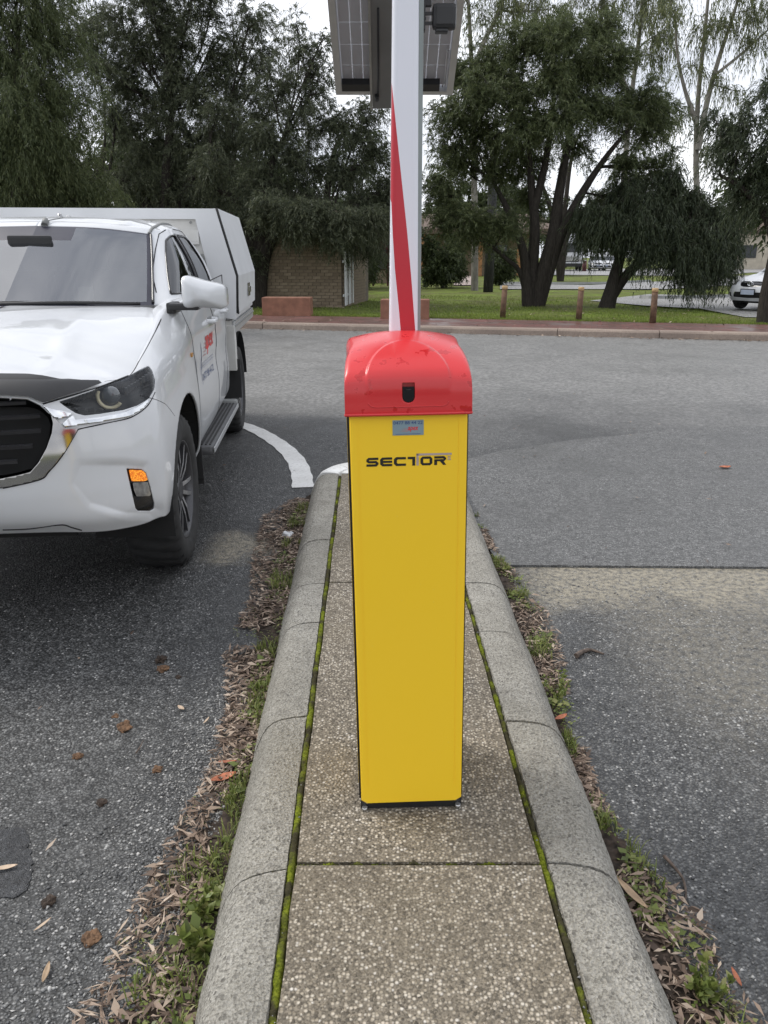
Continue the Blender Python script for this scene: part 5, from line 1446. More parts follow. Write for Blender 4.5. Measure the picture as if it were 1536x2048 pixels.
# brick wall / building corner on the left
wA, wB = on_lawn(500, 613), on_lawn(684, 615)
wd = (wB - wA); wl = np.linalg.norm(wd); wa = math.atan2(wd[1], wd[0])
bw = empty('brick_building', (wA[0], wA[1], .10), wa); tag(bw, 'low cream brick building wall behind the dark tree trunk', 'building')
WH = 2.42
mb = MB(); mb.box((wl / 2 - 1.5, 2.0, WH / 2), (wl + 2.97, 3.96, WH)); core = mb.build('wall', MAT['mortar'], bw)
bm_ = MB(); bm_.box((0, 0, 0), (.228, .05, .074)); brick_me = to_me(bm_, MAT['brick'], 'brick')
bh_ = MB(); bh_.box((0, 0, 0), (.108, .05, .074)); half_me = to_me(bh_, MAT['brick'], 'brick')
cnt = 0; rows = int(WH / .0865)
for r in range(rows):
    x = wl - .119 - (0 if r % 2 == 0 else -.06)
    if r % 2: o = link_mesh('brick', half_me, core); o.location = (wl - .055, .003 + .004 * rk.random(), .043 + r * .0865); x = wl - .115 - .119
    while x > .15 and cnt < 296:
        o = link_mesh('brick', brick_me, core); o.location = (x, .003 + .005 * rk.random(), .043 + r * .0865); x -= .2385; cnt += 1
mb = MB()
for r in range(rows):
    for c_ in range(14): mb.box((wl + .001 - .016, .15 + c_ * .2385 + (.12 if r % 2 else 0), .043 + r * .0865), (.05, .228, .074))
tag(mb.build('side_bricks', MAT['brick'], core), kind='stuff')
mb = MB(); mb.prism([(-.12, WH + .02), (4.1, WH + .02), (4.1, WH + .10), (2.0, WH + .16), (-.12, WH + .12)], 0, -3.2, wl + .12); mb.build('roof', MAT['roof_tile'], bw)
# white slatted screen running back from the wall's corner
fs = empty('slat_screen', (wB[0] + .10, wB[1] - .10, .10), math.radians(84)); tag(fs, 'white vertical slat screen at the corner of the brick building', 'fence')
for k in range(7): mb = MB(); mb.box((.08 + k * .36, .0 + .02 * (k % 2), .80), (.17, .03, 1.45), bev=.006); mb.build('slat', MAT['picket'], fs)
for z in (.35, 1.25): mb = MB(); mb.box((1.1, .035, z), (2.4, .03, .06)); mb.build('rail', MAT['picket'], fs)
# second building with maroon notice board in front
p = onz(700, 552, .12)
b2 = empty('far_brick_building', (-2.2, 44.0, .10)); tag(b2, 'distant cream brick building beyond the lawn behind the boom arm', 'building')
mb = MB(); mb.box((0, 2, 1.4), (6.5, 4, 2.8)); mb.build('wall', MAT['brick'], b2)
mb = MB(); mb.prism([(-.4, 2.8), (4.4, 2.8), (4.4, 2.95), (2, 3.9), (-.4, 2.95)], 0, -3.7, 3.7); mb.build('roof', MAT['roof_tile'], b2)
for x in (-2.0, .2, 2.2):
    mb = MB(); mb.box((x, -.03, 1.5), (1.1, .06, 1.2)); w_ = mb.build('window', MAT['dark_glass'], b2); mb = MB(); mb.box((x, -.07, .87), (1.25, .12, .07)); mb.build('sill', MAT['picket'], w_)
p = onz(761, 572, .12); nbd = empty('notice_board', (p[0], p[1], .11), .1); tag(nbd, 'maroon framed notice board on two legs on the lawn', 'notice board')
for x in (-.36, .36): mb = MB(); mb.box((x, 0, .85), (.085, .085, 1.7)); mb.build('leg', MAT['maroon'], nbd)
mb = MB(); mb.box((0, 0, 1.18), (.64, .04, .72)); mb.build('board', MAT['board_grey'], nbd)
for z in (.78, 1.58): mb = MB(); mb.box((0, -.01, z), (.64, .07, .08)); mb.build('frame_rail', MAT['maroon'], nbd)
mb = MB(); mb.prism([(-.62, 1.70), (.62, 1.70), (0, 2.15)], 1, -.25, .25); mb.build('gable_roof', MAT['maroon'], nbd)
# far pavilion to the right of the boom
pv = empty('far_pavilion', (5.2, 62.0, .1)); tag(pv, 'far pale pavilion with brown roof seen between shrubs', 'building')
mb = MB(); mb.box((0, 3, 1.5), (13, 6, 3.0)); mb.build('wall', MAT['brick'], pv)
mb = MB(); mb.prism([(-2.2, 3.0), (8, 3.0), (8, 3.3), (3, 4.6), (-2.2, 3.35)], 0, -7.2, 7.2); mb.build('roof', MAT['roof_tile'], pv)
for x in (-5, -2.4, .3, 1.9, 4.8): mb = MB(); mb.box((x, -1.9, 1.5), (.34, .34, 3.0)); mb.build('post', MAT['orange_wood'], pv)
for x in (-3.6, 3.4): mb = MB(); mb.box((x, -.03, 1.6), (1.5, .06, 1.3)); w_ = mb.build('window', MAT['dark_glass'], pv); mb = MB(); mb.box((x, -.08, .92), (1.6, .14, .06)); mb.build('sill', MAT['picket'], w_)
p8 = empty('cream_hall', (52, 92, .1), math.radians(-14)); tag(p8, 'far cream hall behind the trees beyond the side road', 'building')
mb = MB(); mb.box((0, 5, 2.0), (34, 10, 4.0)); mb.build('wall', MAT['cream_wall'], p8)
mb = MB(); mb.prism([(-.6, 4.0), (10.6, 4.0), (10.6, 4.3), (5, 6.0), (-.6, 4.3)], 0, -17.6, 17.6); mb.build('roof', MAT['roof_tile'], p8)
for x in range(-14, 15, 4): mb = MB(); mb.box((x, -.04, 2.0), (1.8, .08, 1.4)); mb.build('window', MAT['dark_glass'], p8)
# red bollards far off
for px, py, lab in ((1123, 538, 'dark red bollard beside the far white truck'), (1168, 543, 'dark red bollard between the far truck and the tree')):
    p = onz(px, py, .12); e = empty('red_bollard', tuple(p)); tag(e, lab, 'bollard', 'dark red bollards by the far road')
    mb = MB(); mb.tube([(0, 0, 0), (0, 0, 1.0)], [.22, .20], 10); mb.build('post', MAT['maroon'], e)
    mb = MB(); mb.tube([(0, 0, 1.005), (0, 0, 1.08)], [.21, .12], 10); mb.build('cap', MAT['picket'], e)
# ---- small car: one hull, cut like the ute
def make_hatch(name, label, loc, rz, cat='car', group=None):
    root = empty(name, loc, rz); tag(root, label, cat, group)
    # local x forward, y left; rows bottom->top, columns nose centre -> tail centre
    C = np.array([
     [(1.98,0,.26),(1.90,.5,.26),(1.66,.80,.24),(1.30,.86,.22),(0,.86,.22),(-1.3,.86,.24),(-1.80,.78,.28),(-2.0,.45,.30),(-2.05,0,.30)],
     [(2.10,0,.42),(2.02,.5,.42),(1.76,.80,.42),(1.30,.88,.42),(0,.88,.42),(-1.3,.88,.44),(-1.86,.80,.46),(-2.08,.45,.48),(-2.12,0,.48)],
     [(2.09,0,.60),(2.0,.5,.60),(1.74,.79,.60),(1.28,.88,.62),(0,.885,.64),(-1.3,.88,.66),(-1.86,.80,.68),(-2.06,.45,.70),(-2.10,0,.70)],
     [(1.98,0,.74),(1.88,.48,.74),(1.60,.76,.76),(1.2,.85,.80),(0,.865,.84),(-1.3,.86,.88),(-1.84,.78,.90),(-2.02,.45,.92),(-2.05,0,.92)],
     [(1.72,0,.82),(1.62,.42,.81),(1.42,.64,.84),(.95,.74,.93),(0,.82,.95),(-1.2,.81,.98),(-1.78,.72,1.0),(-1.92,.42,1.02),(-1.95,0,1.02)],
     [(.98,0,.99),(.95,.42,.985),(.80,.64,.98),(.62,.71,1.0),(-.1,.76,1.10),(-1.15,.74,1.12),(-1.62,.66,1.14),(-1.78,.4,1.18),(-1.80,0,1.18)],
     [(.12,0,1.42),(.10,.38,1.41),(.02,.55,1.37),(-.06,.585,1.36),(-.4,.60,1.40),(-1.05,.59,1.40),(-1.36,.54,1.36),(-1.48,.35,1.38),(-1.50,0,1.39)],
     [(-.5,0,1.47),(-.5,.1,1.47),(-.52,.1,1.47),(-.55,.1,1.47),(-.6,.1,1.47),(-.75,.1,1.47),(-.85,.1,1.47),(-.9,.1,1.465),(-.9,0,1.465)]], float)
    a = np.linspace(0, 8, 113); b = np.linspace(0, 7, 85)
    G = crom(C, b); G = np.swapaxes(crom(np.swapaxes(G, 0, 1), a), 0, 1); V = G.reshape(-1, 3); Fq = grid_faces(85, 113)
    n_ = vnormals(V, Fq)
    if n_[V[:, 2] > 1.4][:, 2].mean() < 0: Fq = Fq[:, ::-1]; n_ = -n_
    def sidecut(V, Fq, poly, ok): sd = poly_sd(V[:, [0, 2]], poly); return cut(V, Fq, np.where(ok(V), sd, 9.))
    def frontcut(V, Fq, poly, ok): sd = poly_sd(V[:, [1, 2]], poly); return cut(V, Fq, np.where(ok(V), sd, 9.))
    parts = []; GR = []
    for xc in (1.28, -1.30):
        V, Fq, _ = sidecut(V, Fq, [(xc + .36 * math.cos(t), .30 + .36 * math.sin(t)) for t in np.linspace(-.4, math.pi + .4, 20)], lambda V: V[:, 1] > .5)
    V, Fq, fw_ = sidecut(V, Fq, [(.56, 1.0), (-.02, 1.345), (-.4, 1.385), (-1.0, 1.385), (-1.32, 1.33), (-1.45, 1.14)], lambda V: V[:, 1] > .5)
    V, Fq, fs_ = frontcut(V, Fq, [(-.1, 1.005), (.66, 1.0), (.53, 1.355), (.4, 1.40), (-.1, 1.41)], lambda V: (V[:, 0] > .02) & (V[:, 2] > .98))
    V, Fq, fr_ = frontcut(V, Fq, [(-.1, 1.16), (.6, 1.16), (.5, 1.35), (-.1, 1.37)], lambda V: (V[:, 0] < -1.3))
    V, Fq, fg_ = frontcut(V, Fq, [(-.1, .78), (.40, .78), (.30, .66), (.2, .635), (-.1, .635)], lambda V: V[:, 0] > 1.5)
    V, Fq, fl_ = frontcut(V, Fq, [(-.1, .50), (.45, .50), (.50, .36), (-.1, .34)], lambda V: V[:, 0] > 1.5)
    V, Fq, ff_ = frontcut(V, Fq, [(.60, .47), (.80, .50), (.80, .36), (.58, .36)], lambda V: V[:, 0] > 1.4)
    V, Fq, fh_ = frontcut(V, Fq, [(.48, .68), (.72, .66), (.775, .80), (.74, .83), (.55, .775)], lambda V: V[:, 0] > 1.2)
    V, Fq, ft_ = frontcut(V, Fq, [(.52, .78), (.80, .76), (.80, .98), (.6, .96)], lambda V: V[:, 0] < -1.5)
    n_ = vnormals(V, np.concatenate([Fq, fw_, fs_, fr_, fg_, fl_, ff_, fh_, ft_]))
    def whole(nm, f, m, push=0.0):
        v, f = compact(V + n_ * push, f); k = len(v)
        return np_obj(nm, np.concatenate([v, v * np.array([1, -1, 1])]), np.concatenate([f, f[:, ::-1] + k]), m, root, True)
    def pair(nm, f, m, push=0.0):
        v, f = compact(V + n_ * push, f); np_obj(nm, v, f, m, root, True); np_obj(nm, v * np.array([1, -1, 1]), f[:, ::-1], m, root, True)
    whole('body', Fq, MAT['car_white']); whole('windscreen', fs_, MAT['dark_glass']); whole('rear_window', fr_, MAT['dark_glass']); pair('side_window', fw_, MAT['dark_glass'])
    whole('grille', fg_, MAT['gloss_black'], -.015); whole('lower_intake', fl_, MAT['underbody'], -.02); pair('fog_recess', ff_, MAT['underbody'], -.01); pair('headlight', fh_, MAT['fog_clear']); pair('tail_light', ft_, MAT['print_red'])
    mb = MB(); mb.tube([(2.03, .085 * math.cos(t), .715 + .055 * math.sin(t)) for t in np.linspace(0, 2 * math.pi, 17)], .010, 6); mb.tube([(2.035, .035 * math.cos(t), .725 + .045 * math.sin(t)) for t in np.linspace(0, 2 * math.pi, 13)], .008, 6); mb.build('badge', MAT['chrome'], root)
    mb = MB(); mb.box((2.115, 0, .50), (.014, .40, .13), bev=.004); mb.build('number_plate', MAT['plate'], root)
    mb = MB(); mb.box((2.108, 0, .50), (.012, .44, .17)); mb.build('plate_surround', MAT['gloss_black'], root)
    mb = MB(); mb.box((0, 0, .30), (3.6, 1.3, .2)); mb.build('underbody', MAT['underbody'], root)
    for x in (1.28, -1.30):
        for sg in (1, -1):
            wh = link_mesh('wheel', rim_me, root); wh.location = (x, sg * .74, .308); wh.scale = (.81, .72, .81)
            if sg < 0: wh.rotation_euler = (0, 0, math.pi)
            link_mesh('tyre', tyre_me, wh); link_mesh('hub', hub_me, wh); link_mesh('spoke_face', sp_me, wh); link_mesh('wheel_back', back_me, wh)
    return root
def aim(a): return math.atan2(a[1], a[0])
hd_ = np.array([-.86, -.51, 0]); hp_ = onz(1493, 622, .15) - hd_ * 2.03 * .93
make_hatch('parked_car', 'white hatchback with black grille parked on the side road behind the right trunk', (hp_[0], hp_[1], .153), aim(hd_), group=None).scale = (.93, .93, .93)
for px, py, lab, a in ((1193, 541, 'far white car parked beyond the far lawn beside the truck', (-.2, -1)), (1216, 541, 'far white car half hidden by the leaning tree trunk', (-.4, -1))):
    p = onz(px, py, .154); make_hatch('far_car', lab, tuple(p), aim(a), group='far parked cars')
# ---- far white truck
p = onz(1140, 541, .154); tr = empty('white_truck', (p[0], p[1], .154), aim((-.15, -1))); tag(tr, 'far white cab-over truck standing by the dark red bollard', 'truck')
mb = MB(); mb.box((0, 0, 1.75), (1.7, 2.3, 2.5), bev=.14); cabn = mb.build('cab', MAT['car_white'], tr)
mb = MB(); mb.box((.86, 0, 2.25), (.05, 1.95, .9), bev=.02); mb.build('windscreen', MAT['dark_glass'], cabn)
mb = MB(); mb.box((.87, 0, 1.15), (.04, 1.5, .55), bev=.02); g_ = mb.build('grille', MAT['gloss_black'], cabn)
for z in (1.0, 1.12, 1.24, 1.36): mb = MB(); mb.box((.895, 0, z), (.02, 1.45, .035)); mb.build('grille_bar', MAT['chrome'], g_)
for sg in (1, -1):
    mb = MB(); mb.box((.87, sg * .93, 1.05), (.05, .32, .26), bev=.02); mb.build('headlight', MAT['fog_clear'], cabn)
    mb = MB(); mb.box((.75, sg * 1.38, 2.2), (.12, .22, .55), bev=.03); mb.build('mirror', MAT['black_plastic'], cabn)
    for x in (.1, -3.8): wh = link_mesh('wheel', rim_me, tr); wh.location = (x, sg * .98, .48); wh.scale = (1.27, 1.1, 1.27); link_mesh('tyre', tyre_me, wh); link_mesh('hub', hub_me, wh)
mb = MB(); mb.box((.70, 0, .55), (.5, 2.25, .35), bev=.05); mb.build('bumper', MAT['black_plastic'], tr)
mb = MB(); mb.box((-3.2, 0, 2.35), (4.4, 2.45, 2.6), bev=.04); mb.build('box_body', MAT['white_panel'], tr)
mb = MB(); mb.box((-2.2, 0, .85), (6.0, 1.0, .25)); mb.build('chassis', MAT['underbody'], tr)
# ================================================================== TREES
def unit(v): return v / (np.linalg.norm(v, axis=-1, keepdims=True) + 1e-9)
class Wood:
    def __init__(s): s.V = []; s.F = []; s.n = 0
    def tube(s, P, r, n=6):
        V, Fq, _ = tube_np(P, r, n); s.V.append(V); s.F.append(Fq + s.n); s.n += len(V)
    def obj(s, name, mat, parent): return np_obj(name, np.concatenate(s.V), np.concatenate(s.F), mat, parent, True)
def bez(a, b, r, bend=.15, n=8, up=.0):
    a, b = np.array(a, float), np.array(b, float); L = np.linalg.norm(b - a)
    m1 = a + (b - a) * .35 + r.normal(0, 1, 3) * L * bend * .5 + np.array([0, 0, up * L]); m2 = a + (b - a) * .7 + r.normal(0, 1, 3) * L * bend * .5 + np.array([0, 0, up * L * .8])
    t = np.linspace(0, 1, n)[:, None]
    return (1 - t)**3 * a + 3 * (1 - t)**2 * t * m1 + 3 * (1 - t) * t**2 * m2 + t**3 * b
def sprays(O, D, r, nleaf, L, leaf, wid, droop, spread):
    """hanging sprays of narrow leaves: O origins, D start directions -> triangles"""
    m = len(O); t = (np.arange(nleaf) + .5) / nleaf
    Ls = L * (.55 + .9 * r.random(m))
    g = np.array([0, 0, -1.0])
    C = O[:, None] + D[:, None] * (Ls[:, None] * t)[..., None] * (1 - .35 * droop) + g * (droop * Ls[:, None] * (t ** 1.7))[..., None]
    T = unit(D[:, None] * (1 - .35 * droop) + g * (droop * 1.7 * t ** .7)[None, :, None])
    C = C + r.normal(0, .018, C.shape) * L * 2
    dirs = unit(T * .75 + r.normal(0, spread, C.shape) + g * .35 * droop)
    side = unit(np.cross(dirs, r.normal(0, 1, C.shape))) * (wid * (.6 + .8 * r.random(C.shape[:2])))[..., None]
    ln = (leaf * (.6 + .8 * r.random(C.shape[:2])))[..., None]
    tri = np.stack([C - side, C + side, C + dirs * ln], 2)
    return tri.reshape(-1, 3)
def tree(name, label, base, lobes, trunks, wood_mat, leaf_mat, seed, nbranch=16, nspray=11, nleaf=26, L=.6, leaf=.13, wid=.011, droop=.8, spread=.35, group=None, tw=.012, cat='tree', parts=('trunk', 'crown')):
    """lobes: (centre xyz, radii xyz, density); trunks: list of (points, radii); limbs grow from the trunk tips"""
    r = np.random.default_rng(seed); base = np.array(base, float)
    root = empty(name, tuple(base)); tag(root, label, cat, group)
    W = Wood(); nodes = []
    for P, rad in trunks:
        P = crom(np.array(P, float), 16); R = np.interp(np.linspace(0, 1, 16), np.linspace(0, 1, len(rad)), rad)
        W.tube(P - base, R, 9); nodes += [(p, q) for p, q in zip(P[5:], R[5:])]
    NP = np.array([p for p, _ in nodes]); NR = np.array([q for _, q in nodes])
    OO, DD = [], []
    for (c, rad, dens) in lobes:
        c = np.array(c, float); rad = np.broadcast_to(np.array(rad, float), (3,))
        d = np.linalg.norm((NP - c) * np.array([1, 1, .75]), axis=1) + .9 * np.clip(NP[:, 2] - c[2], 0, 9)
        i = int(np.argmin(d)); a = NP[i]
        lim = bez(a, c, r, .22, 12, .03); R0 = max(.014, min(NR[i] * .6, .028 * np.linalg.norm(c - a)))
        W.tube(lim - base, np.linspace(R0, max(.010, R0 * .4), 12), 6)
        nb = max(3, int(nbranch * dens))
        for k in range(nb):
            s = r.integers(4, 12); q = unit(r.normal(0, 1, 3)); e = c + q * rad * (r.random() ** .45)
            br = bez(lim[s], e, r, .25, 8, .04)
            W.tube(br - base, np.linspace(max(.006, R0 * .30), tw * .35, 8), 4)
            t = np.linspace(.25, 1, max(2, int(nspray)))
            pos = np.stack([np.interp(t, np.linspace(0, 1, 8), br[:, j]) for j in range(3)], 1)
            pos = pos + r.normal(0, .10, pos.shape) * (.4 + rad.mean() * .25)
            out = unit(unit(pos - lim[s]) * .7 + r.normal(0, .65, pos.shape) + np.array([0, 0, .15]))
            OO.append(pos); DD.append(out)
            if r.random() < .5:
                for w_ in range(2):
                    j = r.integers(2, 8); tip = br[j] + out[r.integers(0, len(out))] * L * .9
                    W.tube(bez(br[j], tip, r, .2, 4) - base, np.linspace(tw * .5, tw * .2, 4), 3)
    O_, D_ = np.concatenate(OO), np.concatenate(DD)
    tri = sprays(O_, D_, r, nleaf, L, leaf, wid, droop, spread) - base
    low = tri[:, 2].reshape(-1, 3).min(1) > .02
    tri = tri.reshape(-1, 3, 3)[low].reshape(-1, 3)
    W.obj(parts[0], wood_mat, root)
    np_obj(parts[1], tri, np.arange(len(tri)).reshape(-1, 3), leaf_mat, root)
    return root
def lp_(px, py, Y, rpx, dens=1.0, fl=.8, dr=.0):
    """a crown lobe from pixels: seen at (px,py), standing at distance Y; radius in pixels"""
    c = ony(px, py, Y); w = (c - CP) @ CF; R = rpx * w / F_PX
    return (c, (R, R * 1.0, R * fl), dens)
# ---- big multi-trunk peppermint right of the boom
b = on_lawn(1066, 612); b[2] = .05
def tp(px, py, dY=0): return ony(px, py, b[1] + dY)
T = [([b + [-.12, 0, 0], tp(1052, 540), tp(1043, 490), tp(1015, 420, .4), tp(985, 360, .5)], [.20, .15, .12, .09, .05]),
     ([b + [-.02, .05, 0], tp(1066, 530, .1), tp(1070, 450, .1), tp(1062, 360, .2), tp(1055, 250, .1)], [.22, .17, .14, .10, .05]),
     ([b + [.08, 0, 0], tp(1088, 540, -.1), tp(1108, 470, -.1), tp(1118, 390), tp(1140, 260, .2), tp(1150, 150, .2)], [.22, .20, .19, .14, .09, .04]),
     ([b + [.14, 0, 0], tp(1105, 520, -.1), tp(1128, 455, -.2), tp(1165, 385, -.2), tp(1215, 310, -.2), tp(1265, 250, -.2)], [.20, .16, .14, .11, .07, .04]),
     ([b + [-.1, 0, 0], tp(1040, 545), tp(1015, 520, -.2), tp(985, 495, -.3), tp(940, 470, -.4)], [.10, .07, .06, .05, .03]),
     ([tp(1068, 420, .1), tp(1090, 330, .1), tp(1105, 230, .1), tp(1110, 130, 0)], [.12, .10, .07, .03])]
Y = b[1]
lob = [lp_(905, 215, Y, 60), lp_(900, 300, Y + .5, 55, .8), lp_(885, 375, Y - .3, 50, .7), lp_(945, 140, Y + .5, 62), lp_(960, 250, Y, 60, .8), lp_(940, 440, Y - .8, 55, .6), lp_(985, 350, Y + .6, 50, .55),
       lp_(1020, 95, Y, 68), lp_(1035, 190, Y - .5, 66), lp_(1095, 75, Y + .4, 66), lp_(1110, 160, Y - .8, 62), lp_(1080, 270, Y + 1.0, 60, .7), lp_(1050, 330, Y + 1, 50, .5), lp_(1175, 110, Y, 64), lp_(1170, 210, Y - .6, 62, .9), lp_(1160, 300, Y + .8, 50, .45),
       lp_(1240, 130, Y, 60), lp_(1290, 190, Y, 56, .9), lp_(1235, 230, Y - .4, 54, .75), lp_(1300, 270, Y + .4, 50, .6), lp_(1330, 330, Y, 45, .5), lp_(1255, 330, Y - .2, 48, .5), lp_(1060, 400, Y + 1.2, 46, .5), lp_(1010, 440, Y - .6, 44, .5), lp_(1120, 60, Y - 1, 55), lp_(1200, 60, Y + .8, 55, .9), lp_(900, 130, Y + 1, 46, .8), lp_(1230, 400, Y + .6, 46, .5), lp_(925, 330, Y + 1.5, 55, .5), lp_(890, 430, Y - .6, 44, .7), lp_(965, 460, Y + .4, 44, .6), lp_(1000, 150, Y + 1.5, 60, .8), lp_(1140, 150, Y + 1.5, 60, .8), lp_(1040, 260, Y - 1, 55, .8), lp_(1125, 240, Y - 1.2, 50, .7), lp_(960, 180, Y - .8, 50, .8), lp_(1330, 230, Y + .6, 44, .5), lp_(1010, 300, Y + 1.5, 48, .5)]
tree('peppermint_tree', 'big multi-trunk peppermint tree with a wide crown right of the boom', b, lob, T, MAT['bark_dark'], MAT['leaf_green'], 21, 30, 13, 26, .46, .10, .0100, .5, .5)
# ---- leaning weeping tree
b = on_lawn(1212, 616); b[2] = .05; Y = b[1]
def tp(px, py, dY=0): return ony(px, py, Y + dY)
T = [([b, tp(1222, 585), tp(1232, 545), tp(1245, 500, .1), tp(1262, 455, .2)], [.24, .20, .16, .13, .08]),
     ([tp(1226, 588), tp(1245, 560), tp(1268, 535, -.1), tp(1310, 500, -.3), tp(1370, 460, -.3), tp(1420, 450, -.2)], [.16, .14, .13, .11, .08, .05]),
     ([tp(1240, 520), tp(1215, 480), tp(1195, 450)], [.10, .07, .04])]
lob = [lp_(x, y, Y + dy, r_, d_, .8) for x, y, dy, r_, d_ in [(1180, 430, 0, 46, 1.4), (1235, 415, .5, 52, 1.5), (1295, 400, 0, 55, 1.6), (1355, 400, .4, 55, 1.6), (1410, 415, 0, 52, 1.5), (1455, 445, .2, 42, 1.2), (1215, 440, -.5, 42, 1.3), (1275, 445, -.6, 46, 1.5), (1335, 465, -.4, 52, 1.7), (1395, 475, -.5, 50, 1.6), (1440, 490, -.2, 40, 1.3), (1300, 480, -.8, 30, .8), (1365, 500, -.7, 36, 1.0), (1420, 515, -.6, 34, 1.0), (1395, 540, -.9, 20, .5), (1180, 450, .4, 34, .9), (1335, 360, .5, 44, 1.1), (1270, 365, .6, 40, .9), (1455, 520, 0, 22, .5)]]
tree('weeping_tree', 'dark weeping tree with leaning forked trunk and foliage hanging to the lawn', b, lob, T, MAT['bark_dark'], MAT['leaf_deep'], 22, 22, 12, 26, .55, .12, .011, 1.1, .30)
# ---- trees behind the ute on the left
def big_tree(px, py, Y, name, label, lobes, seed, mat, tr_r=.28, tips=((-60, -120), (40, -170), (110, -90)), **k):
    b = ony(px, py, Y); b[2] = .05
    T = []
    for dx, dy in tips: T.append(([b, ony(px + dx * .15, py - 110, Y), ony(px + dx * .6, py + dy * 1.2 - 60, Y + .2), ony(px + dx * 1.4, py + dy * 2.0, Y + .3)], [tr_r, tr_r * .8, tr_r * .5, tr_r * .2]))
    return tree(name, label, b, lobes, T, MAT['bark_dark'], mat, seed, **k)
Y = 22.6
big_tree(512, 614, Y, 'peppermint_tree', 'dark peppermint tree with a single trunk beside the brick building', [lp_(x, y, Y + dy, r_, d_) for x, y, dy, r_, d_ in
   [(520, 380, 0, 70, 1.2), (585, 400, .5, 66, 1.2), (640, 430, 0, 60, 1.2), (700, 440, .5, 60, 1.1), (740, 400, 1, 55, .9), (600, 320, .5, 70, .95), (680, 330, 1, 66, .9), (750, 310, 1, 55, .7), (520, 280, 0, 66, .8), (610, 240, .5, 64, .8), (690, 250, 1, 60, .8), (745, 220, 1.2, 50, .6), (560, 170, .5, 60, .6), (640, 150, 1, 58, .6), (600, 100, .8, 50, .45), (480, 440, 0, 50, 1.0), (560, 425, -.5, 46, 1.2), (620, 440, -.5, 40, .9), (690, 480, 0, 34, .7), (735, 480, .5, 40, .8), (540, 415, -1.6, 40, 1.0), (590, 425, -1.7, 36, 1.0), (640, 430, -1.6, 38, 1.0), (695, 440, -1.4, 40, 1.0), (745, 440, -1.2, 36, .8), (660, 465, -1.6, 20, .4), (610, 455, -1.6, 14, .25), (480, 520, -.4, 40, .8), (760, 450, 1, 40, .7), (650, 70, 1, 36, .25), (590, 45, 1, 34, .2), (430, 330, 0, 60, .9), (440, 220, .5, 60, .7), (790, 360, 1, 44, .6), (795, 430, 1, 40, .6)]], 31, MAT['leaf_dark'], .27, nbranch=25, nspray=12, nleaf=24, L=.5, leaf=.10, wid=.010, droop=.6, spread=.45)
Y = 24.5
big_tree(330, 600, Y, 'peppermint_tree', 'tall spreading peppermint tree with limbs rising behind the ute canopy', [lp_(x, y, Y + dy, r_, d_) for x, y, dy, r_, d_ in
   [(250, 370, 0, 80, 1.3), (340, 380, .5, 80, 1.3), (430, 390, 0, 74, 1.2), (290, 290, .5, 78, 1.0), (380, 280, 0, 76, .95), (460, 290, .5, 70, .9), (230, 210, 0, 72, .75), (310, 190, .5, 74, .7), (390, 180, 0, 72, .65), (470, 170, .5, 66, .65), (200, 120, 0, 70, .65), (280, 100, .5, 70, .6), (360, 90, 0, 70, .6), (440, 80, .5, 66, .6), (240, 20, 0, 70, .7), (330, 10, 0, 70, .7), (420, 0, .3, 66, .65), (500, 20, .5, 54, .45), (520, 95, .5, 50, .4), (160, 40, .5, 70, .8), (250, 160, 1.5, 80, .8), (350, 140, 1.5, 80, .8), (450, 130, 1.5, 70, .7), (300, 240, 1.5, 80, .8), (420, 230, 1.5, 76, .8), (220, 70, 1.5, 70, .7), (330, 50, 1.5, 76, .7), (520, 60, 1.2, 50, .4), (540, 210, 1.5, 64, .6), (300, -60, 0, 70, .7), (400, -70, 0, 66, .7)]], 32, MAT['leaf_dark'], .30, ((-90, -130), (10, -190), (90, -150)), nbranch=26, nspray=13, nleaf=24, L=.55, leaf=.105, wid=.0105, droop=.6, spread=.45)
Y = 17.5
big_tree(-60, 640, Y, 'peppermint_tree', 'green drooping peppermint tree standing directly behind the cab of the ute', [lp_(x, y, Y + dy, r_, d_) for x, y, dy, r_, d_ in
   [(20, 360, 0, 96, 1.5), (110, 370, .5, 90, 1.4), (200, 390, 1.2, 74, 1.1), (30, 260, -.5, 96, 1.4), (120, 270, 0, 90, 1.3), (-60, 320, 0, 100, 1.2), (40, 160, -.5, 94, 1.2), (120, 180, 0, 84, 1.0), (-50, 200, 0, 100, 1.1), (40, 60, 0, 94, 1.1), (110, 70, .4, 76, .8), (-50, 80, 0, 100, 1.0), (20, -40, 0, 94, 1.1), (110, -30, .5, 80, .8), (-60, -50, 0, 96, .9), (160, 320, .8, 66, .8)]], 33, MAT['leaf_green'], .28, ((-40, -120), (50, -170), (100, -100)), nbranch=25, nspray=14, nleaf=30, L=.6, leaf=.085, wid=.0075, droop=.85)
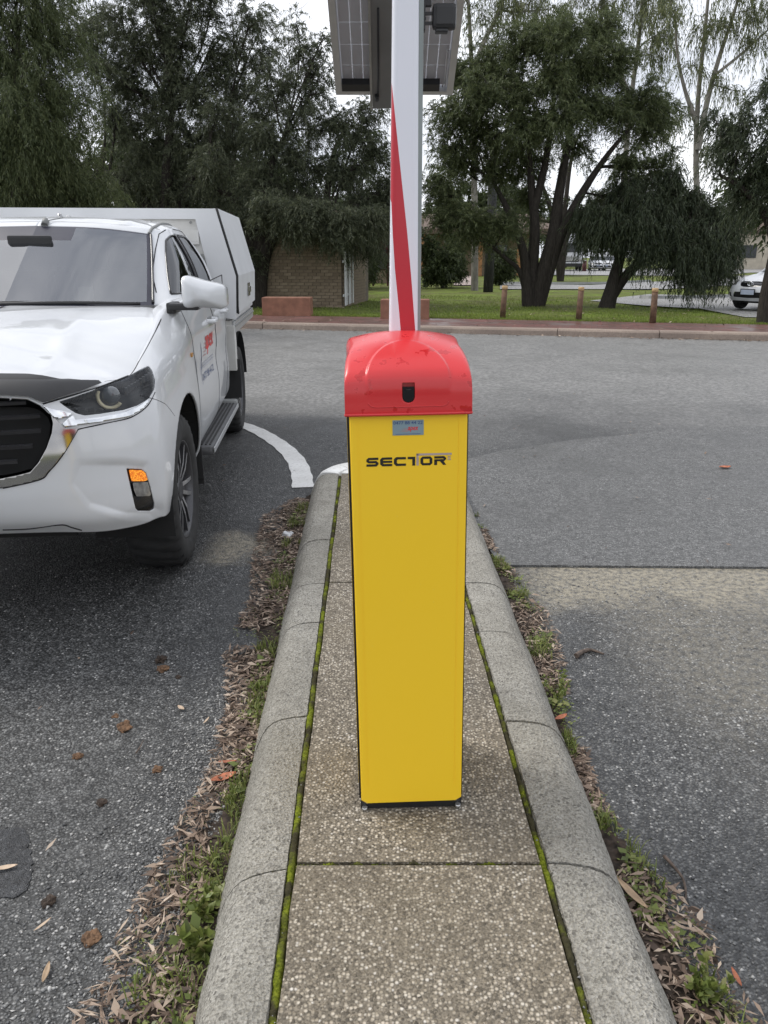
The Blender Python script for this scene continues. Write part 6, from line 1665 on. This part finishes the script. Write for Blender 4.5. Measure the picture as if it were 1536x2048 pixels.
# ---- dark understorey behind the ute: rows of further trees closing the view
for k, (px, Y, lab) in enumerate(((180, 32, 'dark bushy tree standing far behind the ute canopy'), (440, 34, 'dark bushy tree behind the cream brick building'), (640, 37, 'dark bushy tree behind the boom arm and notice board'))):
    big_tree(px, 585, Y, 'bushy_tree', lab, [lp_(px + dx, y, Y + dy, 88, d_) for dx, y, dy, d_ in [(-90, 430, 0, 1.0), (0, 440, 0, 1.0), (90, 430, 0, 1.0), (-110, 350, 0, .9), (-20, 350, 0, .9), (80, 345, 0, .9), (-60, 270, 0, .55), (50, 270, 0, .55), (-100, 500, 0, .9), (0, 510, 0, .9), (100, 500, 0, .9)]], 40 + k, MAT['leaf_bush'], .25, nbranch=13, nspray=11, nleaf=17, L=.8, leaf=.22, wid=.028, droop=.6, group='bushy trees in the background')
big_tree(1120, 575, 47, 'bushy_tree', 'dark bushy tree seen through the limbs of the multi-trunk tree', [lp_(1120 + dx, y, 47 + dy, 60, d_) for dx, y, dy, d_ in [(-110, 400, 0, .7), (-40, 410, 0, .6), (30, 420, 0, .5), (100, 410, 0, .6), (150, 390, 0, .6), (-80, 340, 0, .4), (110, 340, 0, .35), (-120, 450, 0, .8), (-60, 460, 0, .6), (150, 440, 0, .7)]], 49, MAT['leaf_bush'], .2, nbranch=12, nspray=10, nleaf=14, L=.8, leaf=.2, wid=.024, droop=.6, group='bushy trees in the background')
# ---- round shrub and small shrub
def shrub(px, py, Y, rx, rz, label, seed, mat, n=9):
    b = ony(px, py, Y); b[2] = .06; r = np.random.default_rng(seed)
    lob = []
    for k in range(n):
        a = r.random() * 6.28; q = r.random() ** .5
        lob.append((b + np.array([math.cos(a) * rx * .6 * q, math.sin(a) * rx * .6 * q, rz * (.25 + .65 * r.random())]), (rx * .42, rx * .42, rz * .30), 1.0))
    T = [([b, b + np.array([dx * .3, 0, rz * .3]), b + np.array([dx, .1, rz * .7])], [.07, .05, .02]) for dx in (-rx * .4, 0, rx * .4)]
    tree('shrub', label, b, lob, T, MAT['bark_dark'], mat, seed, 15, 10, 17, .34, .15, .020, .45, .6, cat='shrub', group='shrubs on the lawn', parts=('stem', 'foliage'))
shrub(885, 574, 37, 1.45, 2.5, 'round dark green shrub beside the upright boom arm', 51, MAT['leaf_bush'], 14)
shrub(1000, 566, 40, .8, 1.6, 'small green shrub between the timber post and the big tree', 52, MAT['leaf_bush'], 8)
shrub(720, 562, 35, .8, 2.0, 'straggly shrub beside the white slat screen', 53, MAT['leaf_bush'], 8)
# ---- weathered pole / straight trunk in the lawn
p = onz(976, 584, .12); e = empty('timber_pole', (p[0], p[1], .05)); tag(e, 'thick straight weathered grey pole standing in the lawn by the shrub', 'pole')
mb = MB(); mb.tube([(0, 0, 0), (.02, 0, 2.5), (.0, 0, 5.5)], [.20, .185, .16], 14); mb.build('shaft', MAT['bark_pole'], e)
mb = MB(); mb.tube([(.0, 0, 5.5), (0, 0, 5.56)], [.17, .12], 14); mb.build('cap', MAT['bark_pole'], e)
# ---- right edge: trunk and overhanging tree
b = on_lawn(1532, 646); b[2] = .04; Y = b[1]
def tp(px, py, dY=0): return ony(px, py, Y + dY)
T = [([b, tp(1534, 600), tp(1545, 540), tp(1560, 460), tp(1560, 380)], [.20, .165, .15, .13, .08]), ([tp(1548, 480), tp(1530, 430, .3), tp(1490, 380, .5), tp(1440, 350, .6)], [.10, .08, .06, .03])]
lob = [lp_(x, y, Y + dy, r_, d_) for x, y, dy, r_, d_ in [(1500, 250, .5, 60, .7), (1450, 300, .8, 55, .55), (1560, 280, 0, 70, .8), (1510, 350, .5, 55, .5), (1560, 380, 0, 60, .7), (1545, 180, .5, 60, .5), (1620, 250, 0, 80, .8), (1620, 350, 0, 80, .8), (1470, 380, .8, 46, .4), (1430, 240, 1, 40, .4)]]
tree('peppermint_tree', 'dark peppermint tree with trunk standing in front of the white hatchback', b, lob, T, MAT['bark_dark'], MAT['leaf_deep'], 61, 22, 11, 24, .5, .10, .010, .8)
# ---- gum trees behind: pale limbs, thin hanging leaves
def gum(px, py, Y, label, limbs, lobes, seed):
    b = ony(px, py, Y); b[2] = .05; r = np.random.default_rng(seed)
    T = [([b if q[0] is None else ony(*q[0], Y)] + [ony(x, y, Y + .2 * i) for i, (x, y) in enumerate(q[1])], q[2]) for q in limbs]
    tree('gum_tree', label, b, lobes, T, MAT['bark_gum'], MAT['leaf_gum'], seed, 11, 9, 14, .9, .20, .015, 1.15, .22, group='gum trees behind the lawn')
Y = 33
gum(1398, 560, Y, 'tall gum tree with pale bare limbs rising behind the weeping tree', [(None, [(1398, 470), (1392, 330), (1396, 200), (1410, 60), (1425, -90)], [.15, .13, .11, .09, .07, .04]), ((1396, 300), [(1415, 200), (1440, 110), (1470, 20), (1490, -60)], [.12, .10, .08, .06, .04]), ((1394, 250), [(1370, 180), (1355, 110), (1350, 20)], [.10, .07, .05, .03]), ((1430, 150), [(1480, 110), (1536, 60)], [.06, .05, .03])],
    [lp_(x, y, Y, r_, d_) for x, y, r_, d_ in [(1450, 50, 46, .9), (1500, 20, 50, .8), (1400, 30, 44, .7), (1520, 80, 36, .6), (1390, 130, 36, .5), (1460, -30, 60, .9), (1540, -10, 50, .8), (1340, 30, 44, .9), (1430, 150, 30, .4), (1370, 230, 36, .5), (1420, 300, 40, .5), (1480, 180, 30, .4)]], 71)
Y = 36
gum(1240, 560, Y, 'gum tree with yellow-green leaves above the multi-trunk tree crown', [(None, [(1240, 470), (1250, 330), (1262, 200), (1280, 60), (1290, -80)], [.16, .14, .12, .10, .08, .05]), ((1262, 200), [(1230, 120), (1210, 30), (1200, -60)], [.12, .09, .07, .04])],
    [lp_(x, y, Y, r_, d_) for x, y, r_, d_ in [(1290, 20, 50, 1.2), (1330, 60, 46, 1.1), (1270, -40, 60, 1.2), (1200, 10, 54, 1.0), (1340, -30, 54, 1.1), (1220, -60, 60, 1.0), (1310, 110, 36, .7), (1150, -20, 46, .8)]], 72)
Y = 34
gum(950, 560, Y, 'gum tree with ragged bark rising behind the solar panel', [(None, [(950, 470), (948, 330), (945, 200), (940, 60), (930, -90)], [.16, .14, .12, .10, .08, .05]), ((944, 160), [(965, 90), (1000, 20), (1020, -60)], [.11, .09, .07, .04])],
    [lp_(x, y, Y, r_, d_) for x, y, r_, d_ in [(960, 20, 46, .8), (1010, -10, 54, 1.0), (1060, 10, 54, 1.0), (980, 90, 36, .6), (910, -40, 60, .8), (1070, -60, 60, 1.0), (1100, 20, 40, .7)]], 73)
# ---- far trees closing the horizon
def far_tree(X, Y, h, w, seed, label):
    b = np.array([X, Y, .05]); r = np.random.default_rng(seed)
    lob = [(b + np.array([r.normal(0, w * .32), r.normal(0, w * .25), h * (.42 + .45 * r.random())]), (w * .27, w * .27, h * .16), 1.0) for k in range(10)]
    T = [([b, b + np.array([.1, 0, h * .35]), b + np.array([dx, 0, h * .7])], [.32, .26, .1]) for dx in (-w * .2, w * .2)]
    tree('far_tree', label, b, lob, T, MAT['bark_dark'], MAT['leaf_bush'], seed, 11, 8, 12, 1.3, .55, .10, .5, .5, group='far trees beyond the roads')
fl = [(-30, 60), (-20, 58), (-11, 60), (-3, 75), (8, 88), (16, 105), (25, 112), (34, 108), (44, 112), (54, 108), (66, 110), (80, 104), (33, 60), (43, 66), (-42, 52), (-52, 46), (-62, 40), (-70, 30), (-78, 52), (60, 70)]
for k, (X, Yf) in enumerate(fl): far_tree(X, Yf, 7.5 + 3.5 * ((k * 37) % 10) / 10, 8.5, 100 + k, 'far dark green tree closing the view beyond the roads')
# ================================================================== GROUND COVER AND SMALL THINGS
def kerb_edge(n, side, y0, y1, w0, wfun=None, pw=1.0):
    """points along the foot of a kerb, spreading outwards onto the road"""
    y = rng.uniform(y0, y1, n); f = ol if side < 0 else orr
    wd_ = np.interp(y, *wfun) if wfun else w0
    d = rng.random(n) ** pw * wd_
    x = f(y + .05) + side * (d - .012)
    return np.stack([x, y, np.full(n, .004)], 1)
def patchy(P, sc, th, seed):
    ph = np.random.default_rng(seed).uniform(0, 6.28, 8)
    v = sum(np.sin(P[:, 1] * sc * (1 + .7 * k) + ph[k]) + .6 * np.sin(P[:, 0] * sc * 2 * (1 + .5 * k) + ph[k + 4]) for k in range(4))
    return P[v > th]
WL = ([1.0, 1.35, 1.6, 1.8, 2.2, 2.8, 3.6, 4.2, 4.7], [.14, .16, .13, .05, .05, .09, .10, .09, .03])
WRr = ([1.0, 1.35, 1.6, 1.75, 2.0, 2.3, 2.8, 3.3, 3.6, 4.2], [.12, .14, .08, .02, .02, .05, .10, .10, .05, .02])
# dark leaf mould gathered in the gutter: a low ragged bank of real crumbs
def mould(side, wf, y0, y1, name):
    n, m = 420, 10; ys = np.linspace(y0, y1, n); f = ol if side < 0 else orr; r = np.random.default_rng(9 + side)
    wv = np.interp(ys, *wf) * (.75 + .5 * np.convolve(r.random(n + 10), np.ones(11) / 11, 'valid')[:n]) * (1 + .25 * np.sin(ys * 13))
    V = np.zeros((n, m, 3))
    for j in range(m):
        s = j / (m - 1); V[:, j, 0] = f(ys + .05) + side * (s * wv * .85 - .02) + r.normal(0, .004, n); V[:, j, 1] = ys + r.normal(0, .003, n)
        V[:, j, 2] = -.003 + .013 * (1 - s ** 1.5) * (.3 + r.random(n))
    tag(np_obj(name, V.reshape(-1, 3), grid_faces(n, m), MAT['humus'], None, True), kind='stuff')
WLL = ([1.0, 1.5, 1.9, 2.3, 2.6, 3.2, 3.7, 4.3, 4.8], [.26, .20, .13, .13, .20, .18, .24, .26, .04]); WRL = ([1.0, 1.5, 1.8, 2.3, 2.8, 3.3, 3.6, 4.3], [.20, .14, .04, .08, .15, .14, .05, .03])
# grass tufts
def grass_mesh(P, h, w, name, mat, curve=.8):
    n = len(P); a = rng.random(n) * 6.283; hh = h * (.35 + 1.0 * rng.random(n) ** 1.5)
    d = np.stack([np.cos(a), np.sin(a), 0 * a], 1); s = np.stack([-np.sin(a), np.cos(a), 0 * a], 1)
    ww = (w * (.6 + .8 * rng.random(n)))[:, None]; lean = (curve * hh * rng.random(n))[:, None]; up = np.array([0, 0, 1.0])
    m1 = P + d * lean * .25 + up * hh[:, None] * .5; m2 = P + d * lean * .65 + up * hh[:, None] * .85; t = P + d * lean * 1.25 + up * hh[:, None] * .92
    V = np.stack([P - s * ww * .7, P + s * ww * .7, m1 + s * ww, m1 - s * ww, m2 + s * ww * .7, m2 - s * ww * .7, t], 1).reshape(-1, 3)
    b = np.arange(n)[:, None] * 7
    F = [tuple(x) for x in np.concatenate([b + np.array([0, 1, 2, 3]), b + np.array([3, 2, 4, 5])]).tolist()] + [tuple(x) for x in (b + np.array([5, 4, 6])).tolist()]
    return tag(np_obj(name, V, F, mat), kind='stuff')
gl = np.concatenate([patchy(kerb_edge(5200, -1, 1.0, 4.75, .1, WL), 7, .5, 1)]); gr = patchy(kerb_edge(4400, 1, 1.0, 4.3, .1, WRr), 7, .3, 2)
grass_mesh(gl, .038, .0016, 'kerb_grass', MAT['weed'])
grass_mesh(gr, .038, .0016, 'kerb_grass', MAT['weed'])
# small round-leaved weeds: rosettes of leaflets
def leaflets(C, nper, r0, size, name, mat, hgt=.02):
    C = np.repeat(C, nper, 0); n = len(C); a = rng.random(n) * 6.283; d = np.stack([np.cos(a), np.sin(a), 0 * a], 1); s = np.stack([-np.sin(a), np.cos(a), 0 * a], 1)
    c = C + d * (r0 * rng.random(n))[:, None] + np.array([0, 0, 1]) * (hgt * rng.random(n))[:, None]
    L = (size * (.5 + rng.random(n)))[:, None]; tl = np.array([0, 0, 1.0]) * (rng.normal(.15, .35, n) )[:, None]
    d2 = unit(d + tl)
    V = np.stack([c, c + d2 * L * .45 + s * L * .34, c + d2 * L, c + d2 * L * .45 - s * L * .34], 1).reshape(-1, 3)
    return tag(np_obj(name, V, np.arange(4 * n).reshape(-1, 4), mat), kind='stuff')
cl = patchy(kerb_edge(520, -1, 1.0, 4.6, .1, WL), 6, .1, 3); cr = patchy(kerb_edge(460, 1, 1.0, 4.2, .1, WRr), 6, .1, 4)
leaflets(cl, 9, .034, .0105, 'kerb_weeds', MAT['weed'], .014); leaflets(cr, 9, .034, .0105, 'kerb_weeds', MAT['weed'], .014)
leaflets(cl[::9], 7, .02, .024, 'kerb_weeds', MAT['weed'], .02); leaflets(cr[::9], 7, .02, .024, 'kerb_weeds', MAT['weed'], .02)
leaflets(patchy(kerb_edge(500, -1, 1.0, 4.7, .2, WLL), 5, .2, 14), 5, .012, .006, 'kerb_weeds', MAT['weed'], .006)
# leaf litter: curled narrow leaves lying in drifts
def litter(P, name, lmin=.02, lmax=.06, w=.0055):
    n = len(P); a = rng.random(n) * 6.283; L = (lmin + (lmax - lmin) * rng.random(n) ** 1.6)[:, None]; d = np.stack([np.cos(a), np.sin(a), rng.normal(0, .16, n)], 1); s = np.stack([-np.sin(a), np.cos(a), rng.normal(0, .3, n)], 1)
    z = np.array([0, 0, 1.0]); c = P + z * (.002 + .014 * rng.random(n))[:, None]; ww = (w * (.5 + rng.random(n)))[:, None]
    k = (rng.normal(0, .2, n))[:, None] * L
    V = np.stack([c - d * L * .5, c - d * L * .1 + s * ww + z * .003, c + d * L * .5 + s * k, c - d * L * .05 - s * ww + s * k * .5 + z * .001], 1)
    V[..., 2] = np.maximum(V[..., 2], .002)
    return tag(np_obj(name, V.reshape(-1, 3), np.arange(4 * n).reshape(-1, 4), MAT['litter']), kind='stuff')
mould(-1, WLL, 1.0, 4.75, 'leaf_mould'); mould(1, WRL, 1.0, 4.25, 'leaf_mould')
litter(patchy(kerb_edge(8000, -1, 1.0, 4.8, .2, WLL, 1.25), 4, -.9, 5), 'leaf_litter', .012, .06, .0026); litter(patchy(kerb_edge(3800, 1, 1.0, 4.3, .2, WRL, 1.25), 4, -.7, 6), 'leaf_litter', .012, .055, .0026)
litter(patchy(kerb_edge(420, -1, 1.0, 4.8, .2, WLL), 4, -.5, 7), 'leaf_litter', .03, .07, .006); litter(patchy(kerb_edge(220, 1, 1.0, 4.3, .2, WRL), 4, -.3, 8), 'leaf_litter', .03, .06, .006)
# loose gravel: little angular stones
def stones(P, rmin, rmax, name, mat=None, pw=2.5):
    n = len(P); oc = np.array([(1, 0, 0), (0, 1, 0), (-1, 0, 0), (0, -1, 0), (0, 0, 1), (0, 0, -1)], float)
    R = (rmin + (rmax - rmin) * rng.random(n) ** pw)[:, None, None]
    V = oc[None] * R * (.6 + .7 * rng.random((n, 6, 1))) * (.7 + .6 * rng.random((n, 1, 3))); V += rng.normal(0, .15, V.shape) * R
    V[..., 2] *= .7; V += P[:, None]; V[..., 2] += R[..., 0] * .25
    Fo = np.array([(0, 1, 4), (1, 2, 4), (2, 3, 4), (3, 0, 4), (1, 0, 5), (2, 1, 5), (3, 2, 5), (0, 3, 5)])
    return tag(np_obj(name, V.reshape(-1, 3), (np.arange(n)[:, None, None] * 6 + Fo[None]).reshape(-1, 3), mat or MAT['gravel']), kind='stuff')
n = 9000; y = rng.uniform(.95, 2.5, n); x = ol(y) - .04 - np.abs(rng.normal(0, .16, n)) * np.interp(y, [.95, 1.4, 1.9, 2.5], [1.3, 1.2, .9, .4])
stones(np.stack([x, y, np.zeros(n)], 1), .0014, .0062, 'loose_gravel')
n = 3000; P = np.stack([rng.uniform(-1.9, -.45, n), rng.uniform(.95, 3.6, n), np.zeros(n)], 1); stones(P, .0015, .0055, 'loose_gravel', pw=4)
n = 3200; P = np.stack([.62 + np.abs(rng.normal(0, .5, n)), rng.uniform(.95, 3.4, n), np.zeros(n)], 1); stones(P, .0015, .0062, 'loose_gravel', pw=3.5)
n = 260; y = rng.uniform(1, 4.7, n); sd_ = rng.random(n) < .5; P = np.stack([np.where(sd_, jl(y), jr(y)) + rng.normal(0, .006, n), y, np.full(n, .108)], 1); stones(P, .0015, .0045, 'joint_grit')
# fine leaf scatter on road and at far kerb
n = 150; P = np.stack([rng.uniform(-1.8, 2.6, n), rng.uniform(1.1, 9, n), np.full(n, .013)], 1); P = P[(P[:, 0] < ol(P[:, 1]) - .05) | (P[:, 0] > orr(P[:, 1]) + .05)]; litter(P, 'scattered_leaves', .02, .05, .005)
n = 900; s_ = rng.uniform(-6, 14, n); t_ = np.where(rng.random(n) < .5, -.05 - .08 * np.abs(rng.normal(0, 1, n)), rng.uniform(.1, 8, n)); P = KL + kd * s_[:, None] + kn * t_[:, None]; P[:, 2] = np.where(t_ < 0, .006, .135); litter(P, 'scattered_leaves', .04, .12, .018)
# ---- single things one can point at
def lump(name, label, px, py, r, mat, seed, cat, flat=.7, group=None, z=0.0, lobes=2):
    p = onz(px, py, z); bm = bmesh.new(); rr_ = random.Random(seed)
    for q in range(lobes):
        m = bmesh.ops.create_icosphere(bm, subdivisions=3, radius=r * (1 - .25 * q)); off = Vector((rr_.uniform(-.7, .7) * r * q, rr_.uniform(-.7, .7) * r * q, 0))
        for v in m['verts']:
            n_ = 1 + .32 * math.sin(v.co.x / r * 4.1 + seed) * math.sin(v.co.y / r * 3.7 + seed * 2) + .22 * math.sin(v.co.z / r * 6.0 + v.co.x / r * 5 + seed) + rr_.uniform(-.12, .12)
            v.co = v.co * n_; v.co.z = max(v.co.z * flat, -r * .35 * flat); v.co += off
    me = bpy.data.meshes.new(name); bm.to_mesh(me); bm.free(); me.materials.append(mat)
    o = link_mesh(name, me); o.location = (p[0], p[1], z + r * .33 * flat); tag(o, label, cat, group); return o
lump('dirt_clod', 'black dirt clod on the asphalt near the ute, topmost of a touching pair', 322, 1322, .020, MAT['clod'], 1, 'dirt clod')
lump('dirt_clod', 'brown leafy clod touching the black clod on the asphalt', 326, 1340, .019, MAT['clod_brown'], 2, 'dirt clod', .6)
lump('dirt_clod', 'small black pebble of dirt beside the brown leafy clod', 357, 1355, .009, MAT['clod'], 3, 'dirt clod')
lump('dirt_clod', 'largest crumbled brown clod on the asphalt, three lobes side by side', 248, 1455, .020, MAT['clod_brown'], 4, 'dirt clod', .6, None, 0, 3)
lump('dirt_clod', 'small brown clod just beyond the largest crumbled clod', 231, 1433, .010, MAT['clod_brown'], 5, 'dirt clod', .5)
lump('dirt_clod', 'orange-brown clod lying on the bare asphalt left of the crumbled clods', 154, 1514, .013, MAT['clod_brown'], 6, 'dirt clod')
lump('dirt_clod', 'long dark brown clod between the crumbled clods and the kerb leaves', 316, 1540, .014, MAT['clod_brown'], 7, 'dirt clod', .5)
lump('dirt_clod', 'dark brown clod with a twig end lying alone on asphalt', 203, 1608, .013, MAT['clod'], 8, 'dirt clod', .6)
lump('dirt_clod', 'black round clod resting on pale loose gravel', 98, 1806, .014, MAT['clod'], 9, 'dirt clod')
lump('dirt_clod', 'brown matted clod amid leaf litter at the weedy kerb edge', 180, 1880, .018, MAT['clod_brown'], 10, 'dirt clod', .5)
lump('dirt_clod', 'dark clod at the edge of the kerb gravel', 325, 1758, .011, MAT['clod'], 11, 'dirt clod', .6)
lump('white_paper', 'crumpled white paper scrap in the leaf litter against the left kerb', 576, 1072, .034, MAT['paper'], 12, 'litter', .55)
lump('foil_scrap', 'tiny crumpled grey foil scrap wedged at the foot of the left kerb', 478, 1530, .014, MAT['paper'], 13, 'litter', .7)
def big_leaf(label, px, py, L, W_, rz, mat, z=.004, curl=.3):
    p = onz(px, py, z); n_, m_ = 9, 5; V = []
    for i in range(n_):
        t = i / (n_ - 1); wv = W_ * math.sin(math.pi * min(.98, t * .92 + .05)) ** .8
        for j in range(m_): s = (j / (m_ - 1) - .5) * 2; V.append((L * (t - .5), s * wv * .5, .004 + curl * L * .25 * (t - .5) ** 2 * 2 + curl * W_ * .5 * s * s))
    o = np_obj('fallen_leaf', np.array(V), grid_faces(n_, m_), mat, None, True); o.location = (p[0], p[1], z); o.rotation_euler = (0, 0, rz); tag(o, label, 'leaf')
    s_ = o.modifiers.new('thickness', 'SOLIDIFY'); s_.thickness = .0006
MAT['leaf_pale'] = simple('pale_dry_leaf', (.52, .40, .29), .6, var=.2, scale=60); MAT['leaf_rust'] = simple('rust_leaf', (.36, .12, .06), .6, var=.35, scale=60); MAT['leaf_tan'] = simple('tan_leaf', (.34, .24, .15), .6, var=.3, scale=60)
big_leaf('pale pointed leaf lying flat on dark patched asphalt', 12, 1738, .055, .015, .25, MAT['leaf_pale'])
big_leaf('thin pale leaf beside the black clod on gravel', 86, 1852, .045, .007, 1.0, MAT['leaf_pale'])
big_leaf('tan forked leaf standing upright in line with the kerb on asphalt', 93, 1948, .050, .013, 1.7, MAT['leaf_tan'])
big_leaf('large rust-red leaf against the foot of the left kerb', 448, 1558, .075, .032, .5, MAT['leaf_rust'], .012)
big_leaf('long orange leaf above the rust-red leaf at the left kerb', 455, 1526, .055, .012, .1, MAT['leaf_rust'], .012)
big_leaf('pinkish dry leaf strip at the foot of the right kerb joint', 1262, 1790, .105, .020, 2.0, MAT['leaf_tan'], .02)
big_leaf('tan curled leaf at the foot of the right kerb below the weed', 1122, 1437, .055, .020, .6, MAT['leaf_rust'], .012)
big_leaf('white stick-like leaf on the asphalt beside the right kerb weeds', 1428, 1902, .035, .007, 1.2, MAT['leaf_pale'])
big_leaf('brown upright leaf on the asphalt near the right weeds', 1472, 1957, .045, .011, 1.6, MAT['leaf_rust'])
big_leaf('pale leaf on asphalt left of the kerb litter', 362, 1418, .035, .016, 2.4, MAT['leaf_pale'])
big_leaf('thin cream leaf lying by the gravel edge at the left kerb', 413, 1443, .040, .007, 1.3, MAT['leaf_pale'])
big_leaf('orange leaf lying alone on the smooth asphalt patch', 1450, 936, .085, .05, .1, MAT['leaf_rust'], .014)
big_leaf('large tan leaf in the gutter of the far kerb', 692, 659, .30, .16, .3, MAT['leaf_tan'], .01, .8)
def stick(label, px, pts, r, name='twig'):
    P = [onz(*q, .008) for q in pts]; P = crom(np.array(P), 18); b = P[0].copy(); mb = MB(); mb.tube(P - b, np.linspace(r, r * .35, 18), 7); o = mb.build(name, MAT['twig']); o.location = tuple(b); tag(o, label, 'twig')
stick('curved grey-brown bark strip lying on the right asphalt', 0, [(1152, 1312), (1165, 1303), (1182, 1300), (1208, 1308)], .011)
stick('long bent dark twig beside the right kerb weeds', 0, [(1328, 1712), (1345, 1730), (1366, 1758), (1372, 1790), (1368, 1802)], .005)
stick('short reddish twig on the asphalt by the crumbled clods', 0, [(272, 1506), (280, 1494), (287, 1480)], .003)
# upright little weed with fine leaves at the right kerb, and a broad-leaf weed on the left
def weed(label, px, py, h, n, seed, spread_, leaf, z=.004):
    p = onz(px, py, z); r = np.random.default_rng(seed); e = empty('weed_plant', tuple(p)); tag(e, label, 'weed')
    V, F_ = [], []; mb = MB()
    for k in range(n):
        a = r.random() * 6.283; tip = np.array([math.cos(a) * spread_ * r.random(), math.sin(a) * spread_ * r.random(), h * (.5 + .5 * r.random())]); P = bez((0, 0, 0), tip, r, .2, 7)
        mb.tube(P, np.linspace(.0013, .0006, 7), 4)
        for i in range(2, 7):
            for q in range(4):
                d = unit(r.normal(0, 1, 3) + np.array([0, 0, .4])); s = unit(np.cross(d, r.normal(0, 1, 3))); L = leaf * (.6 + .8 * r.random()); b = len(V)
                V += [P[i], P[i] + d * L * .5 + s * L * .3, P[i] + d * L, P[i] + d * L * .5 - s * L * .3]; F_.append((b, b + 1, b + 2, b + 3))
    mb.build('stem', MAT['weed'], e); np_obj('leaves', np.array(V), np.array(F_), MAT['weed'], e)
weed('fine-leaved green weed standing at the foot of the right kerb', 1118, 1400, .10, 9, 3, .07, .012)
weed('broad-leaved pale green weed at the foot of the left kerb', 392, 1905, .045, 5, 4, .05, .032)
weed('bushy green weed at the foot of the left kerb joint', 405, 1830, .05, 8, 5, .06, .018)
weed('yellow-green bushy weed at the end of the right kerb verge', 1400, 1990, .06, 9, 6, .07, .02)
# rain spots and streaks left on the hood are in the paint; damp asphalt patch square at the left
p0 = np.array([onz(-160, 1668), onz(-60, 1660), onz(45, 1662), onz(60, 1700), onz(62, 1745), onz(40, 1790), onz(-60, 1796), onz(-160, 1800)])[:, :2]
p0 = crom(np.concatenate([p0, p0[:1]]), 64)[:-1] + rng.normal(0, .0035, (63, 2))
mb = MB(); mb.prism([tuple(p) for p in p0], 2, -.01, .003); tag(mb.build('road_patch', MAT['asphalt_smooth']), kind='structure')
